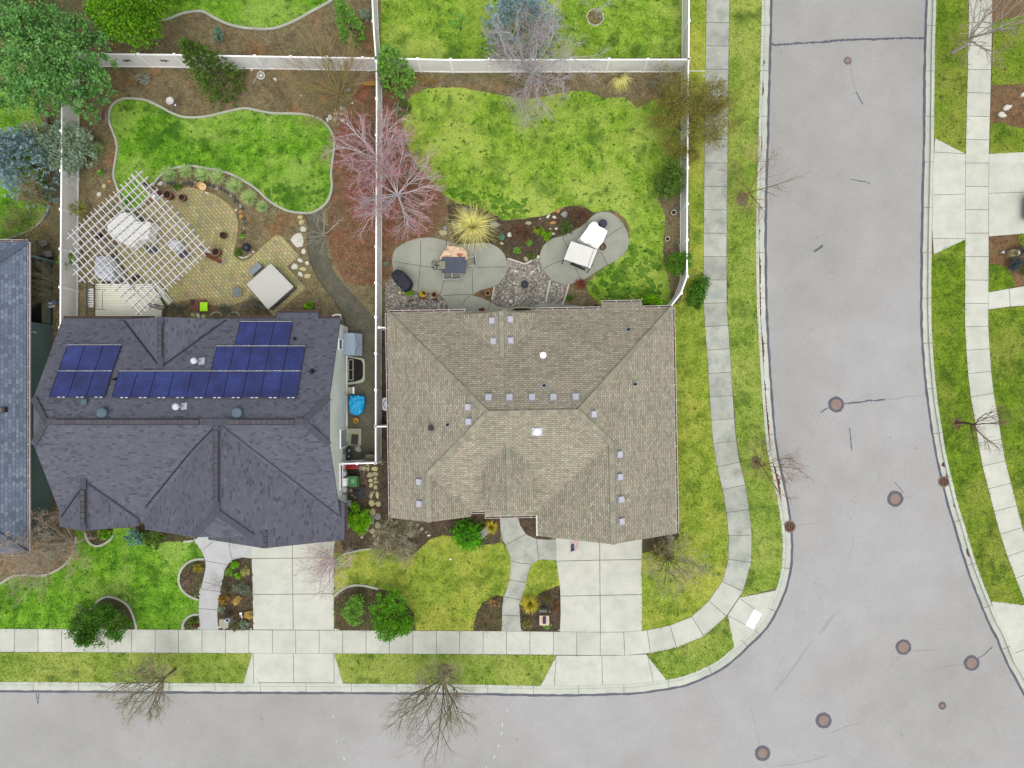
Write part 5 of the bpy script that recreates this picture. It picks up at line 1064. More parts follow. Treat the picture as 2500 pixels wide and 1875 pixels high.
leafy_tree('big spreading green leafy tree at the upper left corner', [(70, 150, 6.0, 1.6, 1.1), (105, 110, 5.6, 1.2, .9), (140, 70, 5.2, 1.2, .9), (115, 40, 5., .7, .6), (195, 80, 4.4, .9, .7), (200, 135, 5., 1.1, .8), (150, 165, 5.6, 1.3, .9), (235, 110, 4.2, .8, .6), (248, 160, 4., .7, .6), (215, 190, 4.6, 1.1, .8), (165, 215, 4.6, 1.2, .8), (205, 250, 3.4, .8, .7), (228, 285, 3., .5, .5), (120, 200, 5., 1.2, .8), (80, 225, 4.4, 1.1, .8), (120, 265, 3.4, .8, .7), (30, 190, 5, 1.3, .9), (25, 235, 4.2, .9, .7), (15, 110, 6., 1.4, 1.), (55, 60, 6.2, 1.1, .9), (10, 40, 6., 1.1, .9), (250, 225, 3.4, .6, .5), (175, 115, 5.4, .9, .7)], G1, 19000, [(116, 302), (110, 272, 1.2), (98, 240, 2.6), (95, 200, 3.8)], .2, .19, .11)
leafy_tree('dark tree tip showing behind the big leafy tree at the top left edge', [(30, -10, 4.5, 2.6, 1.6), (-60, -40, 5, 2.4, 1.6)], G6, 8000, [(60, 30), (50, 20, 1.5), (30, 0, 3)], .18, .18, .1)
leafy_tree('bright green dense tree cut by the top edge left of the lawn', [(320, 20, 4.2, 2.0, 1.6), (300, -40, 5.2, 1.9, 1.5), (350, 65, 2.8, 1.2, 1.1), (365, 10, 3.6, 1.3, 1.1), (262, 20, 4, 1.1, 1.), (300, 65, 2.8, 1.1, 1.)], G2, 15000, [(345, 90), (335, 60, 1.5), (320, 30, 3)], .18, .17, .09)
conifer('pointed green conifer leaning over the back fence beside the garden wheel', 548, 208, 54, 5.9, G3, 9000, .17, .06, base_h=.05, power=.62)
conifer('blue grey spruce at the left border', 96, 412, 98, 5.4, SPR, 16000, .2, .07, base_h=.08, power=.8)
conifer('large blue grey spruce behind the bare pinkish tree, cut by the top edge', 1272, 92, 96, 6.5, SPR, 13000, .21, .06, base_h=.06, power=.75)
shrub('bushy sage green tree spilling over the left fence', 160, 362, 78, 60, 2.4, SAGE, 7000, .16, .08, 'sage_tree', 'tree', lobes=6, var=.35)
shrub('spiky pale sage plume rising from the left of the sage green tree', 95, 328, 30, 24, 2.6, LG_('pale_sage', 158, 164, 132), 900, .3, .04, out=1.4)
conifer('rounded green column shrub standing over the fence crossing', 972, 196, 44, 4.2, G4, 7000, .15, .07, base_h=.04, power=.45, name='column_shrub')
conifer('young light green feathery tree at the top edge left of the fence corner', 862, 84, 28, 4.0, G4, 4200, .18, .05, base_h=.05, power=.5, name='feathery_tree')
shrub('small grey green globe shrub at the top edge by the fence', 893, 36, 15, 15, .8, SAGE, 700, .1, .05)
shrub('wispy light green sapling alone on the top centre lawn', 1122, 52, 24, 22, 2.2, G4, 420, .1, .04, 'sapling', 'tree', lobes=3)
shrub('small teal young conifer on the bare soil beyond the fence', 532, 88, 13, 16, 1.2, TEAL, 500, .12, .04)
shrub('dense dark green shrub at the bend of the pavement side fence', 1640, 440, 37, 40, 2.6, G3, 4200, .13, .08, lobes=5)
shrub('round clipped green shrub inside the pavement side fence', 1653, 645, 33, 30, 2.0, LG('leaf_rich', 66, 122, 30), 3600, .11, .07, lobes=2, var=.2)
shrub('oval dark green shrub between fence end and pavement', 1700, 717, 28, 40, 1.8, G6, 3800, .12, .07, lobes=3)
shrub('bright yellow green broadleaf shrub at the roof corner inside the fence', 1588, 738, 29, 17, 1.5, G5, 1500, .15, .09, lobes=3)
shrub('big dark green bush spilling over the pavement on the left', 250, 1528, 64, 58, 2.5, G6, 7000, .17, .07, lobes=6, out=1.1)
shrub('grey dry twiggy fringe left of the big dark green bush', 195, 1500, 22, 26, .9, LAV, 420, .12, .02)
shrub('light green upright bush nearest the left driveway in its bed', 864, 1484, 29, 37, 1.7, LG('leaf_mint', 92, 152, 62), 3200, .13, .06, lobes=3)
shrub('large bright green bush overlapping the pavement right of the light green one', 955, 1505, 60, 58, 2.2, LG('leaf_green', 74, 140, 28), 8000, .14, .06, lobes=6)
shrub('lime green feathery shrub beside the garage of the slate roofed house', 873, 1268, 30, 37, 1.6, G5, 4200, .14, .05, lobes=4)
conifer('bright green bushy dwarf conifer on the front lawn of the tan roofed house', 1144, 1300, 38, 2.4, LG('leaf_pine', 74, 156, 24), 5000, .17, .05, base_h=.04, power=.5, name='dwarf_conifer')
shrub('blue green shrub under the front gable of the slate roof', 332, 1314, 24, 24, 1.2, TEAL, 1700, .12, .06)
shrub('mid green leafy shrub right of the blue green one under the slate eave', 380, 1318, 30, 21, 1.1, G3, 1700, .13, .07)
shrub('small lime shrub in the little bed below the small slate gable', 256, 1305, 14, 10, .6, G5, 500, .11, .06)
shrub('small lime green plant in soil near the hot tub', 755, 746, 10, 9, .4, G5, 260, .14, .08, stem=False)
shrub('grey lavender shrub left of the lime lidded toy table', 433, 752, 21, 16, .7, LAV, 900, .12, .025)
shrub('grey lavender shrub right of the lime lidded toy table', 550, 754, 22, 15, .7, LAV, 900, .12, .025)
shrub('largest grey lavender shrub, under the hot tub corner', 616, 748, 31, 19, .8, LAV, 1500, .13, .025)
shrub('low green plant by the black ball in the bed of white cobbles', 582, 616, 12, 11, .3, G3, 420, .09, .05, stem=False)
shrub('tiny green plant at the patio bend above the black ball', 590, 577, 8, 7, .3, G4, 160, .1, .05, stem=False)
shrub('dark green tuft among the black rocks near the round stool', 434, 456, 10, 7, .4, G3, 300, .1, .05, stem=False)
shrub('bright green mound in the bed between the patios', 1336, 576, 13, 13, .5, G5, 900, .07, .035, stem=False)
shrub('yellow green sprawling plant left of the bright mound', 1314, 560, 15, 12, .4, LG('olive_lime', 130, 150, 40), 500, .1, .04, stem=False)
shrub('dark green low patch under the upper red brown shrub', 1384, 556, 16, 22, .35, G3, 700, .1, .04, stem=False)
shrub('green weedy patch low in the bed beside the gravel corner', 1298, 626, 13, 7, .25, G3, 320, .09, .04, stem=False)
shrub('small teal plant in the bed right of the straw grass', 1226, 577, 9, 9, .35, TEAL, 260, .1, .04, stem=False)
shrub('small green weed under the left red brown shrub', 1290, 592, 8, 8, .25, G4, 220, .09, .04, stem=False)
shrub('faded green weed at the lower middle of the bed between the patios', 1266, 612, 13, 9, .25, G4, 220, .1, .04, stem=False)
shrub('round dark shrub by the path at the house wall, right of the gravel', 1391, 727, 7.5, 7, .45, G6, 700, .06, .03, stem=False)
shrub('left red brown twiggy dome shrub in the bed between the patios', 1278, 571, 25, 27, .9, RBR, 1900, .16, .018, lobes=3, out=1.2)
shrub('upper red brown twiggy dome shrub touching the right patio', 1413, 528, 25, 25, .9, RBR, 1900, .16, .018, lobes=3, out=1.2)
shrub('small red brown dome shrub below the right patio', 1420, 695, 15, 14, .5, LG('rust_twig', 140, 76, 54, 1.3), 900, .12, .018, lobes=2, out=1.2)
shrub('bright green bowl plant in front of the covered grill', 999.5, 717, 7.5, 7.5, .6, G5, 600, .07, .04, stem=False)
shrub('dark slate blue globe shrub by the mailbox pillar at the right border', 2478, 646, 18, 15, .9, SLAT, 2000, .08, .04, lobes=1, stem=False)
shrub('green shrub cut by the right border below the globe shrub', 2503, 650, 8, 20, .6, G3, 400, .1, .05, stem=False)
shrub('olive yellow mound at the top of the half circle bed', 484, 1384, 14, 12, .35, LG('olive_gold', 150, 140, 40), 600, .09, .03, stem=False)
shrub('grey purple twiggy groundcover low in the half circle bed', 460, 1420, 20, 24, .25, LG('mauve_twig', 138, 112, 104), 620, .1, .02, stem=False)
shrub('dark green and red low plant in the quarter circle bed', 470, 1521, 17, 14, .3, G3, 900, .09, .05, stem=False)
shrub('dry reddish sprig beside the green plant of the quarter circle bed', 480, 1526, 7, 5, .2, LG('dry_red', 130, 60, 44, 1.3), 180, .08, .03, stem=False)
for i, (x, y, r_, mt, lb) in enumerate(((574, 1378, 10, G5, 'topmost pale green tuft in the island bed by the left driveway'), (560, 1395, 12, LG('leaf_grass', 116, 150, 64), 'leftmost green tuft in the island bed by the left driveway'), (599, 1394, 12, LG('pale_tuft', 170, 166, 100), 'straw pale tuft nearest the driveway in the island bed'), (583, 1406, 8, G5, 'lime tuft between the pale tufts of the island bed'), (545, 1466, 15, LG('gold_moss', 148, 120, 44), 'golden mossy mound in the lower half of the island bed'), (578, 1466, 11, LG('straw_tuft', 196, 168, 96), 'straw coloured clump in the middle of the island bed'), (607, 1500, 11, LG('straw_tuft', 196, 168, 96), 'straw coloured clump at the driveway edge above the white markers'), (542, 1488, 8, SAGE, 'small pale plant left of the lamp pillar'), (596, 1524, 14, SAGE, 'grey green low shrub right below the lamp pillar'), (575, 1527, 14, LG('dull_green', 110, 112, 78), 'dull green low shrub directly below the lamp pillar'))):
    shrub(lb, x, y, r_, r_ * .95, .4, mt, 500, .11, .03, stem=False, seed=i)
shrub('large grey green thyme like mat in the middle of the island bed', 590, 1437, 28, 20, .45, LG_('grey_mat', 112, 122, 96), 1900, .08, .03, stem=False)
shrub('dark heathery mat left of the grey green mat in the island bed', 556, 1428, 15, 24, .3, LG('heath', 84, 84, 58), 600, .09, .03, stem=False)
shrub('green rosette plant in front of the peach capped mailbox pillar', 1335, 1527, 9, 7, .35, G4, 320, .12, .07, stem=False)
shrub('olive tuft left of the peach capped mailbox pillar', 1288, 1522, 13, 13, .4, OLV, 420, .12, .03, stem=False)
shrub('mossy low dome on the dark bed behind the mailbox pillar', 1336, 1460, 14, 9, .3, LG('moss', 84, 96, 52), 500, .07, .03, stem=False)
shrub('rusty sprig right of the mailbox pillar', 1356, 1480, 7, 13, .3, LG('rust_sprig', 130, 84, 56), 260, .12, .02, stem=False)
shrub('dry tan mound at the top of the bed left of the front path', 1208, 1472, 17, 11, .35, LG('dry_tan', 150, 122, 80), 700, .1, .03, stem=False)
shrub('silvery low plant by the fence at the narrow passage end', 943, 645, 5, 5, .3, SAGE, 120, .1, .05, stem=False)
shrub('green groundcover along the fence foot below the column shrub', 985, 262, 26, 26, .5, G3, 900, .12, .06)
shrub('shaggy dry brown groundcover in the bed by the fence crossing', 1040, 196, 24, 14, .4, LG('dry_brown', 150, 122, 76), 600, .12, .03, stem=False)
shrub('olive climbing shrub on the left fence above the pergola', 190, 505, 28, 26, 1.3, LG('olive_leaf', 128, 134, 58), 800, .1, .04)
shrub('green climber on the left fence beside the pergola corner', 168, 640, 20, 26, 1.6, LG('vine', 86, 130, 60), 900, .11, .06)
shrub('small green tuft on rusty soil right of the left fence', 246, 422, 7, 6, .3, G4, 160, .12, .03, stem=False)
# --- ornamental grasses and yuccas
clump('large straw coloured ornamental grass above the left patio', 1156, 556, 62, 1.1, STRAW, 520, .028, .7, rlo=.35)
clump('straw grass clump fanning below the far fence near the shrub corner', 1508, 192, 40, .9, STRAW, 200, .026, .7, bias=(-1.2, .5))
clump('yellow green grass clump between front path and mailbox pillar', 1294, 1470, 25, .8, YEL, 260, .028, .6)
clump('yellow iris like clump left of the front door path', 1199, 1284, 19, .6, YEL, 180, .03, .5)
for i, (x, y, r_, lb) in enumerate(((419, 429, 20, 'leftmost yucca of the row along the kidney lawn'), (459, 422, 18, 'second yucca of the row, above the dark green tuft'), (500, 429, 20, 'yucca of the row directly above the round stool'), (537, 436, 20, 'fourth yucca of the row from the left'), (578, 456, 21, 'large yucca of the row where the edging bends down'), (613, 485, 21, 'yucca next to last, left of the small end yucca'), (645, 507, 14, 'small yucca ending the row near the flagstones'), (243, 372, 20, 'yucca standing alone on rusty soil by the sage tree'))):
    clump(lb, x, y, r_, .55, YUC, 190, .035, .15, 'yucca', group='yuccas around the lawn', seed=i, segs=3, rlo=.7)
# --- bare trees
PINK = flat('pinkish_bark', sr(216, 208, 212, 1.15), .9, .15, 4); PINKT = flat('pinkish_twig', sr(212, 184, 188, 1.1), .9, .15, 4); RBUD = LG('red_buds', 196, 66, 66, 1.0); OB = flat('olive_bark', sr(128, 122, 92, 1.1), .9, .2, 5); OBT = flat('olive_twigs', sr(164, 156, 124, 1.2), .9, .2, 4); GBT = flat('grey_twigs', sr(180, 172, 154, 1.15), .9, .15, 4); BRT = flat('brown_twigs', sr(144, 112, 94), .9, .2, 4); YGT = flat('yellow_green_twigs', sr(160, 150, 92, 1.15), .9, .25, 3)
bare_tree('large bare pinkish tree with red buds at the far fence of the corner yard', 1296, 200, 6.9, 3.7, flat('grey_pink_bark', sr(200, 196, 196, 1.1), .9, .15, 4), flat('grey_pink_twig', sr(196, 188, 188, 1.1), .9, .15, 4), 3, .2, 14, (9, 7, 4), 3, .1, (16, 72), .12, .03, rmin=.007, bud=RBUD, nb=1100, blen=.07)
bare_tree('upper bare pinkish red tree growing through the long fence', 934, 402, 5.4, 3.1, PINK, PINKT, 5, .22, 13, (8, 6, 3), 3, .09, (14, 66), .11, .03, rmin=.009, bud=RBUD, nb=4200, blen=.062)
bare_tree('lower bare pinkish red tree overhanging the left patio', 976, 484, 5.0, 3.5, PINK, PINKT, 7, .22, 14, (8, 6, 3), 3, .09, (10, 60), .11, .03, rmin=.009, bud=RBUD, nb=4200, blen=.062)
bare_tree('multi stemmed yellow green bare shrub tree at the back fence corner', 830, 234, 6.3, 3.4, YGT, flat('tan_twigs', sr(180, 148, 116, 1.15), .9, .2, 4), 9, .1, 17, (8, 6), 2, .09, (24, 72), .07, .06, rmin=.008, ang=(12, 30), ln=(.5, .7), multi=True)
bare_tree('small grey bare tree beside the gravel path', 797, 577, 3.0, 1.8, GBT, GBT, 11, .25, 8, (5, 4), 2, .045, (20, 60), .13, .03, rmin=.008)
bare_tree('olive orange fuzzy tree on the pavement side fence', 1662, 312, 5.0, 2.6, OB, YGT, 13, .12, 16, (9, 8, 4), 3, .07, (34, 80), .09, .05, rmin=.006, bud=LG('amber_bud', 146, 140, 62, 1.05), nb=15000, blen=.1, multi=True, ang=(14, 34))
bare_tree('bare street tree on the verge left of the left driveway', 428, 1634, 7.4, 2.0, OB, OBT, 15, .24, 10, (8, 8, 5), 3, .085, (44, 78), .1, .05, rmin=.005, lean=(-.3, -.1))
bare_tree('bare street tree with a mulch ring on the verge before the tan roofed house', 1085, 1641, 8.0, 2.35, OB, OBT, 17, .17, 12, (8, 8, 5), 3, .09, (40, 78), .1, .05, rmin=.005)
bare_tree('thin orange twigged street tree on the verge beside the road, upper one', 1812, 484, 6.6, 2.6, flat('orange_bark', sr(150, 124, 84), .9, .2, 4), flat('orange_twigs', sr(176, 150, 128), .9, .2, 4), 19, .22, 7, (5, 5, 3), 3, .06, (30, 72), .12, .03, rmin=.006, bud=LG('rust_bud', 170, 110, 80), nb=240, blen=.06)
bare_tree('thin reddish street tree on the verge beside the road, lower one near the drain', 1845, 1130, 5.6, 2.5, flat('orange_bark', sr(150, 124, 84), .9, .2, 4), BRT, 21, .22, 7, (5, 5, 3), 3, .055, (30, 72), .12, .03, rmin=.006, bud=LG('rust_bud', 170, 110, 80), nb=320, blen=.06)
bare_tree('bare street tree with pale thick trunk at the upper right', 2326, 128, 8.6, 2.9, flat('pale_trunk', sr(196, 192, 180), .9, .15, 4), flat('tan_grey_twigs', sr(176, 158, 130), .9, .2, 4), 23, .25, 8, (6, 5, 4), 3, .1, (32, 74), .12, .03, rmin=.007, bud=LG('rust_bud', 170, 110, 80), nb=420, blen=.07)
bare_tree('small dark brown bare tree on the right verge over the pavement', 2334, 1032, 3.9, 2.3, flat('dark_bark', sr(104, 84, 70), .9, .2, 4), BRT, 25, .42, 6, (5, 5, 3), 3, .07, (15, 55), .16, .02, rmin=.006, lean=(.5, -.1))
bare_tree('tiny bare white tree inside the white stone ring', 1454, 44, 2.8, 1.9, flat('white_bark', sr(206, 204, 194), .9, .1, 4), flat('white_bark', sr(206, 204, 194), .9, .1, 4), 27, .3, 6, (4, 3), 2, .035, (20, 65), .14, .02, rmin=.007)
bare_tree('small bare bush on the far left lawn edging beyond the fence', 668, 122, 3.2, 1.3, GBT, BRT, 29, .3, 5, (4, 4), 2, .03, (35, 70), .15, .03, rmin=.006)
bare_tree('small pinkish bare tree beside the left driveway top', 824, 1358, 5.2, 1.5, PINK, PINKT, 31, .2, 9, (7, 6, 3), 3, .06, (52, 78), .08, .05, rmin=.007, bud=RBUD, nb=420, blen=.06)
bare_tree('low bare brown bush with orange buds at the garage corner', 826, 1336, 1.6, 1.6, GBT, BRT, 33, .1, 9, (5, 4), 2, .03, (12, 55), .15, .02, rmin=.007, bud=LG('orange_bud', 204, 150, 74), nb=200, blen=.08, multi=True, name='bare_shrub', cat='shrub')
bare_tree('fuzzy grey green shrub tree at the front corner of the tan roofed house', 972, 1316, 2.8, 1.9, OB, GBT, 35, .1, 16, (8, 6, 3), 3, .05, (25, 75), .14, .02, rmin=.006, bud=LG('lichen', 156, 150, 104), nb=2200, blen=.08, multi=True, name='twiggy_shrub', cat='shrub')
bare_tree('large grey brown bare shrub leaning over the blue grey roof', 176, 1316, 6.6, 2.8, GBT, flat('pale_grey_twigs', sr(192, 178, 154, 1.1), .9, .2, 4), 37, .1, 18, (8, 6, 4), 3, .09, (28, 74), .12, .03, rmin=.007, bud=LG('rust_tip', 182, 126, 88), nb=1300, blen=.09, multi=True, lean=(-2.0, -.2))
bare_tree('small bare vase tree with trailing twigs right of the right driveway', 1624, 1356, 4.6, 2.0, OB, GBT, 39, .16, 10, (7, 6, 4), 3, .06, (38, 76), .11, .02, rmin=.006, bud=LG('moss_tip', 120, 120, 60), nb=500, blen=.07)
shrub('dark green twiggy shrub in the corner bed below the tan gable', 1616, 1348, 32, 28, 1.1, LG('twig_green', 92, 100, 58), 1900, .13, .03)
bare_tree('olive grey crown tree above the blue spruce with curving pale trunk', 124, 502, 3.2, .95, flat('tan_trunk', sr(178, 156, 124), .9, .2, 4), OBT, 41, .35, 10, (7, 6, 3), 3, .09, (25, 70), .12, .03, rmin=.006, bud=LG('olive_tip', 128, 124, 70), nb=1000, blen=.09, lean=(-.3, .9))
bare_tree('wide olive bare shrub on the left neighbour bed, left of the fence', 75, 560, 1.6, 2.2, OB, OBT, 43, .1, 18, (7, 6), 2, .03, (12, 60), .15, .02, rmin=.006, bud=LG('olive_tip', 128, 124, 70), nb=1500, blen=.09, multi=True, name='bare_shrub', cat='shrub')
bare_tree('olive bare vine shrub fanning up the left fence, upper one', 190, 476, 2.2, 1.7, OB, flat('dark_olive_twigs', sr(112, 108, 84), .9, .2, 4), 45, .1, 12, (5, 4), 2, .03, (25, 65), .1, .03, rmin=.007, multi=True, az=(PI * .55, PI * 1.15), name='bare_vine', cat='plant')
bare_tree('olive bare vine shrub fanning up the left fence, middle one beside the pergola', 186, 592, 2.2, 1.7, OB, flat('dark_olive_twigs', sr(112, 108, 84), .9, .2, 4), 47, .1, 12, (5, 4), 2, .03, (25, 65), .1, .03, rmin=.007, multi=True, az=(PI * .55, PI * 1.2), name='bare_vine', cat='plant')
bare_tree('pale olive bare shrub spreading from the fence over the dark porch', 184, 712, 3.6, 3.0, OB, flat('pale_olive_twigs', sr(138, 136, 104), .9, .2, 4), 49, .1, 20, (7, 5), 2, .04, (20, 60), .08, .03, rmin=.008, ang=(10, 28), multi=True, az=(PI * .72, PI * 1.2), name='bare_shrub', cat='shrub')
bare_tree('spreading pale bare shrub on the dark bed left of the front path', 1193, 1511, .9, 1.05, flat('pale_stems', sr(158, 142, 110), .9, .15, 4), flat('pale_stems', sr(158, 142, 110), .9, .15, 4), 51, .1, 8, (3, 3), 2, .022, (10, 50), .16, .02, rmin=.007, multi=True, name='bare_shrub', cat='shrub')
bare_tree('grey twiggy shrub in the inner corner of the far fence', 1620, 210, 2.2, 1.9, GBT, flat('grey_brown_twigs', sr(152, 136, 112), .9, .2, 4), 53, .1, 12, (6, 5), 2, .03, (20, 65), .14, .02, rmin=.006, multi=True, name='bare_shrub', cat='shrub')
bare_tree('tan bare sprig between the hot tub and the yuccas', 604, 588, 1.0, 1.1, flat('tan_twigs', sr(150, 120, 92), .9, .2, 4), flat('tan_twigs', sr(150, 120, 92), .9, .2, 4), 55, .1, 5, (3, 2), 2, .02, (15, 45), .18, .02, rmin=.007, multi=True, name='bare_shrub', cat='shrub')
bare_tree('thin bare sprig leaning over the front path from the island bed', 540, 1420, 1.1, .8, GBT, GBT, 57, .1, 7, (4, 3), 2, .015, (20, 55), .14, .02, rmin=.005, multi=True, az=(PI * .8, PI * 1.3), name='bare_shrub', cat='shrub')
bare_tree('dry brown bare bush in the yard bed left of the yellow green shrub tree', 690, 235, 1.4, 1.1, BRT, BRT, 59, .1, 9, (5, 4), 2, .02, (20, 65), .15, .02, rmin=.006, multi=True, name='bare_shrub', cat='shrub')
# mulch rings with dry grass under the street trees
for x, y, r_, lb in ((1085, 1636, 19, 'mulch ring at the foot of the street tree before the tan roofed house'), (1812, 486, 19, 'mulch ring at the foot of the upper orange street tree'), (1845, 1130, 17, 'mulch ring at the foot of the lower reddish street tree'), (2336, 1034, 16, 'mulch ring at the foot of the dark brown tree on the right verge')):
    m = MB(); n = 20; rr = random.Random(int(x)); m.poly([P(x + math.cos(2 * PI * i / n) * r_ * rr.uniform(.55, 1.1), y - math.sin(2 * PI * i / n) * r_ * rr.uniform(.8, 1.1), .02) for i in range(n)]); struct('mulch_ring', m, SOIL)
# grass blades over the lawns
def tufts(q, mat, z, dens):
    xs = [a for a, b in q]; ys = [b for a, b in q]; x0, x1, y0, y1 = max(min(xs), -20), min(max(xs), 2520), max(min(ys), -20), min(max(ys), 1895)
    if x1 <= x0 or y1 <= y0: return
    n = int((x1 - x0) * (y1 - y0) * S * S * dens); X = NR.uniform(x0, x1, n); Y = NR.uniform(y0, y1, n); ins = np.zeros(n, bool)
    for (ax, ay), (bx, by) in zip(q, q[1:] + q[:1]):
        if ay == by: continue
        c = ((ay > Y) != (by > Y)) & (X < (bx - ax) * (Y - ay) / (by - ay) + ax); ins ^= c
    X, Y = X[ins], Y[ins]; n = len(X)
    if n < 5: return
    C = np.stack([(X - 1250) * S + NR.normal(size=n) * .06, (937.5 - Y) * S + NR.normal(size=n) * .06, np.full(n, z + .01)], 1); D = NR.normal(size=(n, 3)) * .55; D[:, 2] = .8; D /= np.linalg.norm(D, axis=1, keepdims=True)
    L = NR.uniform(.05, .12, (n, 1)); sd = np.cross(D, NR.normal(size=(n, 3))); sd /= np.linalg.norm(sd, axis=1, keepdims=True)
    V = np.stack([C - sd * .018, C + sd * .018, C + D * L], 1).reshape(-1, 3); t = NR.uniform(.7, 1.3, n)
    m = MB(); m.arrays(V, np.arange(n * 3).reshape(n, 3)); struct('grass', m, mat, 'stuff')
for q, mt, z, d in LAWNS: tufts(list(q), mt, z, 170)
# ================================================================== GARDEN OBJECTS
def rotpx(a, b): a = P(*a); b = P(*b); return math.atan2(b.y - a.y, b.x - a.x)
# --- pergola
def PG(x, y, z): return P(150 + x / 4.1475, 400 + y / 4.1475, z)
pg = thing('pergola', 'white painted lattice pergola standing diagonally over the furniture by the deck', 'pergola', PG(780, 800, 0))
for a, b in (((60, 765), (825, 75)), ((120, 825), (880, 135)), ((125, 915), (930, 195)), ((120, 1020), (980, 255)), ((120, 1130), (1030, 315)), ((180, 1195), (1085, 370)), ((280, 1195), (1135, 430)), ((390, 1205), (1190, 485)), ((490, 1230), (1240, 545)), ((545, 1285), (1300, 603)), ((600, 1345), (1350, 660)), ((640, 1402), (1400, 720)), ((700, 1465), (1450, 780)), ((760, 1525), (1505, 840))):
    m = MB(); m.beam(PG(*a, 2.62), PG(*b, 2.62), .05, .15); part('rafter', m, PERG, pg)
for k in range(23):
    a = (750 - 37.9 * k, 70 + 34.9 * k); b = (1500 - 37.9 * k, 900 + 34.9 * k)
    if k > 18: a = {19: (130, 845), 20: (92, 878), 21: (105, 970), 22: (120, 1065)}[k]; b = {19: (460, 1210), 20: (405, 1218), 21: (325, 1218), 22: (245, 1203)}[k]
    m = MB(); m.beam(PG(*a, 2.725), PG(*b, 2.725), .036, .045); part('purlin', m, PERG_T, pg)
for a, b in (((715, 120), (1440, 900)), ((285, 700), (895, 1480))):
    m = MB(); m.beam(PG(*a, 2.45), PG(*b, 2.45), .07, .18); part('beam', m, PERG, pg)
for x, y in ((790, 200), (1385, 840), (345, 770), (850, 1430)):
    p = PG(x, y, 2.4); m = MB(); m.box((p.x, p.y, 1.18), (.13, .13, 2.36), rz=.8); m.box((p.x, p.y, .1), (.18, .18, .2), rz=.8); part('post', m, PERG, pg)
# --- raised deck
dk = thing('deck', 'pale boarded deck with steps between the pergola and the slate roof', 'deck', P(310, 735)); ZD = .5
DECK = flat('deck_boards', sr(226, 226, 202), .6, .06, 2); m = MB(); rr = random.Random(3)
for i in range(17):
    y0 = 693 + i * 4.95; y1 = y0 + 3.9; xr = 369 + max(0, (y0 - 690) * .55); xr = min(xr, 402 if y0 < 752 else 393); c = rr.uniform(.95, 1.03); m.prism([P(x, y, ZD)[:2] for x, y in ((233, y0), (xr, y0), (xr + 2, y1), (233, y1))], ZD - .03, ZD, (c, c, c))
part('boards', m, flat('deck_boards_t', sr(240, 240, 218, 1.15), .6, .06, 2, tint=True), dk)
m = MB(); m.prism([P(*q, ZD)[:2] for q in ((233.5, 694), (367, 694), (400, 748), (391, 776), (233.5, 776))], .02, ZD - .04); part('skirt', m, flat('deck_skirt_grey', sr(140, 138, 122), .8), dk)  # one darker tone below the boards, visible through their gaps
for i, (o_, z) in enumerate(((5, .34), (10.5, .18))):
    m = MB(); m.prism([P(x + o_, y - o_ * .62, z)[:2] for x, y in ((369, 690), (413, 742), (407, 748), (363, 695))], z - .04, z); part('step', m, DECK, dk)
m = MB(); a, b = PG(890, 1410, ZD + .0), PG(1065, 1455, ZD); m.beam(P(365, 741, 1.1), P(407, 750, 1.1), .07, .05)
for f in np.linspace(0, 1, 9): p = P(365 + 42 * f, 741 + 9 * f, .8); m.box(p, (.025, .025, .6))
part('handrail', m, flat('dark_rail', sr(72, 42, 40), .6), dk)
m = MB(); q = [P(211, 693, 1.35), P(211, 775, 1.35)]; m.beam(q[0], q[1], .06, .05); m.beam(P(210, 692, 1.35), P(236, 697, 1.35), .06, .05)
for f in np.linspace(0, 1, 16): p = q[0].lerp(q[1], f); m.box((p.x, p.y, .7), (.02, .02, 1.3))
part('railing', m, CHAR, dk)
ch = thing('lounge_chair', 'white slatted lounge chair with thin wire frame on the deck', 'chair', P(238, 728, ZD)); m = MB()
for i in range(11): p = P(222, 706 + i * 4.3, 1.0); m.box(p, (.33, .055, .02))
part('slats', m, COVER_W, ch); m = MB()
for x in (216, 229): m.tube([P(x, 704, .97), P(x, 752, .97)], .02, 5); m.tube([P(x, 706, .97), P(x, 706, ZD)], .02, 5); m.tube([P(x, 750, .97), P(x, 750, ZD)], .02, 5)
m.tube([P(231, 706, .95), P(258, 708, .9), P(250, 712, .9), P(250, 752, .9), P(258, 757, .9), P(231, 754, .95)], .015, 5); part('frame', m, CHAR, ch)
# --- covered furniture
def drape(name, label, cat, pts, z, mat, skirt=1.07, zb=.12, group=None, wr=.03, seed=1, dome=.04, nsub=3):
    rr = random.Random(seed); q = smooth(pts, nsub, True); top = [P(x, y, z) for x, y in q]; c = sum(top, Vector()) / len(top); n = len(q); m = MB()
    rings = []
    for f, dz in ((.12, dome), (.4, dome * .9), (.7, dome * .7), (.9, dome * .3), (1.0, -.03)): rings.append([c + (p - c) * f + Vector((rr.gauss(0, wr * .4), rr.gauss(0, wr * .4), dz + rr.gauss(0, wr * .7 * f))) for p in top])
    for f, zz in ((1.02 + (skirt - 1) * .3, z * .6), (skirt, zb)): rings.append([Vector((c.x + (p.x - c.x) * f * (1 + rr.gauss(0, .02)), c.y + (p.y - c.y) * f * (1 + rr.gauss(0, .02)), zz)) for p in top])
    m.poly(rings[0] if area2([(p.x, p.y) for p in rings[0]]) > 0 else rings[0][::-1])
    for a, b in zip(rings, rings[1:]):
        for i in range(n): j = (i + 1) % n; m.poly([a[i], b[i], b[j], a[j]])
    t = thing(name, label, cat, (c.x, c.y, 0), group=group); part('cover', m, mat, t); return t
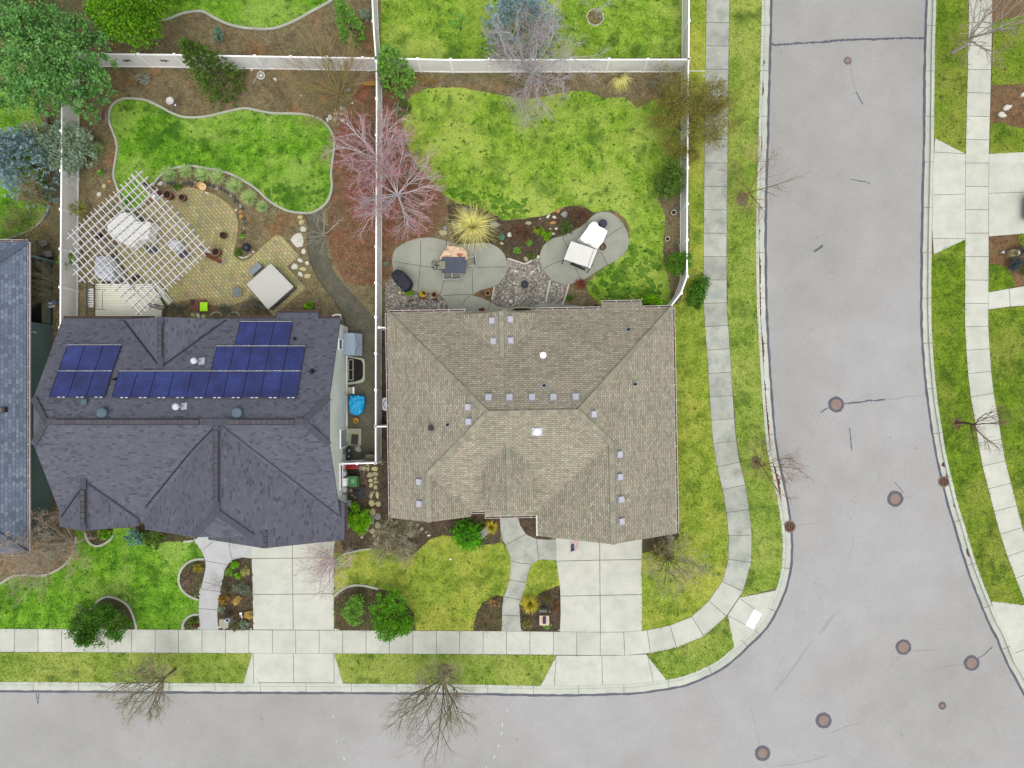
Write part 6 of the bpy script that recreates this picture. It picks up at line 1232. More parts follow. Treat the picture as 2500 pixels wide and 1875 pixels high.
t = drape('covered_table', 'large white covered table under the pergola lattice', 'covered table', [(150 + x / 4.1475, 400 + y / 4.1475) for x, y in ((455, 600), (540, 530), (620, 490), (700, 505), (770, 580), (890, 590), (900, 650), (870, 760), (800, 770), (700, 840), (590, 790), (490, 720))], .85, COVER_W, seed=4, wr=.05)
m = MB()
for x, y in ((520, 620), (800, 620), (700, 790), (560, 740)): p = PG(x, y, 0); m.tube([p, p + Vector((0, 0, .7))], .03, 6)
part('leg', m, CHAR, t)
drape('covered_grill', 'pale blue grey covered grill in the lower left of the pergola', 'covered grill', [(150 + x / 4.1475, 400 + y / 4.1475) for x, y in ((340, 990), (380, 935), (460, 950), (500, 1010), (525, 1110), (480, 1170), (400, 1165), (345, 1130))], 1.15, flat('blue_cover', sr(204, 212, 220), .6, .14, 3), seed=6, wr=.07, dome=.12)
drape('covered_stool', 'small round white covered seat at the right side of the pergola', 'covered stool', [(426 + 15 * math.cos(a), 599 - 14 * math.sin(a)) for a in np.linspace(0, 2 * PI, 9)[:-1]], .75, flat('white_plastic_cover', sr(232, 232, 236), .5, .08, 3), seed=8, wr=.03, dome=.1)
for px, py, lb in ((371, 608, 'dark grey mat at the centre of the pergola paving'), (450, 620, 'dark grey mat by the right pergola edge')):
    m = MB(); m.box(P(px, py, .03), (.75, .5, .02), rz=.1); m.box(P(px, py, .042), (.6, .36, .008), rz=.1); solo('mat', m, flat('dark_mat', sr(92, 94, 96), .9, .2, 9), lb, 'mat')
t = thing('wire_chair', 'dark wire chair beside the large white cover under the pergola', 'chair', P(338, 536)); m = MB(); c = P(338, 536, .45)
m.lathe(c, [(.26, 0), (.28, .02), (.26, .04)], 18); part('seat', m, CHAR, t); m = MB()
for i in range(9): a = .3 + i * .3; m.tube([c + Vector((math.cos(a) * .27, math.sin(a) * .27, 0)), c + Vector((math.cos(a) * .36, math.sin(a) * .36, .45))], .012, 4)
part('backrest', m, CHAR, t); m = MB()
for i in range(4): a = .8 + i * PI / 2; m.tube([c + Vector((math.cos(a) * .2, math.sin(a) * .2, 0)), c + Vector((math.cos(a) * .28, math.sin(a) * .28, -.45))], .014, 5)
part('leg', m, CHAR, t)
# --- pots
def pot(px, py, r, h, mat, label, rim=None, fill=SOILPOT, bulge=1.12, square=False, group=None):
    t = thing('plant_pot', label, 'pot', P(px, py), group=group); k = M(r); m = MB(); n = 4 if square else 20
    m.lathe(P(px, py), [(k * .7, 0), (k * .9 * bulge, h * .45), (k * bulge, h * .7), (k, h * .93), (k * 1.05, h), (k * .84, h), (k * .82, h * .86)], n, cap=False); part('body', m, mat, t, smooth=False)
    m = MB(); m.lathe(P(px, py), [(k * .83, h * .88), (k * .5, h * .91)], n); part('soil', m, fill, t)
    if rim: m = MB(); m.lathe(P(px, py), [(k * 1.07, h - .03), (k * 1.09, h + .015), (k * .86, h + .015), (k * .84, h - .02)], n, cap=False); part('rim', m, rim, t)
    return t
RED_P = flat('barrel_red', sr(120, 66, 54), .6, .3, 6)
pot(419, 481, 10, .62, RED_P, 'large reddish barrel pot at the top of the yellow paving', flat('barrel_rim', sr(146, 120, 100), .7)); pot(451.5, 486, 8, .45, DRKPOT, 'dark brown pot right of the reddish barrel pot', flat('barrel_rim', sr(146, 120, 100), .7))
pot(549.5, 577, 7.5, .4, DRKPOT, 'dark brown pot alone at the right of the yellow paving'); pot(535.5, 619, 9.5, .6, flat('rust_glaze', sr(150, 86, 58), .6, .3, 6), 'tall rust coloured pot beside the brown bench', flat('barrel_rim', sr(146, 120, 100), .7))
t = thing('stool', 'round pale orange log stool at the top edge of the yellow paving', 'stool', P(495, 456)); m = MB(); m.lathe(P(495, 456), [(.26, 0), (.25, .36), (.24, .38)], 22); part('body', m, flat('stool_wood', sr(206, 162, 100), .7, .2, 5), t)
m = MB(); m.lathe(P(495, 456, .38), [(.24, 0), (.23, .02)], 22); part('seat', m, flat('stool_top', sr(240, 204, 150), .7, .1, 3), t); m = MB(); p = P(494, 455, .405); m.tube([p + Vector((-.08, .06, 0)), p + Vector((0, .02, 0)), p + Vector((.1, .03, 0))], .015, 5); part('mark', m, flat('red_mark', sr(190, 84, 54), .8), t)
t = thing('bench', 'narrow brown wooden bench poking out of the pergola beside the rust pot', 'bench', P(520, 630)); m = MB(); a, b = P(499, 620, .45), P(541, 640, .45); m.beam(a, b, .24, .05); part('seat', m, WOODB, t)
for f, mt in ((.06, PERG), (.97, PERG)):
    p = a.lerp(b, f); m = MB(); m.box(Vector((p.x, p.y, .21)), (.06, .42, .42), rz=rotpx((499, 620), (541, 640))); part('leg', m, mt, t)
m = MB(); m.lathe(P(605, 606), [(.08, 0), (.2, .08), (.27, .24), (.25, .38), (.14, .5), (.03, .53)], 18); solo('garden_globe', m, flat('black_glaze', sr(52, 56, 70), .35, .2, 4), 'black round ball by the white cobbles in the paving bend', 'garden ball', smooth=True)
def stones(name, lst, label, cat, group=None, flatness=.06, labels=None):
    for i, (x, y, rx, ry, rz, mt) in enumerate(lst):
        m = MB(); m.rock(P(x, y, 0), M(rx), M(ry), flatness if flatness < .1 else M(min(rx, ry)) * .8, rz, seed=i * 13 + int(x)); solo(name, m, mt, labels[i] if labels else label, cat, group)
A4 = lambda x, y: (440 + x / 4.879, 440 + y / 4.879)
stones('cobble', [(*A4(x, y), r_, r_ * .85, x, STONE_W) for x, y, r_ in ((697, 905, 2.6), (722, 918, 2.4), (745, 925, 2.8), (768, 922, 2.2), (790, 915, 2.8), (812, 903, 2.2), (835, 882, 2), (870, 853, 3.6))], 'white cobble in the curved row below the black garden ball', 'cobble', 'white cobbles below the black ball', .2)
dr = []
for i, (x, y) in enumerate([(404, 449), (412, 446), (420, 448), (428, 451), (442, 447), (452, 449), (460, 446), (469, 449), (478, 446), (487, 443), (512, 452), (522, 456), (530, 461), (540, 462), (548, 467), (556, 471), (563, 477), (571, 480), (574, 489), (582, 493), (588, 503), (592, 510), (597, 535), (598, 545), (597, 556), (596, 566), (592, 573)]): dr.append((x + R.uniform(-1, 1), y + R.uniform(-1, 1), R.uniform(3.5, 5.5), R.uniform(3, 4.5), R.uniform(0, 3), STONE_D if i % 4 else STONE_G))
stones('border_rock', dr, 'grey to black rock in the row between yuccas and yellow paving', 'rock', 'dark rocks bordering the yellow paving', .25)
stones('accent_stone', [(588, 517, 5, 4, .3, STONE_O), (590, 529, 6.5, 5.5, .8, STONE_O), (576, 513, 3, 3, 0, STONE_W), (505, 471, 4.5, 3, .1, STONE_W)], '', 'stone', None, .2, ['smaller ochre stone beside the dark rock row', 'larger ochre stone beside the dark rock row', 'small white stone next to the ochre stones', 'small white block on the paving edge below the orange stool'])
stones('flagstone', [(733, 530, 6, 5, .2, STONE_Y), (736, 542, 6.5, 6, .6, STONE_Y), (740, 559, 7, 7.5, 1.2, STONE_W), (727, 585.5, 16, 17, .4, STONE_W), (741, 613, 5, 7.5, .2, STONE_W), (733.5, 636, 8, 4.5, -.5, STONE_W), (750, 642.5, 4.6, 5.2, .1, STONE_W), (719, 651, 7.5, 7.5, .5, STONE_W), (740, 657, 8, 5, -.2, STONE_Y), (733, 669.6, 7.5, 5.5, -.8, STONE_W), (751.5, 673.7, 8.5, 6, .3, STONE_Y), (471, 769, 6, 5.5, .4, STONE_Y), (484, 770, 5, 7, .2, STONE_W), (497, 773, 5.5, 6, .9, STONE_Y)], '', 'flagstone', 'pale flagstones by the hot tub', .05,
       ['topmost yellow flagstone under the kidney lawn edging', 'second yellow flagstone under the kidney lawn edging', 'white wedge flagstone above the biggest flagstone', 'biggest white flagstone beside the gravel path', 'white pointed flagstone just below the biggest one', 'slim tilted white flagstone near the paving corner', 'small square white flagstone touching the gravel path edging', 'white square flagstone nearest the hot tub paving', 'yellow flagstone in the middle of the lower group', 'white half round flagstone of the lower group', 'lowest yellow flagstone of the lower group', 'left stone of three by the lime lidded table', 'narrow middle stone of three by the lime lidded table', 'right stone of three by the lime lidded table'])
stones('garden_stone', [(812 - 5, 287, 7, 7, 0, STONE_W), (819.5, 279.7, 5.5, 5.5, .4, STONE_Y), (800, 293, 4.5, 5.5, .3, STONE_W), (818, 293, 6, 5, .5, STONE_Y), (833, 278.5, 5, 3.5, .1, STONE_Y), (837, 294, 5, 4.5, .2, STONE_W), (859, 276, 5, 5.5, .7, STONE_O), (834, 265, 4, 4.5, .2, STONE_W), (851, 220.5, 6, 5, .3, STONE_G), (834, 224, 3.5, 6, -.4, STONE_W), (861.5, 252, 3, 3, 0, STONE_W), (828, 207, 4, 5, 0, STONE_G), (672.5, 194, 4, 5, .6, STONE_W), (614.5, 171, 2.6, 3, 0, STONE_W), (642, 169, 3, 2.5, 0, STONE_W), (735, 234, 2.5, 2.8, 0, STONE_Y), (267.6, 443, 5.5, 4.5, .3, STONE_O), (255.6, 454, 6, 5, .5, STONE_Y), (243, 475, 5.5, 7, .1, STONE_W), (393, 448, 8, 5, .7, STONE_W), (381, 460, 6, 4, .3, STONE_W)], '', 'stone', None, .18,
       ['large white stone at the upper right tip of the kidney lawn', 'squarish cream stone above the large white one by the kidney lawn', 'leftmost white stone by the kidney lawn tip', 'cream stone right beside the large white one', 'flat cream stone right of the squarish one', 'white stone beside a dark gap below the yellow green shrub tree', 'ochre triangular stone near the long fence', 'white stone in the loose heap under the shrub tree', 'grey slab behind the stem of the yellow green shrub tree', 'narrow white stone standing by the shrub tree stems', 'small round white stone alone near the long fence', 'grey green round stone above the shrub tree base', 'white oval stone alone on bare soil near the garden wheel', 'tiny white stone left of the garden wheel', 'tiny white stone above the garden wheel', 'tiny cream stone in the middle of the back bed', 'ochre stone, uppermost of three left of the pergola', 'yellow stone in the middle of three left of the pergola', 'white stone lowest of three left of the pergola', 'white pointed stone between pergola and first yucca', 'white round stone at the pergola corner'])
# --- hot tub
ht = thing('hot_tub', 'square hot tub with a smooth pale grey cover standing diagonally on the paving', 'hot tub', P(660, 700)); top = [P(x, y, .98) for x, y in ((661, 643), (716.7, 700), (654, 755.6), (602, 694))]; c = sum(top, Vector()) / 4
m = MB(); m.slab([c + (p - c) * 1.0 for p in top][::-1], .1); part('cover', m, flat('spa_cover', sr(206, 204, 196), .6, .05, 1.2, bump=.1), ht)
m = MB(); m.prism([(c + (p - c) * .97)[:2] for p in top], .0, .87); part('cabinet', m, flat('spa_grey', sr(126, 124, 124), .6, .12), ht)
m = MB(); rz = rotpx((602, 694), (661, 643)); p = P(627, 659, .2); m.box(p, (.86, .28, .4), rz=rz); p = P(622, 655, .1); m.box(p, (.86, .3, .2), rz=rz); s_ = part('step', m, flat('spa_step', sr(150, 158, 162), .6, .1), ht)
m = MB(); m.tube([P(697, 681, .6), P(720, 703, .75)], .03, 6); m.tube([P(706, 722, .6), P(672, 748, .6)], .03, 6); part('cover_lifter', m, BLACK, ht)
t = thing('folding_table', 'small grey sling folding seat on the paving left of the hot tub', 'folding seat', P(578, 716)); m = MB(); m.box(P(577, 713.5, .42), (.46, .6, .03)); part('seat', m, flat('grey_sling', sr(126, 134, 136), .8, .12), t); m = MB()
for x in (565.5, 588): m.tube([P(x, 703, .46), P(x, 724, .46)], .02, 6); m.tube([P(x, 704, .46), P(x, 704, 0)], .016, 5); m.tube([P(x, 723, .46), P(x, 723, 0)], .016, 5)
part('frame', m, flat('frame_cream', sr(196, 192, 150), .5), t)
t = thing('play_table', 'worn brown wooden play table carrying a lime green box', 'table', P(485, 745)); m = MB(); rr = random.Random(2)
for i in range(5): m.box(P(468 + i * 7, 744.5, .5), (.165, .68, .03))
part('tabletop', m, flat('worn_brown', sr(136, 92, 80), .8, .3, 6), t)
for x, y in ((466, 733), (500, 733), (466, 756), (500, 756)): m = MB(); m.box(P(x, y, .24), (.06, .06, .48)); part('leg', m, flat('worn_brown', sr(136, 92, 80), .8, .3, 6), t)
m = MB(); m.box(P(469, 738, .56), (.2, .34, .1)); part('tray', m, flat('dark_tray', sr(84, 66, 64), .8), t)
t = thing('toy_box', 'bright lime green lidded box on the brown play table', 'box', P(496.5, 748.5, .52)); q = [P(488.5, 738.5, .66), P(505.5, 738.5, .66), P(505.5, 759, .66), P(488.5, 759, .66)]; m = MB(); m.prism([p[:2] for p in q], .52, .62); part('body', m, flat('lime', sr(170, 240, 30, 1.05), .5, .05), t); m = MB(); cq = sum(q, Vector()) / 4; m.prism([(cq + (p - cq) * 1.05)[:2] for p in q], .62, .655); part('lid', m, flat('lime_lid', sr(186, 255, 20, 1.1), .5, .04), t)
m = MB(); m.slab([P(344, 445, .3), P(349, 441, .3), P(397, 472, .3), P(392, 478, .3)], .28); solo('planter_box', m, flat('dark_red_wood', sr(96, 50, 42), .7, .3, 6), 'dark red brown plank box under the upper right pergola corner', 'planter')
m = MB(); m.box(P(376.5, 478.5, .35), (.26, .26, .3), rz=.6); m.lathe(P(376.5, 478.5, .5), [(.1, 0), (.08, .06), (.05, .08)], 12); solo('candle_lantern', m, WHITE, 'small white lantern beside the dark red planter box', 'lantern')
for px, py, lb in ((339, 681, 'dark brown urn on the paving at the lower pergola edge'), (333, 703, 'dark brown urn by the deck edge'), (247, 577, 'reddish pot at the left edge under the pergola')): pot(px, py, 7, .5, DRKPOT, lb)
t = thing('toy_boat', 'small white and teal toy boat half hidden by the slate eave', 'toy', P(819, 775)); m = MB(); m.slab([P(x, y, .5) for x, y in ((805, 776), (811, 769), (820, 766.5), (831, 766.5), (831, 780), (812, 780))][::-1], .3); part('hull', m, WHITE, t); m = MB(); m.slab([P(x, y, .56) for x, y in ((813, 776), (817, 770), (828, 769), (828, 778))][::-1], .05); part('deck', m, flat('teal', sr(70, 150, 150), .5), t)
# --- back bed ornaments
t = thing('birdbath', 'white round birdbath with a pale centre on the back bed', 'birdbath', P(428, 257)); m = MB(); m.lathe(P(428, 257), [(.14, 0), (.07, .1), (.06, .6), (.2, .68), (.25, .76), (.22, .76), (.19, .72), (.05, .66)], 22); part('bowl', m, flat('bowl_white', sr(226, 218, 214), .6, .1), t); m = MB(); m.lathe(P(428, 257, .72), [(.19, 0), (.02, .004)], 20); part('water', m, flat('dark_water', sr(110, 98, 92), .15), t); m = MB(); m.lathe(P(428, 257, .7), [(.06, 0), (.04, .05), (.01, .06)], 12); part('finial', m, WHITE, t)
t = thing('wind_spinner', 'white spoked garden wheel with a slanted pole against the back fence', 'wheel ornament', P(618, 205)); m = MB(); m.tube([P(618, 205, .0), P(650, 141, 1.75)], .022, 6); part('pole', m, LIGHTM, t); m = MB(); c = P(637, 184, .5); ring = [c + Vector((math.cos(a) * .23, math.sin(a) * .23, .02 * math.sin(a))) for a in np.linspace(0, 2 * PI, 21)]; m.tube(ring, .022, 6)
for i in range(4): a = i * PI / 4; v = Vector((math.cos(a) * .23, math.sin(a) * .23, 0)); m.tube([c - v, c + v], .014, 5)
m.lathe(c + Vector((0, 0, -.02)), [(.05, 0), (.05, .05)], 10); part('wheel', m, COVER_W, t)
def fence_orn(px, lb, kind):
    y = P(px, 133, FH).y - .05; x = P(px, 150, 1.).x; m = MB(); k = 1 if kind else -1; pts = [(x - .24 * k, y, 1.0), (x - .1 * k, y, 1.06), (x + .05 * k, y, 1.0), (x + .16 * k, y, 1.1), (x + .28 * k, y, 1.02)]
    m.tube(pts, [.015, .03, .05, .035, .03], 6)
    for i in (1, 3):
        for s_ in (-1, 1): q = Vector(pts[i]); m.tube([q, q + Vector((.05 * k, -.01, .12 * s_)), q + Vector((.13 * k, -.01, .15 * s_))], .014, 5)
    solo('gecko_ornament', m, flat('bronze_orn', sr(98, 78, 68), .6, .2), lb, 'ornament')
fence_orn(308, 'leftmost brown gecko ornament hung on the back fence', 1); fence_orn(404, 'second gecko ornament hung on the back fence', 0); fence_orn(612, 'gecko ornament on the fence panel left of the garden wheel', 1)
m = MB(); m.beam(P(887, 204, .25), P(915, 204, 1.0), .26, .03); m.beam(P(887, 204, .27), P(915, 204, 1.02), .05, .05); solo('yellow_slide', m, flat('ochre_yellow', sr(196, 152, 50), .6, .15), 'small ochre yellow plank leaning on the long fence near the fence crossing', 'plank')
sl_ = MB(); rr = random.Random(5)
for i in range(14):
    m = MB(); a = rr.uniform(-.3, .3) + (0 if i % 3 else 1.4); m.box(P(rr.uniform(335, 364), rr.uniform(183, 204), .03 + .025 * (i % 4)), (.42, .07, .03), rz=a); solo('slate_strip', m, STONE_G, 'thin grey stone strip in the loose heap below the back fence', 'stone', 'grey stone strips heaped below the back fence')
t = thing('garden_chair', 'pale blue metal chair frame under the big leafy tree edge', 'chair', P(252, 284)); m = MB(); m.box(P(251, 284, .42), (.3, .4, .02)); part('seat', m, flat('rust_seat', sr(120, 70, 50), .8), t); m = MB()
for dx in (-5, 6):
    m.tube([P(251 + dx, 276, 0), P(251 + dx, 276, .45), P(251 + dx, 293, .45), P(251 + dx, 293, 0)], .016, 5)
m.tube([P(258, 276, .45), P(260, 276, .85), P(260, 293, .85), P(258, 293, .45)], .018, 5); part('frame', m, flat('blue_frame', sr(150, 168, 182), .5), t)
# neighbour bits on the left
for px, py, lb in ((107, 593, 'upper grey cube pedestal on the soil beside the blue grey roof'), (119, 620, 'lower grey cube pedestal beside the blue grey roof')):
    m = MB(); m.box(P(px, py, .22), (.34, .34, .44), rz=.12); m.box(P(px, py, .46), (.38, .38, .04), rz=.12); solo('pedestal', m, flat('cube_grey', sr(136, 132, 134), .8, .15), lb, 'pedestal')
t = thing('bucket', 'white bucket with a blue lid beside the dark green porch wall', 'bucket', P(132, 745)); m = MB(); m.lathe(P(131, 746), [(.13, 0), (.17, .36), (.18, .38), (.15, .38), (.12, .05)], 18); part('body', m, WHITE, t); m = MB(); m.lathe(P(132, 738, .3), [(.17, 0), (.16, .03)], 18); part('lid', m, flat('blue_lid', sr(120, 140, 190), .5), t)
t = thing('patio_set', 'black outdoor chair in the dark porch of the blue grey roofed house', 'chair', P(82, 649)); m = MB(); m.box(P(82, 650, .45), (.5, .5, .06)); part('seat', m, BLACK, t); m = MB(); m.box(P(80, 642, .75), (.5, .05, .55)); part('backrest', m, BLACK, t); m = MB()
for x, y in ((75, 643), (89, 643), (75, 657), (89, 657)): m.box(P(x, y, .21), (.04, .04, .42))
part('leg', m, BLACK, t)
# --- side yard
sb = thing('storage_shed', 'blue grey plastic storage shed with a sloped creased front against the pale wall', 'storage box', P(862, 842)); SH = flat('shed_blue', sr(168, 184, 198), .4, .08, 1); m = MB()
y0, y1 = P(0, 813.5).y, P(0, 867).y; X = lambda px, z: P(px, 840, z).x
prof = [(X(848, 0), 0), (X(848, 0), 1.3), (X(858, 1.3), 1.36), (X(866, 1.25), 1.22), (X(884, .6), .55), (X(885, 0), 0)]
gprism(m, [(a, b) for a, b in prof], y1 * .975, y0 * .975, 'y'); part('body', m, SH, sb)
m = MB(); ym = (y0 + y1) / 2 * .975
for pts in ([(X(866, 1.25) + .01, y0 * .975 - .05, 1.24), (X(876, .9), ym, .9)], [(X(866, 1.25) + .01, y1 * .975 + .05, 1.24), (X(876, .9), ym, .9)], [(X(876, .9), ym, .9), (X(885, .57), ym, .58)]): m.tube([Vector(q) + Vector((.012, 0, .012)) for q in pts], .012, 4)
part('crease', m, flat('shed_crease', sr(120, 112, 118), .6), sb)
t = thing('plastic_chair', 'small white plastic chair between window well and blue tarp', 'chair', P(858, 953)); m = MB(); m.box(P(855, 953, .36), (.36, .42, .03)); part('seat', m, flat('chair_cream', sr(176, 176, 158), .5), t); m = MB(); m.box(P(864, 953, .55), (.06, .42, .4)); part('backrest', m, WHITE, t); m = MB()
for x, y in ((850, 946), (866, 944), (850, 960), (866, 962)): m.tube([P(x, y, .36), P(x + 1, y, 0)], .02, 5)
part('leg', m, WHITE, t)
drape('tarp_covered_box', 'box wrapped in crinkled bright blue tarp beside the pale wall', 'tarp box', [(853, 970), (860, 966), (876, 966), (886, 968), (888, 980), (885, 1000), (878, 1012), (862, 1012), (853, 1004)], .75, flat('blue_tarp', sr(28, 168, 224, 1.1), .35, .12, 4, bump=.5), seed=12, wr=.06, skirt=1.04)
m = MB(); m.lathe(P(871, 1026), [(.12, 0), (.165, .3), (.18, .32), (.15, .32), (.12, .06)], 20); solo('bucket', m, flat('yellow_plastic', sr(222, 166, 40), .5, .1), 'yellow orange bucket below the blue tarp box', 'bucket')
m = MB(); m.prism([P(*q)[:2] for q in ((847, 1046), (883, 1046), (883, 1087), (847, 1087))], 0, .16); solo('doorstep', m, m_conc('step_conc', sr(176, 178, 150), .2), 'square concrete doorstep slab at the side door', 'doorstep')
m = MB(); m.box(P(866, 1073, .175), (.46, .68, .02), rz=-.08); m.box(P(866, 1073, .186), (.4, .62, .008), rz=-.08); solo('doormat', m, flat('doormat', sr(78, 70, 66), .95, .25, 18), 'dark doormat on the side door step', 'doormat')
for px, py, lb in ((852, 1100, 'upper dark round kettle by the gate fence'), (851, 1114, 'lower dark round kettle by the gate fence')):
    t = thing('kettle_grill', lb, 'kettle', P(px, py)); m = MB(); m.lathe(P(px, py), [(.1, 0), (.24, .12), (.27, .3), (.2, .42), (.05, .48)], 18); part('bowl', m, CHAR, t, smooth=True); m = MB(); m.lathe(P(px + 1, py, .46), [(.03, 0), (.03, .05)], 8); part('knob', m, WHITE, t)
m = MB(); m.rock(P(875, 1096, 0), .22, .26, .3, .2, 3, n=8, flat_top=.4); solo('sack', m, flat('pale_sack', sr(176, 182, 172), .8), 'pale sack on gravel near the side door step', 'sack')
m = MB(); m.slab([P(890, 1127, .3), P(916, 1127, .3), P(916, 1110, .9), P(892, 1110, .9)][::1], .04); m.box(P(903, 1118, .6), (.6, .03, .03)); solo('leaning_board', m, flat('tan_board', sr(166, 158, 138), .8, .12), 'tan board leaning inside the gate fence corner', 'board')
t = thing('toy_wagon', 'red toy wagon in front of the short gate fence', 'toy wagon', P(860, 1139)); m = MB(); m.box(P(860, 1138, .35), (.78, .34, .22)); m.box(P(847, 1136, .5), (.1, .3, .12)); part('tub', m, flat('toy_red', sr(206, 36, 36), .4, .12), t); m = MB()
for x, y in ((848, 1132), (872, 1132), (848, 1146), (872, 1146)): m.box(P(x, y, .13), (.2, .07, .2)); m.lathe(P(x, y, .1), [(.11, 0), (.11, .06)], 10)
part('wheel', m, BLACK, t); m = MB(); m.box(P(860, 1138, .475), (.6, .22, .02)); part('floor', m, flat('toy_red_dark', sr(150, 24, 26), .5), t)
t = thing('wheelie_bin', 'green wheeled bin beside the pale wall and flagstones', 'bin', P(858, 1176)); m = MB(); c = P(858, 1175.5, 1.0); m.box((c.x, c.y, .48), (.62, .6, .9)); part('body', m, flat('bin_green_dark', sr(40, 84, 50), .5), t); m = MB(); m.box((c.x, c.y, .97), (.74, .68, .06)); m.box((c.x + .02, c.y, 1.01), (.6, .56, .03)); l_ = part('lid', m, flat('bin_green', sr(66, 128, 76), .45, .1), t)
m = MB(); m.box((c.x + .1, c.y + .02, 1.03), (.22, .26, .008)); m.lathe((c.x - .2, c.y + .17, 1.026), [(.05, 0), (.05, .006)], 12); part('sticker', m, flat('bin_sticker', sr(120, 178, 130), .5), l_); m = MB(); m.tube([(c.x + .36, c.y - .3, .95), (c.x + .44, c.y - .28, .95), (c.x + .44, c.y + .28, .95), (c.x + .36, c.y + .3, .95)], .025, 6); part('handle', m, flat('bin_green', sr(66, 128, 76), .45, .1), t)
for px, py, r_, lb in ((876, 1206, 7.5, 'left dark flower pot of three by the flagstones'), (887, 1194, 6.5, 'upper dark flower pot of three by the flagstones'), (887, 1207, 6.5, 'right dark flower pot of three by the flagstones')): pot(px, py, r_, .3, CHAR, lb, fill=flat('dark_pot_soil', sr(62, 64, 70), .9))
t = thing('bicycle_stand', 'jumble of grey metal brackets on dark soil below the green bin', 'metal brackets', P(853, 1230)); m = MB()
for i, (a, b) in enumerate((((849, 1222), (858, 1224)), ((849, 1228), (857, 1230)), ((850, 1222), (851, 1236)), ((854, 1236), (856, 1222)))): m.beam(P(*a, .15 + i * .04), P(*b, .15 + i * .04), .09, .03)
part('bracket', m, LIGHTM, t)
Z5 = lambda x, y: (800 + x / 5.53, 1000 + y / 5.53)
FS = [(540, 748, 30, 18), (490, 790, 33, 36), (440, 790, 30, 38), (545, 800, 24, 34), (635, 800, 48, 36), (570, 885, 44, 34), (645, 870, 40, 30), (580, 955, 40, 26), (645, 930, 26, 30), (650, 978, 38, 18), (585, 1020, 28, 36), (650, 1048, 30, 40), (590, 1158, 30, 50), (670, 1158, 24, 52), (625, 1110, 12, 20), (595, 1265, 44, 46), (680, 1272, 38, 40), (605, 1380, 42, 50), (675, 1440, 46, 50), (600, 1490, 36, 66), (675, 1555, 36, 56), (610, 1640, 40, 36), (705, 705, 36, 26), (740, 735, 14, 12)]
FS += [((x - 800) * 5.53, (y - 1000) * 5.53, w_, h_) for x, y, w_, h_ in ((914, 1308, 26, 24), (923, 1314, 18, 34), (916, 1328, 30, 38), (857, 1197, 22, 24), (867, 1214, 22, 16), (860, 1209, 18, 14), (884, 1311, 24, 24))]
stones('flagstone', [(*Z5(x, y), w_ / 5.53 * .98, h_ / 5.53 * .98, R.uniform(-.2, .2), R.choice([STONE_M, STONE_M, STONE_Y, STONE_G])) for x, y, w_, h_ in FS], 'irregular mossy flagstone of the narrow path beside the green bin', 'flagstone', 'mossy flagstones beside the green bin', .06)
# --- corner house yard: left patio
Z2 = lambda x, y, z=0.: P(940 + x / 7.54, 560 + y / 7.54, z)
DT = flat('table_grey', sr(88, 96, 116), .5, .12, 4); tb_ = thing('patio_table', 'dark slate grey slatted patio table on the left patio', 'table', Z2(1262, 655)); m = MB(); ra = -.01
c0, c1 = Z2(1045, 510, .74), Z2(1480, 800, .74); w_, h_ = c1.x - c0.x, c0.y - c1.y; cc = (c0 + c1) / 2
for i in range(12): m.box((cc.x, cc.y - h_ / 2 + h_ * (i + .5) / 12, .735), (w_ - .14, h_ / 12 * .78, .025))
part('slats', m, DT, tb_); m = MB()
for s_ in (-1, 1): m.box((cc.x + s_ * (w_ / 2 - .035), cc.y, .735), (.07, h_, .035)); m.box((cc.x, cc.y + s_ * (h_ / 2 - .03), .735), (w_ - .14, .06, .035))
m.box((cc.x, cc.y, .737), (.05, h_ - .13, .03)); part('rim', m, flat('table_rim', sr(78, 86, 106), .5, .12, 4), tb_)
for sx in (-1, 1):
    for sy in (-1, 1): m = MB(); m.box((cc.x + sx * (w_ / 2 - .08), cc.y + sy * (h_ / 2 - .08), .36), (.05, .05, .72)); part('leg', m, CHAR, tb_)
def sling_chair(pos, rz, label, tip=0.):
    t = thing('patio_chair', label, 'chair', pos, rz, 'tan sling patio chairs'); m = MB(); m.box((0, .0, .43), (.48, .5, .035)); part('seat', m, TAN_FAB, t, world=False)
    m = MB(); m.box((0, -.3, .72), (.46, .03, .56), m=Matrix.Rotation(.25, 3, 'X')); part('backrest', m, TAN_FAB, t, world=False)
    m = MB()
    for s_ in (-1, 1): m.tube([(s_ * .26, .27, 0), (s_ * .26, .25, .45), (s_ * .27, .1, .64), (s_ * .27, -.24, .64)], .018, 6); m.tube([(s_ * .25, -.36, 0), (s_ * .25, -.22, .42), (s_ * .25, -.38, 1.02)], .018, 6)
    m.tube([(-.25, -.38, 1.02), (.25, -.38, 1.02)], .022, 6); part('frame', m, LIGHTM, t, world=False); return t
for (x, y), rz, lb in (((1165, 850), .12, 'left sling chair of the pair below the grey patio table'), ((1330, 850), .1, 'right sling chair of the pair below the grey patio table'), ((1580, 620), PI / 2 + .12, 'sling chair at the right end of the grey patio table')): p = Z2(x, y); sling_chair((p.x, p.y, .022), rz, lb)
t = thing('swivel_chair', 'swivel patio chair tipped against the left table end with its black ring base showing', 'chair', Z2(1000, 660)); m = MB(); c = Z2(1058, 660, .8); m.box(c, (.4, .5, .06), m=Matrix.Rotation(-.25, 3, 'Y')); part('seat', m, flat('seat_olive', sr(152, 152, 130), .85, .12, 12), t); m = MB(); c = Z2(912, 660, .35); rg = [c + Vector((math.cos(a) * .135, math.sin(a) * .29, .32 * -math.cos(a))) for a in np.linspace(0, 2 * PI, 25)]; m.tube(rg, .02, 6)
for a in (.0, 2.2, 4.1): m.tube([c, c + Vector((math.cos(a) * .13, math.sin(a) * .28, -.31 * math.cos(a)))], .018, 5)
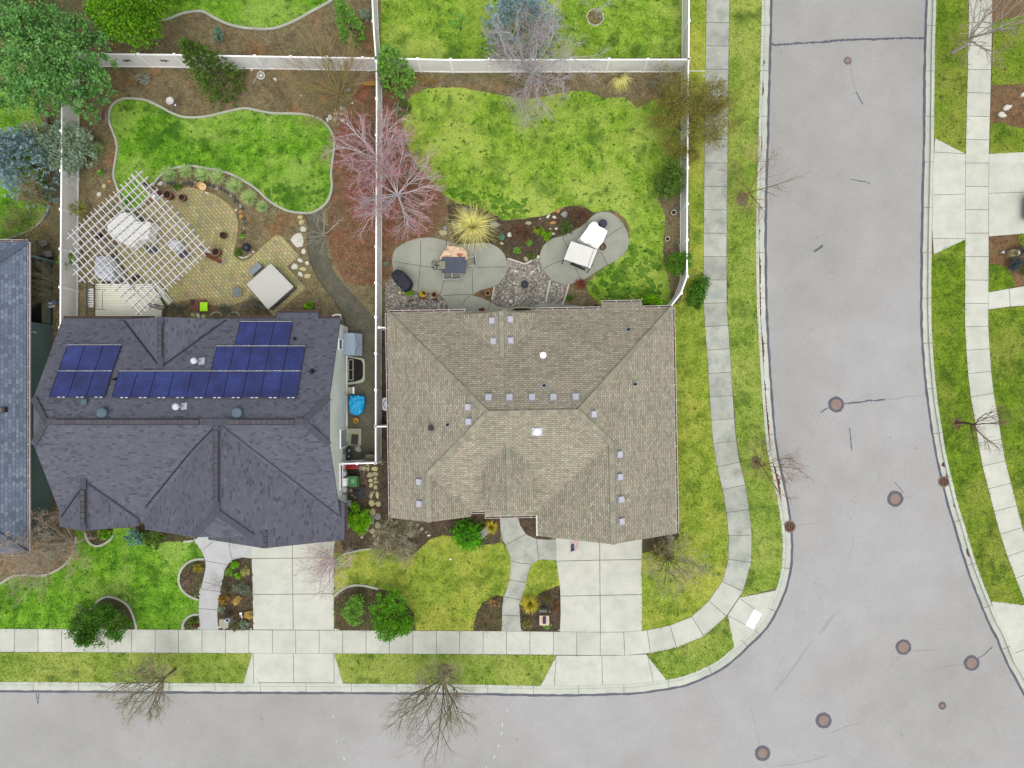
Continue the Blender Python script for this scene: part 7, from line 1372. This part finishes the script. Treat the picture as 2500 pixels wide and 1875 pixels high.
m.tube([c, Z2(985, 660, .62), Z2(1050, 660, .76)], .03, 6); part('ring_base', m, BLACK, t); m = MB()
for y in (588, 735): m.tube([Z2(968, y, .5), Z2(1040, y + 6, .7), Z2(1100, y, .8)], .018, 5)
part('arm', m, BLACK, t)
drape('covered_sofa', 'peach coloured crumpled cover draped over a seat behind the grey table', 'covered seat', [(940 + x / 7.54, 560 + y / 7.54) for x, y in ((1010, 540), (1050, 430), (1120, 360), (1160, 300), (1300, 305), (1440, 330), (1500, 390), (1520, 480), (1510, 545), (1380, 560), (1180, 560))], .62, flat('peach_cover', sr(244, 212, 178), .8, .16, 3, bump=.5), seed=21, wr=.09, skirt=1.03)
m = MB(); m.slab([Z2(x, y, .69) for x, y in ((1325, 440), (1440, 450), (1445, 505), (1330, 505))][::-1], .02); m.rock(Z2(1385, 475, .66), .05, .04, .05, 0, 3); solo('cloth_patch', m, flat('rust_cloth', sr(178, 112, 90), .8), 'rust red cloth lying on the peach cover', 'cloth')
drape('covered_grill', 'black covered gas grill at the left end of the left patio', 'covered grill', [(940 + x / 7.54, 560 + y / 7.54) for x, y in ((112, 830), (160, 780), (220, 735), (350, 780), (440, 890), (480, 960), (460, 1050), (400, 1120), (330, 1130), (285, 1080), (210, 1000), (150, 930))], 1.1, flat('black_cover', sr(44, 48, 56), .6, .2, 3, bump=.3), seed=23, wr=.03, dome=.1, skirt=1.0)
m = MB(); m.lathe(P(1002, 703), [(.1, 0), (.1, .3), (.07, .3), (.03, .26)], 16); solo('paper_roll_stand', m, WHITE, 'small white cylinder at the lower end of the black grill', 'cylinder')
m = MB(); m.box(P(976.5, 714.5, .08), (.17, .14, .14), rz=.5); m.box(P(976.5, 714.5, .16), (.1, .08, .03), rz=.5); solo('lime_block', m, flat('pale_lime', sr(220, 236, 150), .6), 'tiny pale lime block on the rocks below the black grill', 'block')
t = pot(1034, 719, 8, .32, TERRA, 'terracotta pot with yellow flowers at the left patio edge', flat('pale_rim', sr(206, 170, 130), .8)); m = MB(); lobes_foliage(m, [(P(1032, 718, .38), .15, .15, .1)], 260, .07, .04); part('flowers', m, LG('yellow_flower', 206, 182, 20, 1.3), t)
pot(1061, 720.5, 9, .34, TERRA, 'squarish terracotta pot right of the yellow flower pot', flat('pale_rim', sr(206, 150, 110), .8), square=True); pot(1191, 717, 6, .28, TERRA, 'round terracotta pot in the small wedge bed beside the left patio', flat('pale_rim', sr(212, 160, 128), .8))
pot(1453, 752, 6.5, .3, BLACK, 'black pot at the gutter corner of the tan roof', fill=BLACK)
for x, y, l, a, lb in ((1032, 728, 20, .05, 'brown bark strip below the yellow flower pot'), (1062, 732, 22, -.1, 'brown bark strip below the squarish pot'), (1003, 734, 18, .3, 'brown bark strip on the rocks left of the pots')):
    m = MB(); rr = random.Random(int(x)); m.rock(P(x, y, .01), M(l / 2), M(2.4), .05, a, int(x)); solo('bark_piece', m, flat('bark_brown', sr(112, 70, 46), .9, .3, 9), lb, 'bark')
m = MB(); m.rock(P(1176, 757, .02), .24, .17, .08, .3, 7, n=12); solo('debris_pile', m, flat('bark_brown', sr(92, 52, 40), .9, .3, 9), 'small dark brown leaf heap against the tan roof eave', 'debris')
m = MB(); m.slab([P(x, y, .1) for x, y in ((1225, 758), (1231, 753), (1240, 757), (1241, 764), (1224, 764))][::-1], .1); solo('splash_block', m, flat('cream_block', sr(222, 220, 184), .8), 'cream splash block at the eave beside the dark window well', 'splash block')
t = thing('fountain_pot', 'black round fountain bowl in the middle of the river rock', 'fountain', P(1281, 695)); m = MB(); m.lathe(P(1281, 695), [(.2, 0), (.26, .16), (.25, .26), (.17, .26), (.14, .2)], 22); part('bowl', m, flat('black_bowl', sr(58, 62, 70), .5, .2), t); m = MB(); m.lathe(P(1281, 695, .18), [(.14, 0), (.1, .03), (.08, .1), (.03, .1)], 16); part('core', m, CHAR, t)
m = MB(); m.lathe(P(1247, 737), [(.08, 0), (.15, .1), (.16, .2), (.1, .32), (.03, .35)], 14); solo('garden_ball', m, flat('pinkish_white', sr(246, 222, 222), .5, .1), 'pinkish white garden ball on river rock near the house path', 'garden ball', smooth=True)
for x, y, a, lb in ((1260, 662.5, -.15, 'left small pale brick on the river rock'), (1300, 663.5, .35, 'right small pale brick on the river rock')): m = MB(); m.box(P(x, y, .05), (.27, .12, .08), rz=a); m.box(P(x, y, .095), (.23, .08, .01), rz=a); solo('brick', m, STONE_W, lb, 'brick')
stones('bed_rock', [(1378, 523, 10, 8, .4, STONE_G), (1339, 528, 6, 3.5, .8, STONE_W), (1353, 530, 5.5, 3.5, -.3, STONE_W), (1362, 515.5, 6, 6, .4, STONE_O), (1350, 544, 8, 5, .2, STONE_O), (1358, 558.5, 4.5, 3, .3, STONE_W), (1343.5, 559, 4, 2.5, 0, STONE_Y), (1349.5, 571, 6, 3, -.2, STONE_W), (1318, 535, 2, 2, 0, STONE_W), (1289.5, 545, 8, 5, 0, STONE_M), (1283.6, 632, 6, 7, .5, STONE_M), (1314, 627, 4.5, 4, .7, STONE_W), (1206, 548, 13, 8, -.3, STONE_G), (1243.5, 573.7, 6.5, 6, -.6, STONE_W), (1225, 595, 5.5, 3.5, -.5, STONE_Y), (1087, 557, 6, 5.5, .2, STONE_G), (1107, 545, 5, 7, .5, STONE_G), (1082, 568, 11, 7, 0, STONE_M), (1138, 515, 8, 10, .2, STONE_G)], '', 'rock', None, .2,
       ['big flat grey rock left of the upper red brown shrub', 'slim white rock left of the big flat grey rock', 'white rock between slim rock and big grey rock', 'ochre patchy rock above the big flat grey rock', 'ochre triangular rock in the upper bed between the patios', 'small white chip below the ochre triangular rock', 'small cream chip left of the white chip', 'pale flat rock beside the bright green mound', 'tiny white pebble near the lawn edge of the bed', 'mossy round rock atop the left red brown shrub', 'mossy rock at the river rock corner', 'white rock touching the right patio edge', 'large grey green rock right of the straw grass', 'pale grey rock between teal plant and red brown shrub', 'cream rock near the left patio rim', 'grey rock left of the straw grass', 'pale rock half under the straw grass', 'tan rock at the top rim of the left patio', 'grey rock hidden behind the straw grass tips'])
# --- right patio
Z3 = lambda x, y: (1260 + x / 5.925, 480 + y / 5.925)
drape('covered_table', 'bright white scalloped covered table set on the right patio', 'covered table', [Z3(x, y) for x, y in ((1100, 365), (1165, 372), (1205, 425), (1270, 460), (1315, 490), (1290, 570), (1255, 650), (1220, 690), (1160, 755), (1100, 720), (1040, 682), (960, 650), (930, 590), (985, 520), (1040, 440))], .85, flat('bright_white', (.86, .86, .86, 1), .7, .04, 2), seed=31, wr=.03)
sw = thing('canopy_swing', 'canopy swing seat with a flat white rectangular canopy on the right patio', 'swing', P(*Z3(930, 850))); q = [P(*Z3(x, y), 1.8) for x, y in ((795, 642), (1125, 752), (1030, 1020), (690, 905))]; q2 = [P(*Z3(x, y), 1.8) for x, y in ((1132, 754), (1180, 770), (1070, 1042), (1037, 1024))]
m = MB(); m.slab(q[::-1], .05); m.slab(q2[::-1], .08); part('canopy', m, flat('canopy_white', sr(238, 236, 228), .7, .05, 2), sw); m = MB()
fr_ = [P(*Z3(x, y), 1.72) for x, y in ((795, 642), (1180, 770), (1070, 1042), (690, 905))]
for i in range(4): m.beam(fr_[i], fr_[(i + 1) % 4], .05, .05)
for p in fr_: m.tube([p, Vector((p.x, p.y, .03))], .03, 6)
part('frame', m, BLACK, sw); cs = sum(fr_, Vector()) / 4; rz = rotpx(Z3(795, 642), Z3(1180, 770)); m = MB(); m.box((cs.x, cs.y, .5), (1.4, .55, .1), rz=rz); part('seat', m, TAN_FAB, sw); m = MB(); m.box((cs.x + .2, cs.y - .28, .8), (1.4, .1, .5), rz=rz); part('backrest', m, TAN_FAB, sw)
m = MB()
for a, b in (((905, 690), (1085, 752)), ((790, 965), (1000, 1058))): m.beam(P(*Z3(*a), .9), P(*Z3(*b), .9), .14, .1)
part('side_rail', m, BLACK, sw)
t = thing('ottoman', 'round dark slate ottoman at the upper corner of the bright white cover', 'ottoman', P(1471, 548)); m = MB(); m.lathe(P(1471, 548, .03), [(.22, 0), (.26, .1), (.26, .34), (.2, .4), (.03, .41)], 22); part('body', m, flat('slate_fabric', sr(68, 74, 92), .8, .15, 6), t); m = MB(); m.lathe(P(1471, 548, .43), [(.05, 0), (.04, .02)], 10); part('button', m, CHAR, t)
t = thing('wire_basket', 'brown wicker basket plant between the swing and the bright white cover', 'basket', P(1471, 602)); m = MB()
for z, r_ in ((.05, .16), (.15, .2), (.25, .22), (.35, .22)): m.tube([P(1471, 602, z) + Vector((math.cos(a) * r_, math.sin(a) * r_, 0)) for a in np.linspace(0, 2 * PI, 17)], .018, 5)
part('basket', m, flat('wicker', sr(112, 88, 64), .9, .3, 12), t); m = MB(); lobes_foliage(m, [(P(1471, 602, .36), .17, .17, .08)], 200, .12, .02); part('twigs', m, RBR, t)
# pots at the pavement side fence
RING = flat('ring_rim', sr(232, 216, 204), .7)
pot(1642.7, 521, 6, .28, flat('pale_pot', sr(196, 180, 168), .8), 'upper pale rimmed pot on the mulch by the pavement side fence', RING); pot(1628, 585, 5.5, .24, flat('pale_pot', sr(196, 180, 168), .8), 'lower pale rimmed pot at the lawn edge by the pavement side fence', RING)
m = MB(); m.lathe(P(1651, 509), [(.17, 0), (.19, .04), (.17, .06), (.02, .06)], 20); solo('valve_lid', m, flat('lid_grey', sr(112, 120, 108), .8), 'grey green round lid on mulch beside the upper pale rimmed pot', 'lid')
stones('white_pebble', [(1655.5 + dx, 583 + dy, 1.3, 1.1, 0, STONE_W) for dx, dy in ((-1, 0), (1, 3), (0, 8), (2, 13), (3, 17), (4, 20))], 'small white pebble in the row at the fence foot above the clipped round shrub', 'pebble', 'white pebbles at the fence foot', .12)
# air conditioner half under the tan eave
t = thing('air_conditioner', 'round fan air conditioner half hidden under the left tan eave', 'air conditioner', P(952, 986)); c = P(952, 986); m = MB(); m.prism([(c.x - .36, c.y - .36), (c.x - .2, c.y - .42), (c.x + .4, c.y - .42), (c.x + .4, c.y + .42), (c.x - .2, c.y + .42), (c.x - .36, c.y + .36)], 0, .75); part('housing', m, LIGHTM, t); m = MB(); m.lathe(c + Vector((.03, 0, .74)), [(.33, 0), (.33, .03), (.3, .03), (.29, .0)], 24); part('fan_ring', m, BLACK, t)
# --- front: flag, bench, rocks
fl = thing('flag', 'striped red white and blue flag on a pole at the tan roofed garage', 'flag', T2((3.55, -9.1, 2.0))); m = MB(); p0, p1 = T2((3.55, -9.1, 2.1)), T2((3.4, -10.45, 2.7)); m.tube([p0, p1], .014, 6); m.lathe(p1, [(.03, 0), (.02, .04)], 8); part('pole', m, LIGHTM, fl)
def fpt(u, v): # u along pole from tip(0) to wall(1), v hanging
    b = p1.lerp(p0, .03 + u * .8); return b + Vector((v * .5 + .03 * math.sin(u * 9 + v * 4), .05 * v * math.sin(u * 7), -v * .62))
RD, BL = flat('flag_red', sr(196, 44, 70), .7, .08), flat('flag_blue', sr(50, 50, 120), .7, .1)
for i in range(13):
    m = MB(); v0, v1 = i / 13, (i + 1) / 13; us = np.linspace(0, 1, 9); u0 = 0 if i > 6 else 3
    for a, b in zip(us[u0:], us[u0 + 1:]): m.poly([fpt(a, v0), fpt(b, v0), fpt(b, v1), fpt(a, v1)])
    part('stripe', m, RD if i % 2 == 0 else WHITE, fl)
m = MB(); us = np.linspace(0, .375, 4)
for a, b in zip(us, us[1:]):
    for v0, v1 in ((0, .27), (.27, 7 / 13)): m.poly([fpt(a, v0), fpt(b, v0), fpt(b, v1), fpt(a, v1)])
cn = part('canton', m, BL, fl); m = MB()
for i in range(5):
    for j in range(6):
        p = fpt(.035 + j * .062, .05 + i * .105); 
        for s_ in (1, -1): q = p + Vector((.006 * s_, .006, .006)); m.poly([q + Vector((.014 * math.cos(k * 2 * PI / 5 * 2), .014 * math.sin(k * 2 * PI / 5 * 2), 0)) for k in range(5)])
part('stars', m, WHITE, cn)
t = thing('bench', 'weathered grey slatted garden bench beside the dwarf conifer', 'bench', P(1183, 1298)); rz = rotpx((1172, 1308), (1194, 1288)); c = P(1183, 1298); WG = flat('weathered_wood', sr(176, 176, 170), .85, .2, 7); m = MB(); mat3 = Matrix.Rotation(rz, 3, 'Z')
for i in range(4): m.box(c + mat3 @ Vector((0, -.16 + i * .1, .42)), (.85, .08, .025), rz=rz)
part('seat', m, WG, t); m = MB()
for i in range(3): m.box(c + mat3 @ Vector((0, .22 + i * .02, .52 + i * .12)), (.85, .025, .09), rz=rz)
part('backrest', m, WG, t)
for sx in (-1, 1):
    for sy in (-.16, .2): m = MB(); m.box(c + mat3 @ Vector((sx * .38, sy, .21)), (.06, .06, .42), rz=rz); part('leg', m, WG, t)
stones('boulder', [(986, 1316, 12, 10, .2, STONE_G), (1001, 1303, 8, 10, .3, STONE_M), (1030, 1291, 5, 4, .5, STONE_M), (1041, 1299, 6, 2.5, .6, STONE_G), (1047, 1307, 5, 2.5, .4, STONE_W), (1018, 1281, 4, 4, .2, STONE_G)], '', 'boulder', None, .2, ['large grey boulder at the fuzzy grey green shrub tree', 'mossy boulder right behind the large grey one', 'small mossy stone on dark mulch below the tan eave', 'slim grey stone on the dark mulch', 'pale slim stone nearest the lawn on the dark mulch', 'grey stone closest to the tan eave on the dark mulch'])
m = MB(); m.lathe(P(1100, 1365), [(.05, 0), (.07, .05), (.04, .09)], 12); solo('sprinkler', m, WHITE, 'white sprinkler head alone on the dry front lawn', 'sprinkler')
# --- mailbox pillars
def pillar(px, py, w_, h_, capc, label, name='mailbox_pillar'):
    t = thing(name, label, 'mailbox', P(px, py)); c = P(px, py); m = MB(); rr = random.Random(int(px))
    for i in range(7):
        for s_ in range(4):
            a = s_ * PI / 2; v = Vector((math.cos(a), math.sin(a), 0)); o = Vector((-v.y, v.x, 0))
            for j in (-.25, .25): m.box(c + v * (w_ * .44) + o * (w_ * (j + (.06 if i % 2 else -.06))) + Vector((0, 0, (i + .5) * h_ / 7)), (w_ * .1 + rr.uniform(0, .03), w_ * .44, h_ / 7 * .92), rz=a, col=tuple([rr.uniform(.7, 1.2)] * 3))
    m.box((c.x, c.y, h_ / 2), (w_ * .88, w_ * .88, h_)); part('stonework', m, flat('ledge_stone', sr(156, 140, 120), .9, .25, 8, tint=True), t)
    m = MB(); m.box((c.x, c.y, h_ + .03), (w_ * 1.1, w_ * 1.1, .07)); part('capstone', m, capc, t); return t, c
t, c = pillar(563, 1509, .52, 1.05, flat('cap_grey', sr(178, 174, 154), .85, .12), 'stone pillar with grey capstone and a glass lamp in the island bed'); m = MB(); b = P(557.5, 1513, 1.12); m.lathe(b, [(.1, 0), (.16, .1), (.12, .28), (.03, .3)], 14); l_ = part('lamp_glass', m, flat('lamp_glass', sr(204, 222, 240), .15, .06), t); m = MB(); m.lathe(b + Vector((.04, .03, .28)), [(.08, 0), (.09, .03), (.04, .08), (.02, .12)], 12); part('lamp_cap', m, CHAR, t)
t, c = pillar(1327, 1502, .56, 1.0, flat('cap_peach', sr(232, 206, 188), .85, .08), 'stone pillar with peach capstone and dark blue arched mailbox'); m = MB(); b = P(1329, 1512, 1.07); pr = [(-.1, 0), (-.1, .13), (-.07, .2), (0, .23), (.07, .2), (.1, .13), (.1, 0)]
gprism(m, [(b.x + x, b.z + z) for x, z in pr], b.y - .22, b.y + .17, 'y'); mb_ = part('mailbox', m, flat('mailbox_blue', sr(54, 66, 100), .4, .1), t); m = MB(); m.box((b.x, b.y - .225, b.z + .1), (.16, .012, .18)); part('door', m, CHAR, mb_)
m = MB(); c2_ = P(1318, 1490); m.box((c2_.x + .2, c2_.y + .1, .3), (.5, .2, .6)); part('planter_ledge', m, STONE_G, t)
t, c = pillar(2488, 619, .6, .95, flat('cap_pink', sr(228, 212, 202), .85, .08), 'stone pillar with pinkish capstone at the right border'); m = MB(); b = P(2497, 614, 1.03); gprism(m, [(b.y + x, b.z + z) for x, z in pr], b.x - .05, b.x + .35, 'x'); part('mailbox', m, flat('mailbox_violet', sr(84, 76, 110), .4), t)
m = MB(); c2_ = P(2468, 620); m.box((c2_.x, c2_.y, .2), (.5, .42, .4)); pl_ = part('planter', m, STONE_M, t); m = MB(); lobes_foliage(m, [((c2_.x - .04, c2_.y, .42), .2, .17, .06)], 300, .07, .03); part('plant', m, OLV, t); m = MB(); m.box((c2_.x + .2, c2_.y, .46), (.12, .22, .14)); part('address_plate', m, WHITE, t)
# --- small white markers
stones('marker_stone', [(490.5, 1438.7, 2.4, 2.4, 0, STONE_W), (488, 1446, 1.8, 4, .2, STONE_W), (487, 1455, 2.2, 2, 0, STONE_W), (477, 1455.5, 2, 1.2, 0, STONE_W), (449, 1533, 2.8, 2.4, .4, STONE_W), (476, 1535.5, 2, 1.6, .3, STONE_W), (484.5, 1534, 4, 2.4, .5, STONE_W), (535, 1530, 3, 3, 0, STONE_W), (547.6, 1533.7, 3, 2.6, 0, STONE_W), (613, 1535.5, 3, 2, .2, STONE_W), (538.6, 1449.6, 1.6, 3, 0, STONE_W), (819, 1536, 3.4, 2.4, .3, STONE_W), (825, 1537, 2.6, 2, .3, STONE_W), (1273.6, 1538.5, 1.6, 1.6, 0, STONE_W), (1364.5, 1538.2, 1.6, 1.8, 0, STONE_W), (1718, 186, 3.2, 3, 0, STONE_W), (1314 + 28, 1493, 2, 2, 0, STONE_W)], 'small white stone marking the edge of a front garden bed or pavement', 'marker stone', 'small white marker stones', .12)
m = MB(); m.beam(P(588, 1498, .1), P(591, 1509, .3), .06, .05); m.box(P(588, 1498, .1), (.14, .14, .06)); solo('white_stake', m, WHITE, 'short white stake right of the lamp pillar', 'stake')
rg = []
for i in range(27):
    a = i * 2 * PI / 27; rg.append((1453 + 20.5 * math.cos(a) * (1 if R.random() < .5 else .95), 42 + 20 * math.sin(a), 2.2, 1.8, a, STONE_W))
stones('ring_stone', rg, 'small white stone in the ring around the tiny white tree', 'stone', 'white ring stones', .14)
m = MB(); n = 20; m.poly([P(1453 + 19 * math.cos(2 * PI * i / n), 42 - 19 * math.sin(2 * PI * i / n), .02) for i in range(n)]); struct('mulch_ring', m, SOIL)
stones('white_boulder', [(2457, 264, 12, 7, .5, STONE_W), (2444, 281, 11, 7, -.2, STONE_W), (2499, 231, 10, 6, .4, STONE_W)], '', 'boulder', None, .3, ['upper white boulder of the pair on red mulch at the right', 'lower white boulder of the pair on red mulch at the right', 'white boulder cut by the right border on red mulch'])
ec = MB()
for i in range(20): ec.lathe(P(1684 + i * 1.9, 173.5 + (i % 2) * .6, .01), [(.025, 0), (.03, .05), (.01, .08)], 6)
solo('bead_edging', ec, WHITE, 'thin line of white beads between fence corner and pavement', 'edging')
m = MB(); m.lathe(P(2443, 617), [(.05, 0), (.05, .25), (.09, .27), (.02, .33)], 10); solo('path_light', m, LIGHTM, 'little garden path light on red mulch left of the pinkish pillar', 'garden light')
# --- parked car at the right border
car = thing('parked_car', 'dark grey car on the right driveway, only its end inside the frame', 'car', (35.5, 11.4, .024)); cx, cy = 35.5, 11.4
def section(x, hw, zs): return [Vector((x, cy + s_ * hw * k, z)) for (k, z) in zs for s_ in (1,)] 
prof = [(-2.28, .45, .78, .74), (-2.2, .38, .9, .84), (-1.7, .3, .98, .9), (-1.1, .28, 1.04, .92), (-.2, .28, 1.06, .93), (1.0, .28, 1.03, .93), (1.9, .3, .98, .9), (2.25, .4, .8, .82), (2.32, .48, .7, .72)]
def loft(m, rows):
    n = len(rows[0])
    for a, b in zip(rows, rows[1:]):
        for i in range(n): j = (i + 1) % n; m.poly([a[i], a[j], b[j], b[i]])
    m.poly(rows[0][::-1]); m.poly(rows[-1])
def ringsec(x, z0, z1, hw): return [Vector((x, cy - hw * .92, z0)), Vector((x, cy + hw * .92, z0)), Vector((x, cy + hw, (z0 + z1) / 2)), Vector((x, cy + hw * .94, z1)), Vector((x, cy - hw * .94, z1)), Vector((x, cy - hw, (z0 + z1) / 2))]
m = MB(); loft(m, [ringsec(cx + x, z0, z1, hw) for x, z0, z1, hw in prof]); part('body', m, flat('car_paint', sr(74, 78, 86), .25, .06, 1, .4), car)
m = MB(); loft(m, [ringsec(cx - 1.9, .9, 1.02, .78), ringsec(cx - 1.2, .95, 1.45, .68), ringsec(cx + .4, .95, 1.5, .68), ringsec(cx + 1.2, .95, 1.08, .78)]); part('window', m, GLASS, car)
m = MB(); m.box((cx - .4, cy, 1.5), (1.7, 1.25, .04)); part('roof', m, flat('car_paint', sr(74, 78, 86), .25, .06, 1, .4), car)
for x in (-1.4, 1.4):
    for s_ in (-1, 1):
        m = MB(); m.tube([(cx + x, cy + s_ * .72, .34), (cx + x, cy + s_ * .92, .34)], .33, 18); w_ = part('wheel', m, BLACK, car); m = MB(); m.tube([(cx + x, cy + s_ * .921, .34), (cx + x, cy + s_ * .93, .34)], .2, 12); part('rim', m, STEEL, w_)
for s_ in (-1, 1): m = MB(); m.box((cx - 2.26, cy + s_ * .55, .68), (.06, .3, .12)); part('tail_light', m, flat('tail_red', sr(150, 30, 34), .3), car)
EXPO = 0.75
# ================================================================== CAMERA, LIGHT
cam = bpy.data.cameras.new('camera'); cam.sensor_fit = 'HORIZONTAL'; cam.sensor_width = 36; cam.lens = 18 / .721; cam.clip_end = 2000; cam.clip_start = .5
co = bpy.data.objects.new('camera', cam); COL.objects.link(co); co.location = (0, 0, CH); sc.camera = co
SUN_EL, SUN_AZ = math.radians(70), math.radians(172)     # soft light from the south east
sl = bpy.data.lights.new('sun', 'SUN'); sl.energy = .5; sl.angle = math.radians(70); sl.color = (1, .975, .94)
so = bpy.data.objects.new('sun', sl); COL.objects.link(so); so.location = (20, -20, 60)
dvec = Vector((math.sin(SUN_AZ) * math.cos(SUN_EL), math.cos(SUN_AZ) * math.cos(SUN_EL), math.sin(SUN_EL)))
so.rotation_euler = dvec.to_track_quat('Z', 'Y').to_euler()
wd = bpy.data.worlds.new('World'); sc.world = wd; wd.use_nodes = True; nt = wd.node_tree
bg = nt.nodes['Background']; sky = nt.nodes.new('ShaderNodeTexSky'); sky.sky_type = 'NISHITA'; sky.sun_disc = False
sky.sun_elevation = SUN_EL; sky.sun_rotation = SUN_AZ; sky.air_density = 1.0; sky.dust_density = 4.0; sky.ozone_density = 1.0
hs = nt.nodes.new('ShaderNodeHueSaturation'); hs.inputs['Saturation'].default_value = .22
nt.links.new(sky.outputs[0], hs.inputs['Color']); nt.links.new(hs.outputs[0], bg.inputs['Color']); bg.inputs['Strength'].default_value = .15
sc.view_settings.view_transform = 'Standard'; sc.view_settings.look = 'None'; sc.view_settings.gamma = 1; sc.view_settings.exposure = EXPO
sc.render.resolution_x = 1024; sc.render.resolution_y = 768
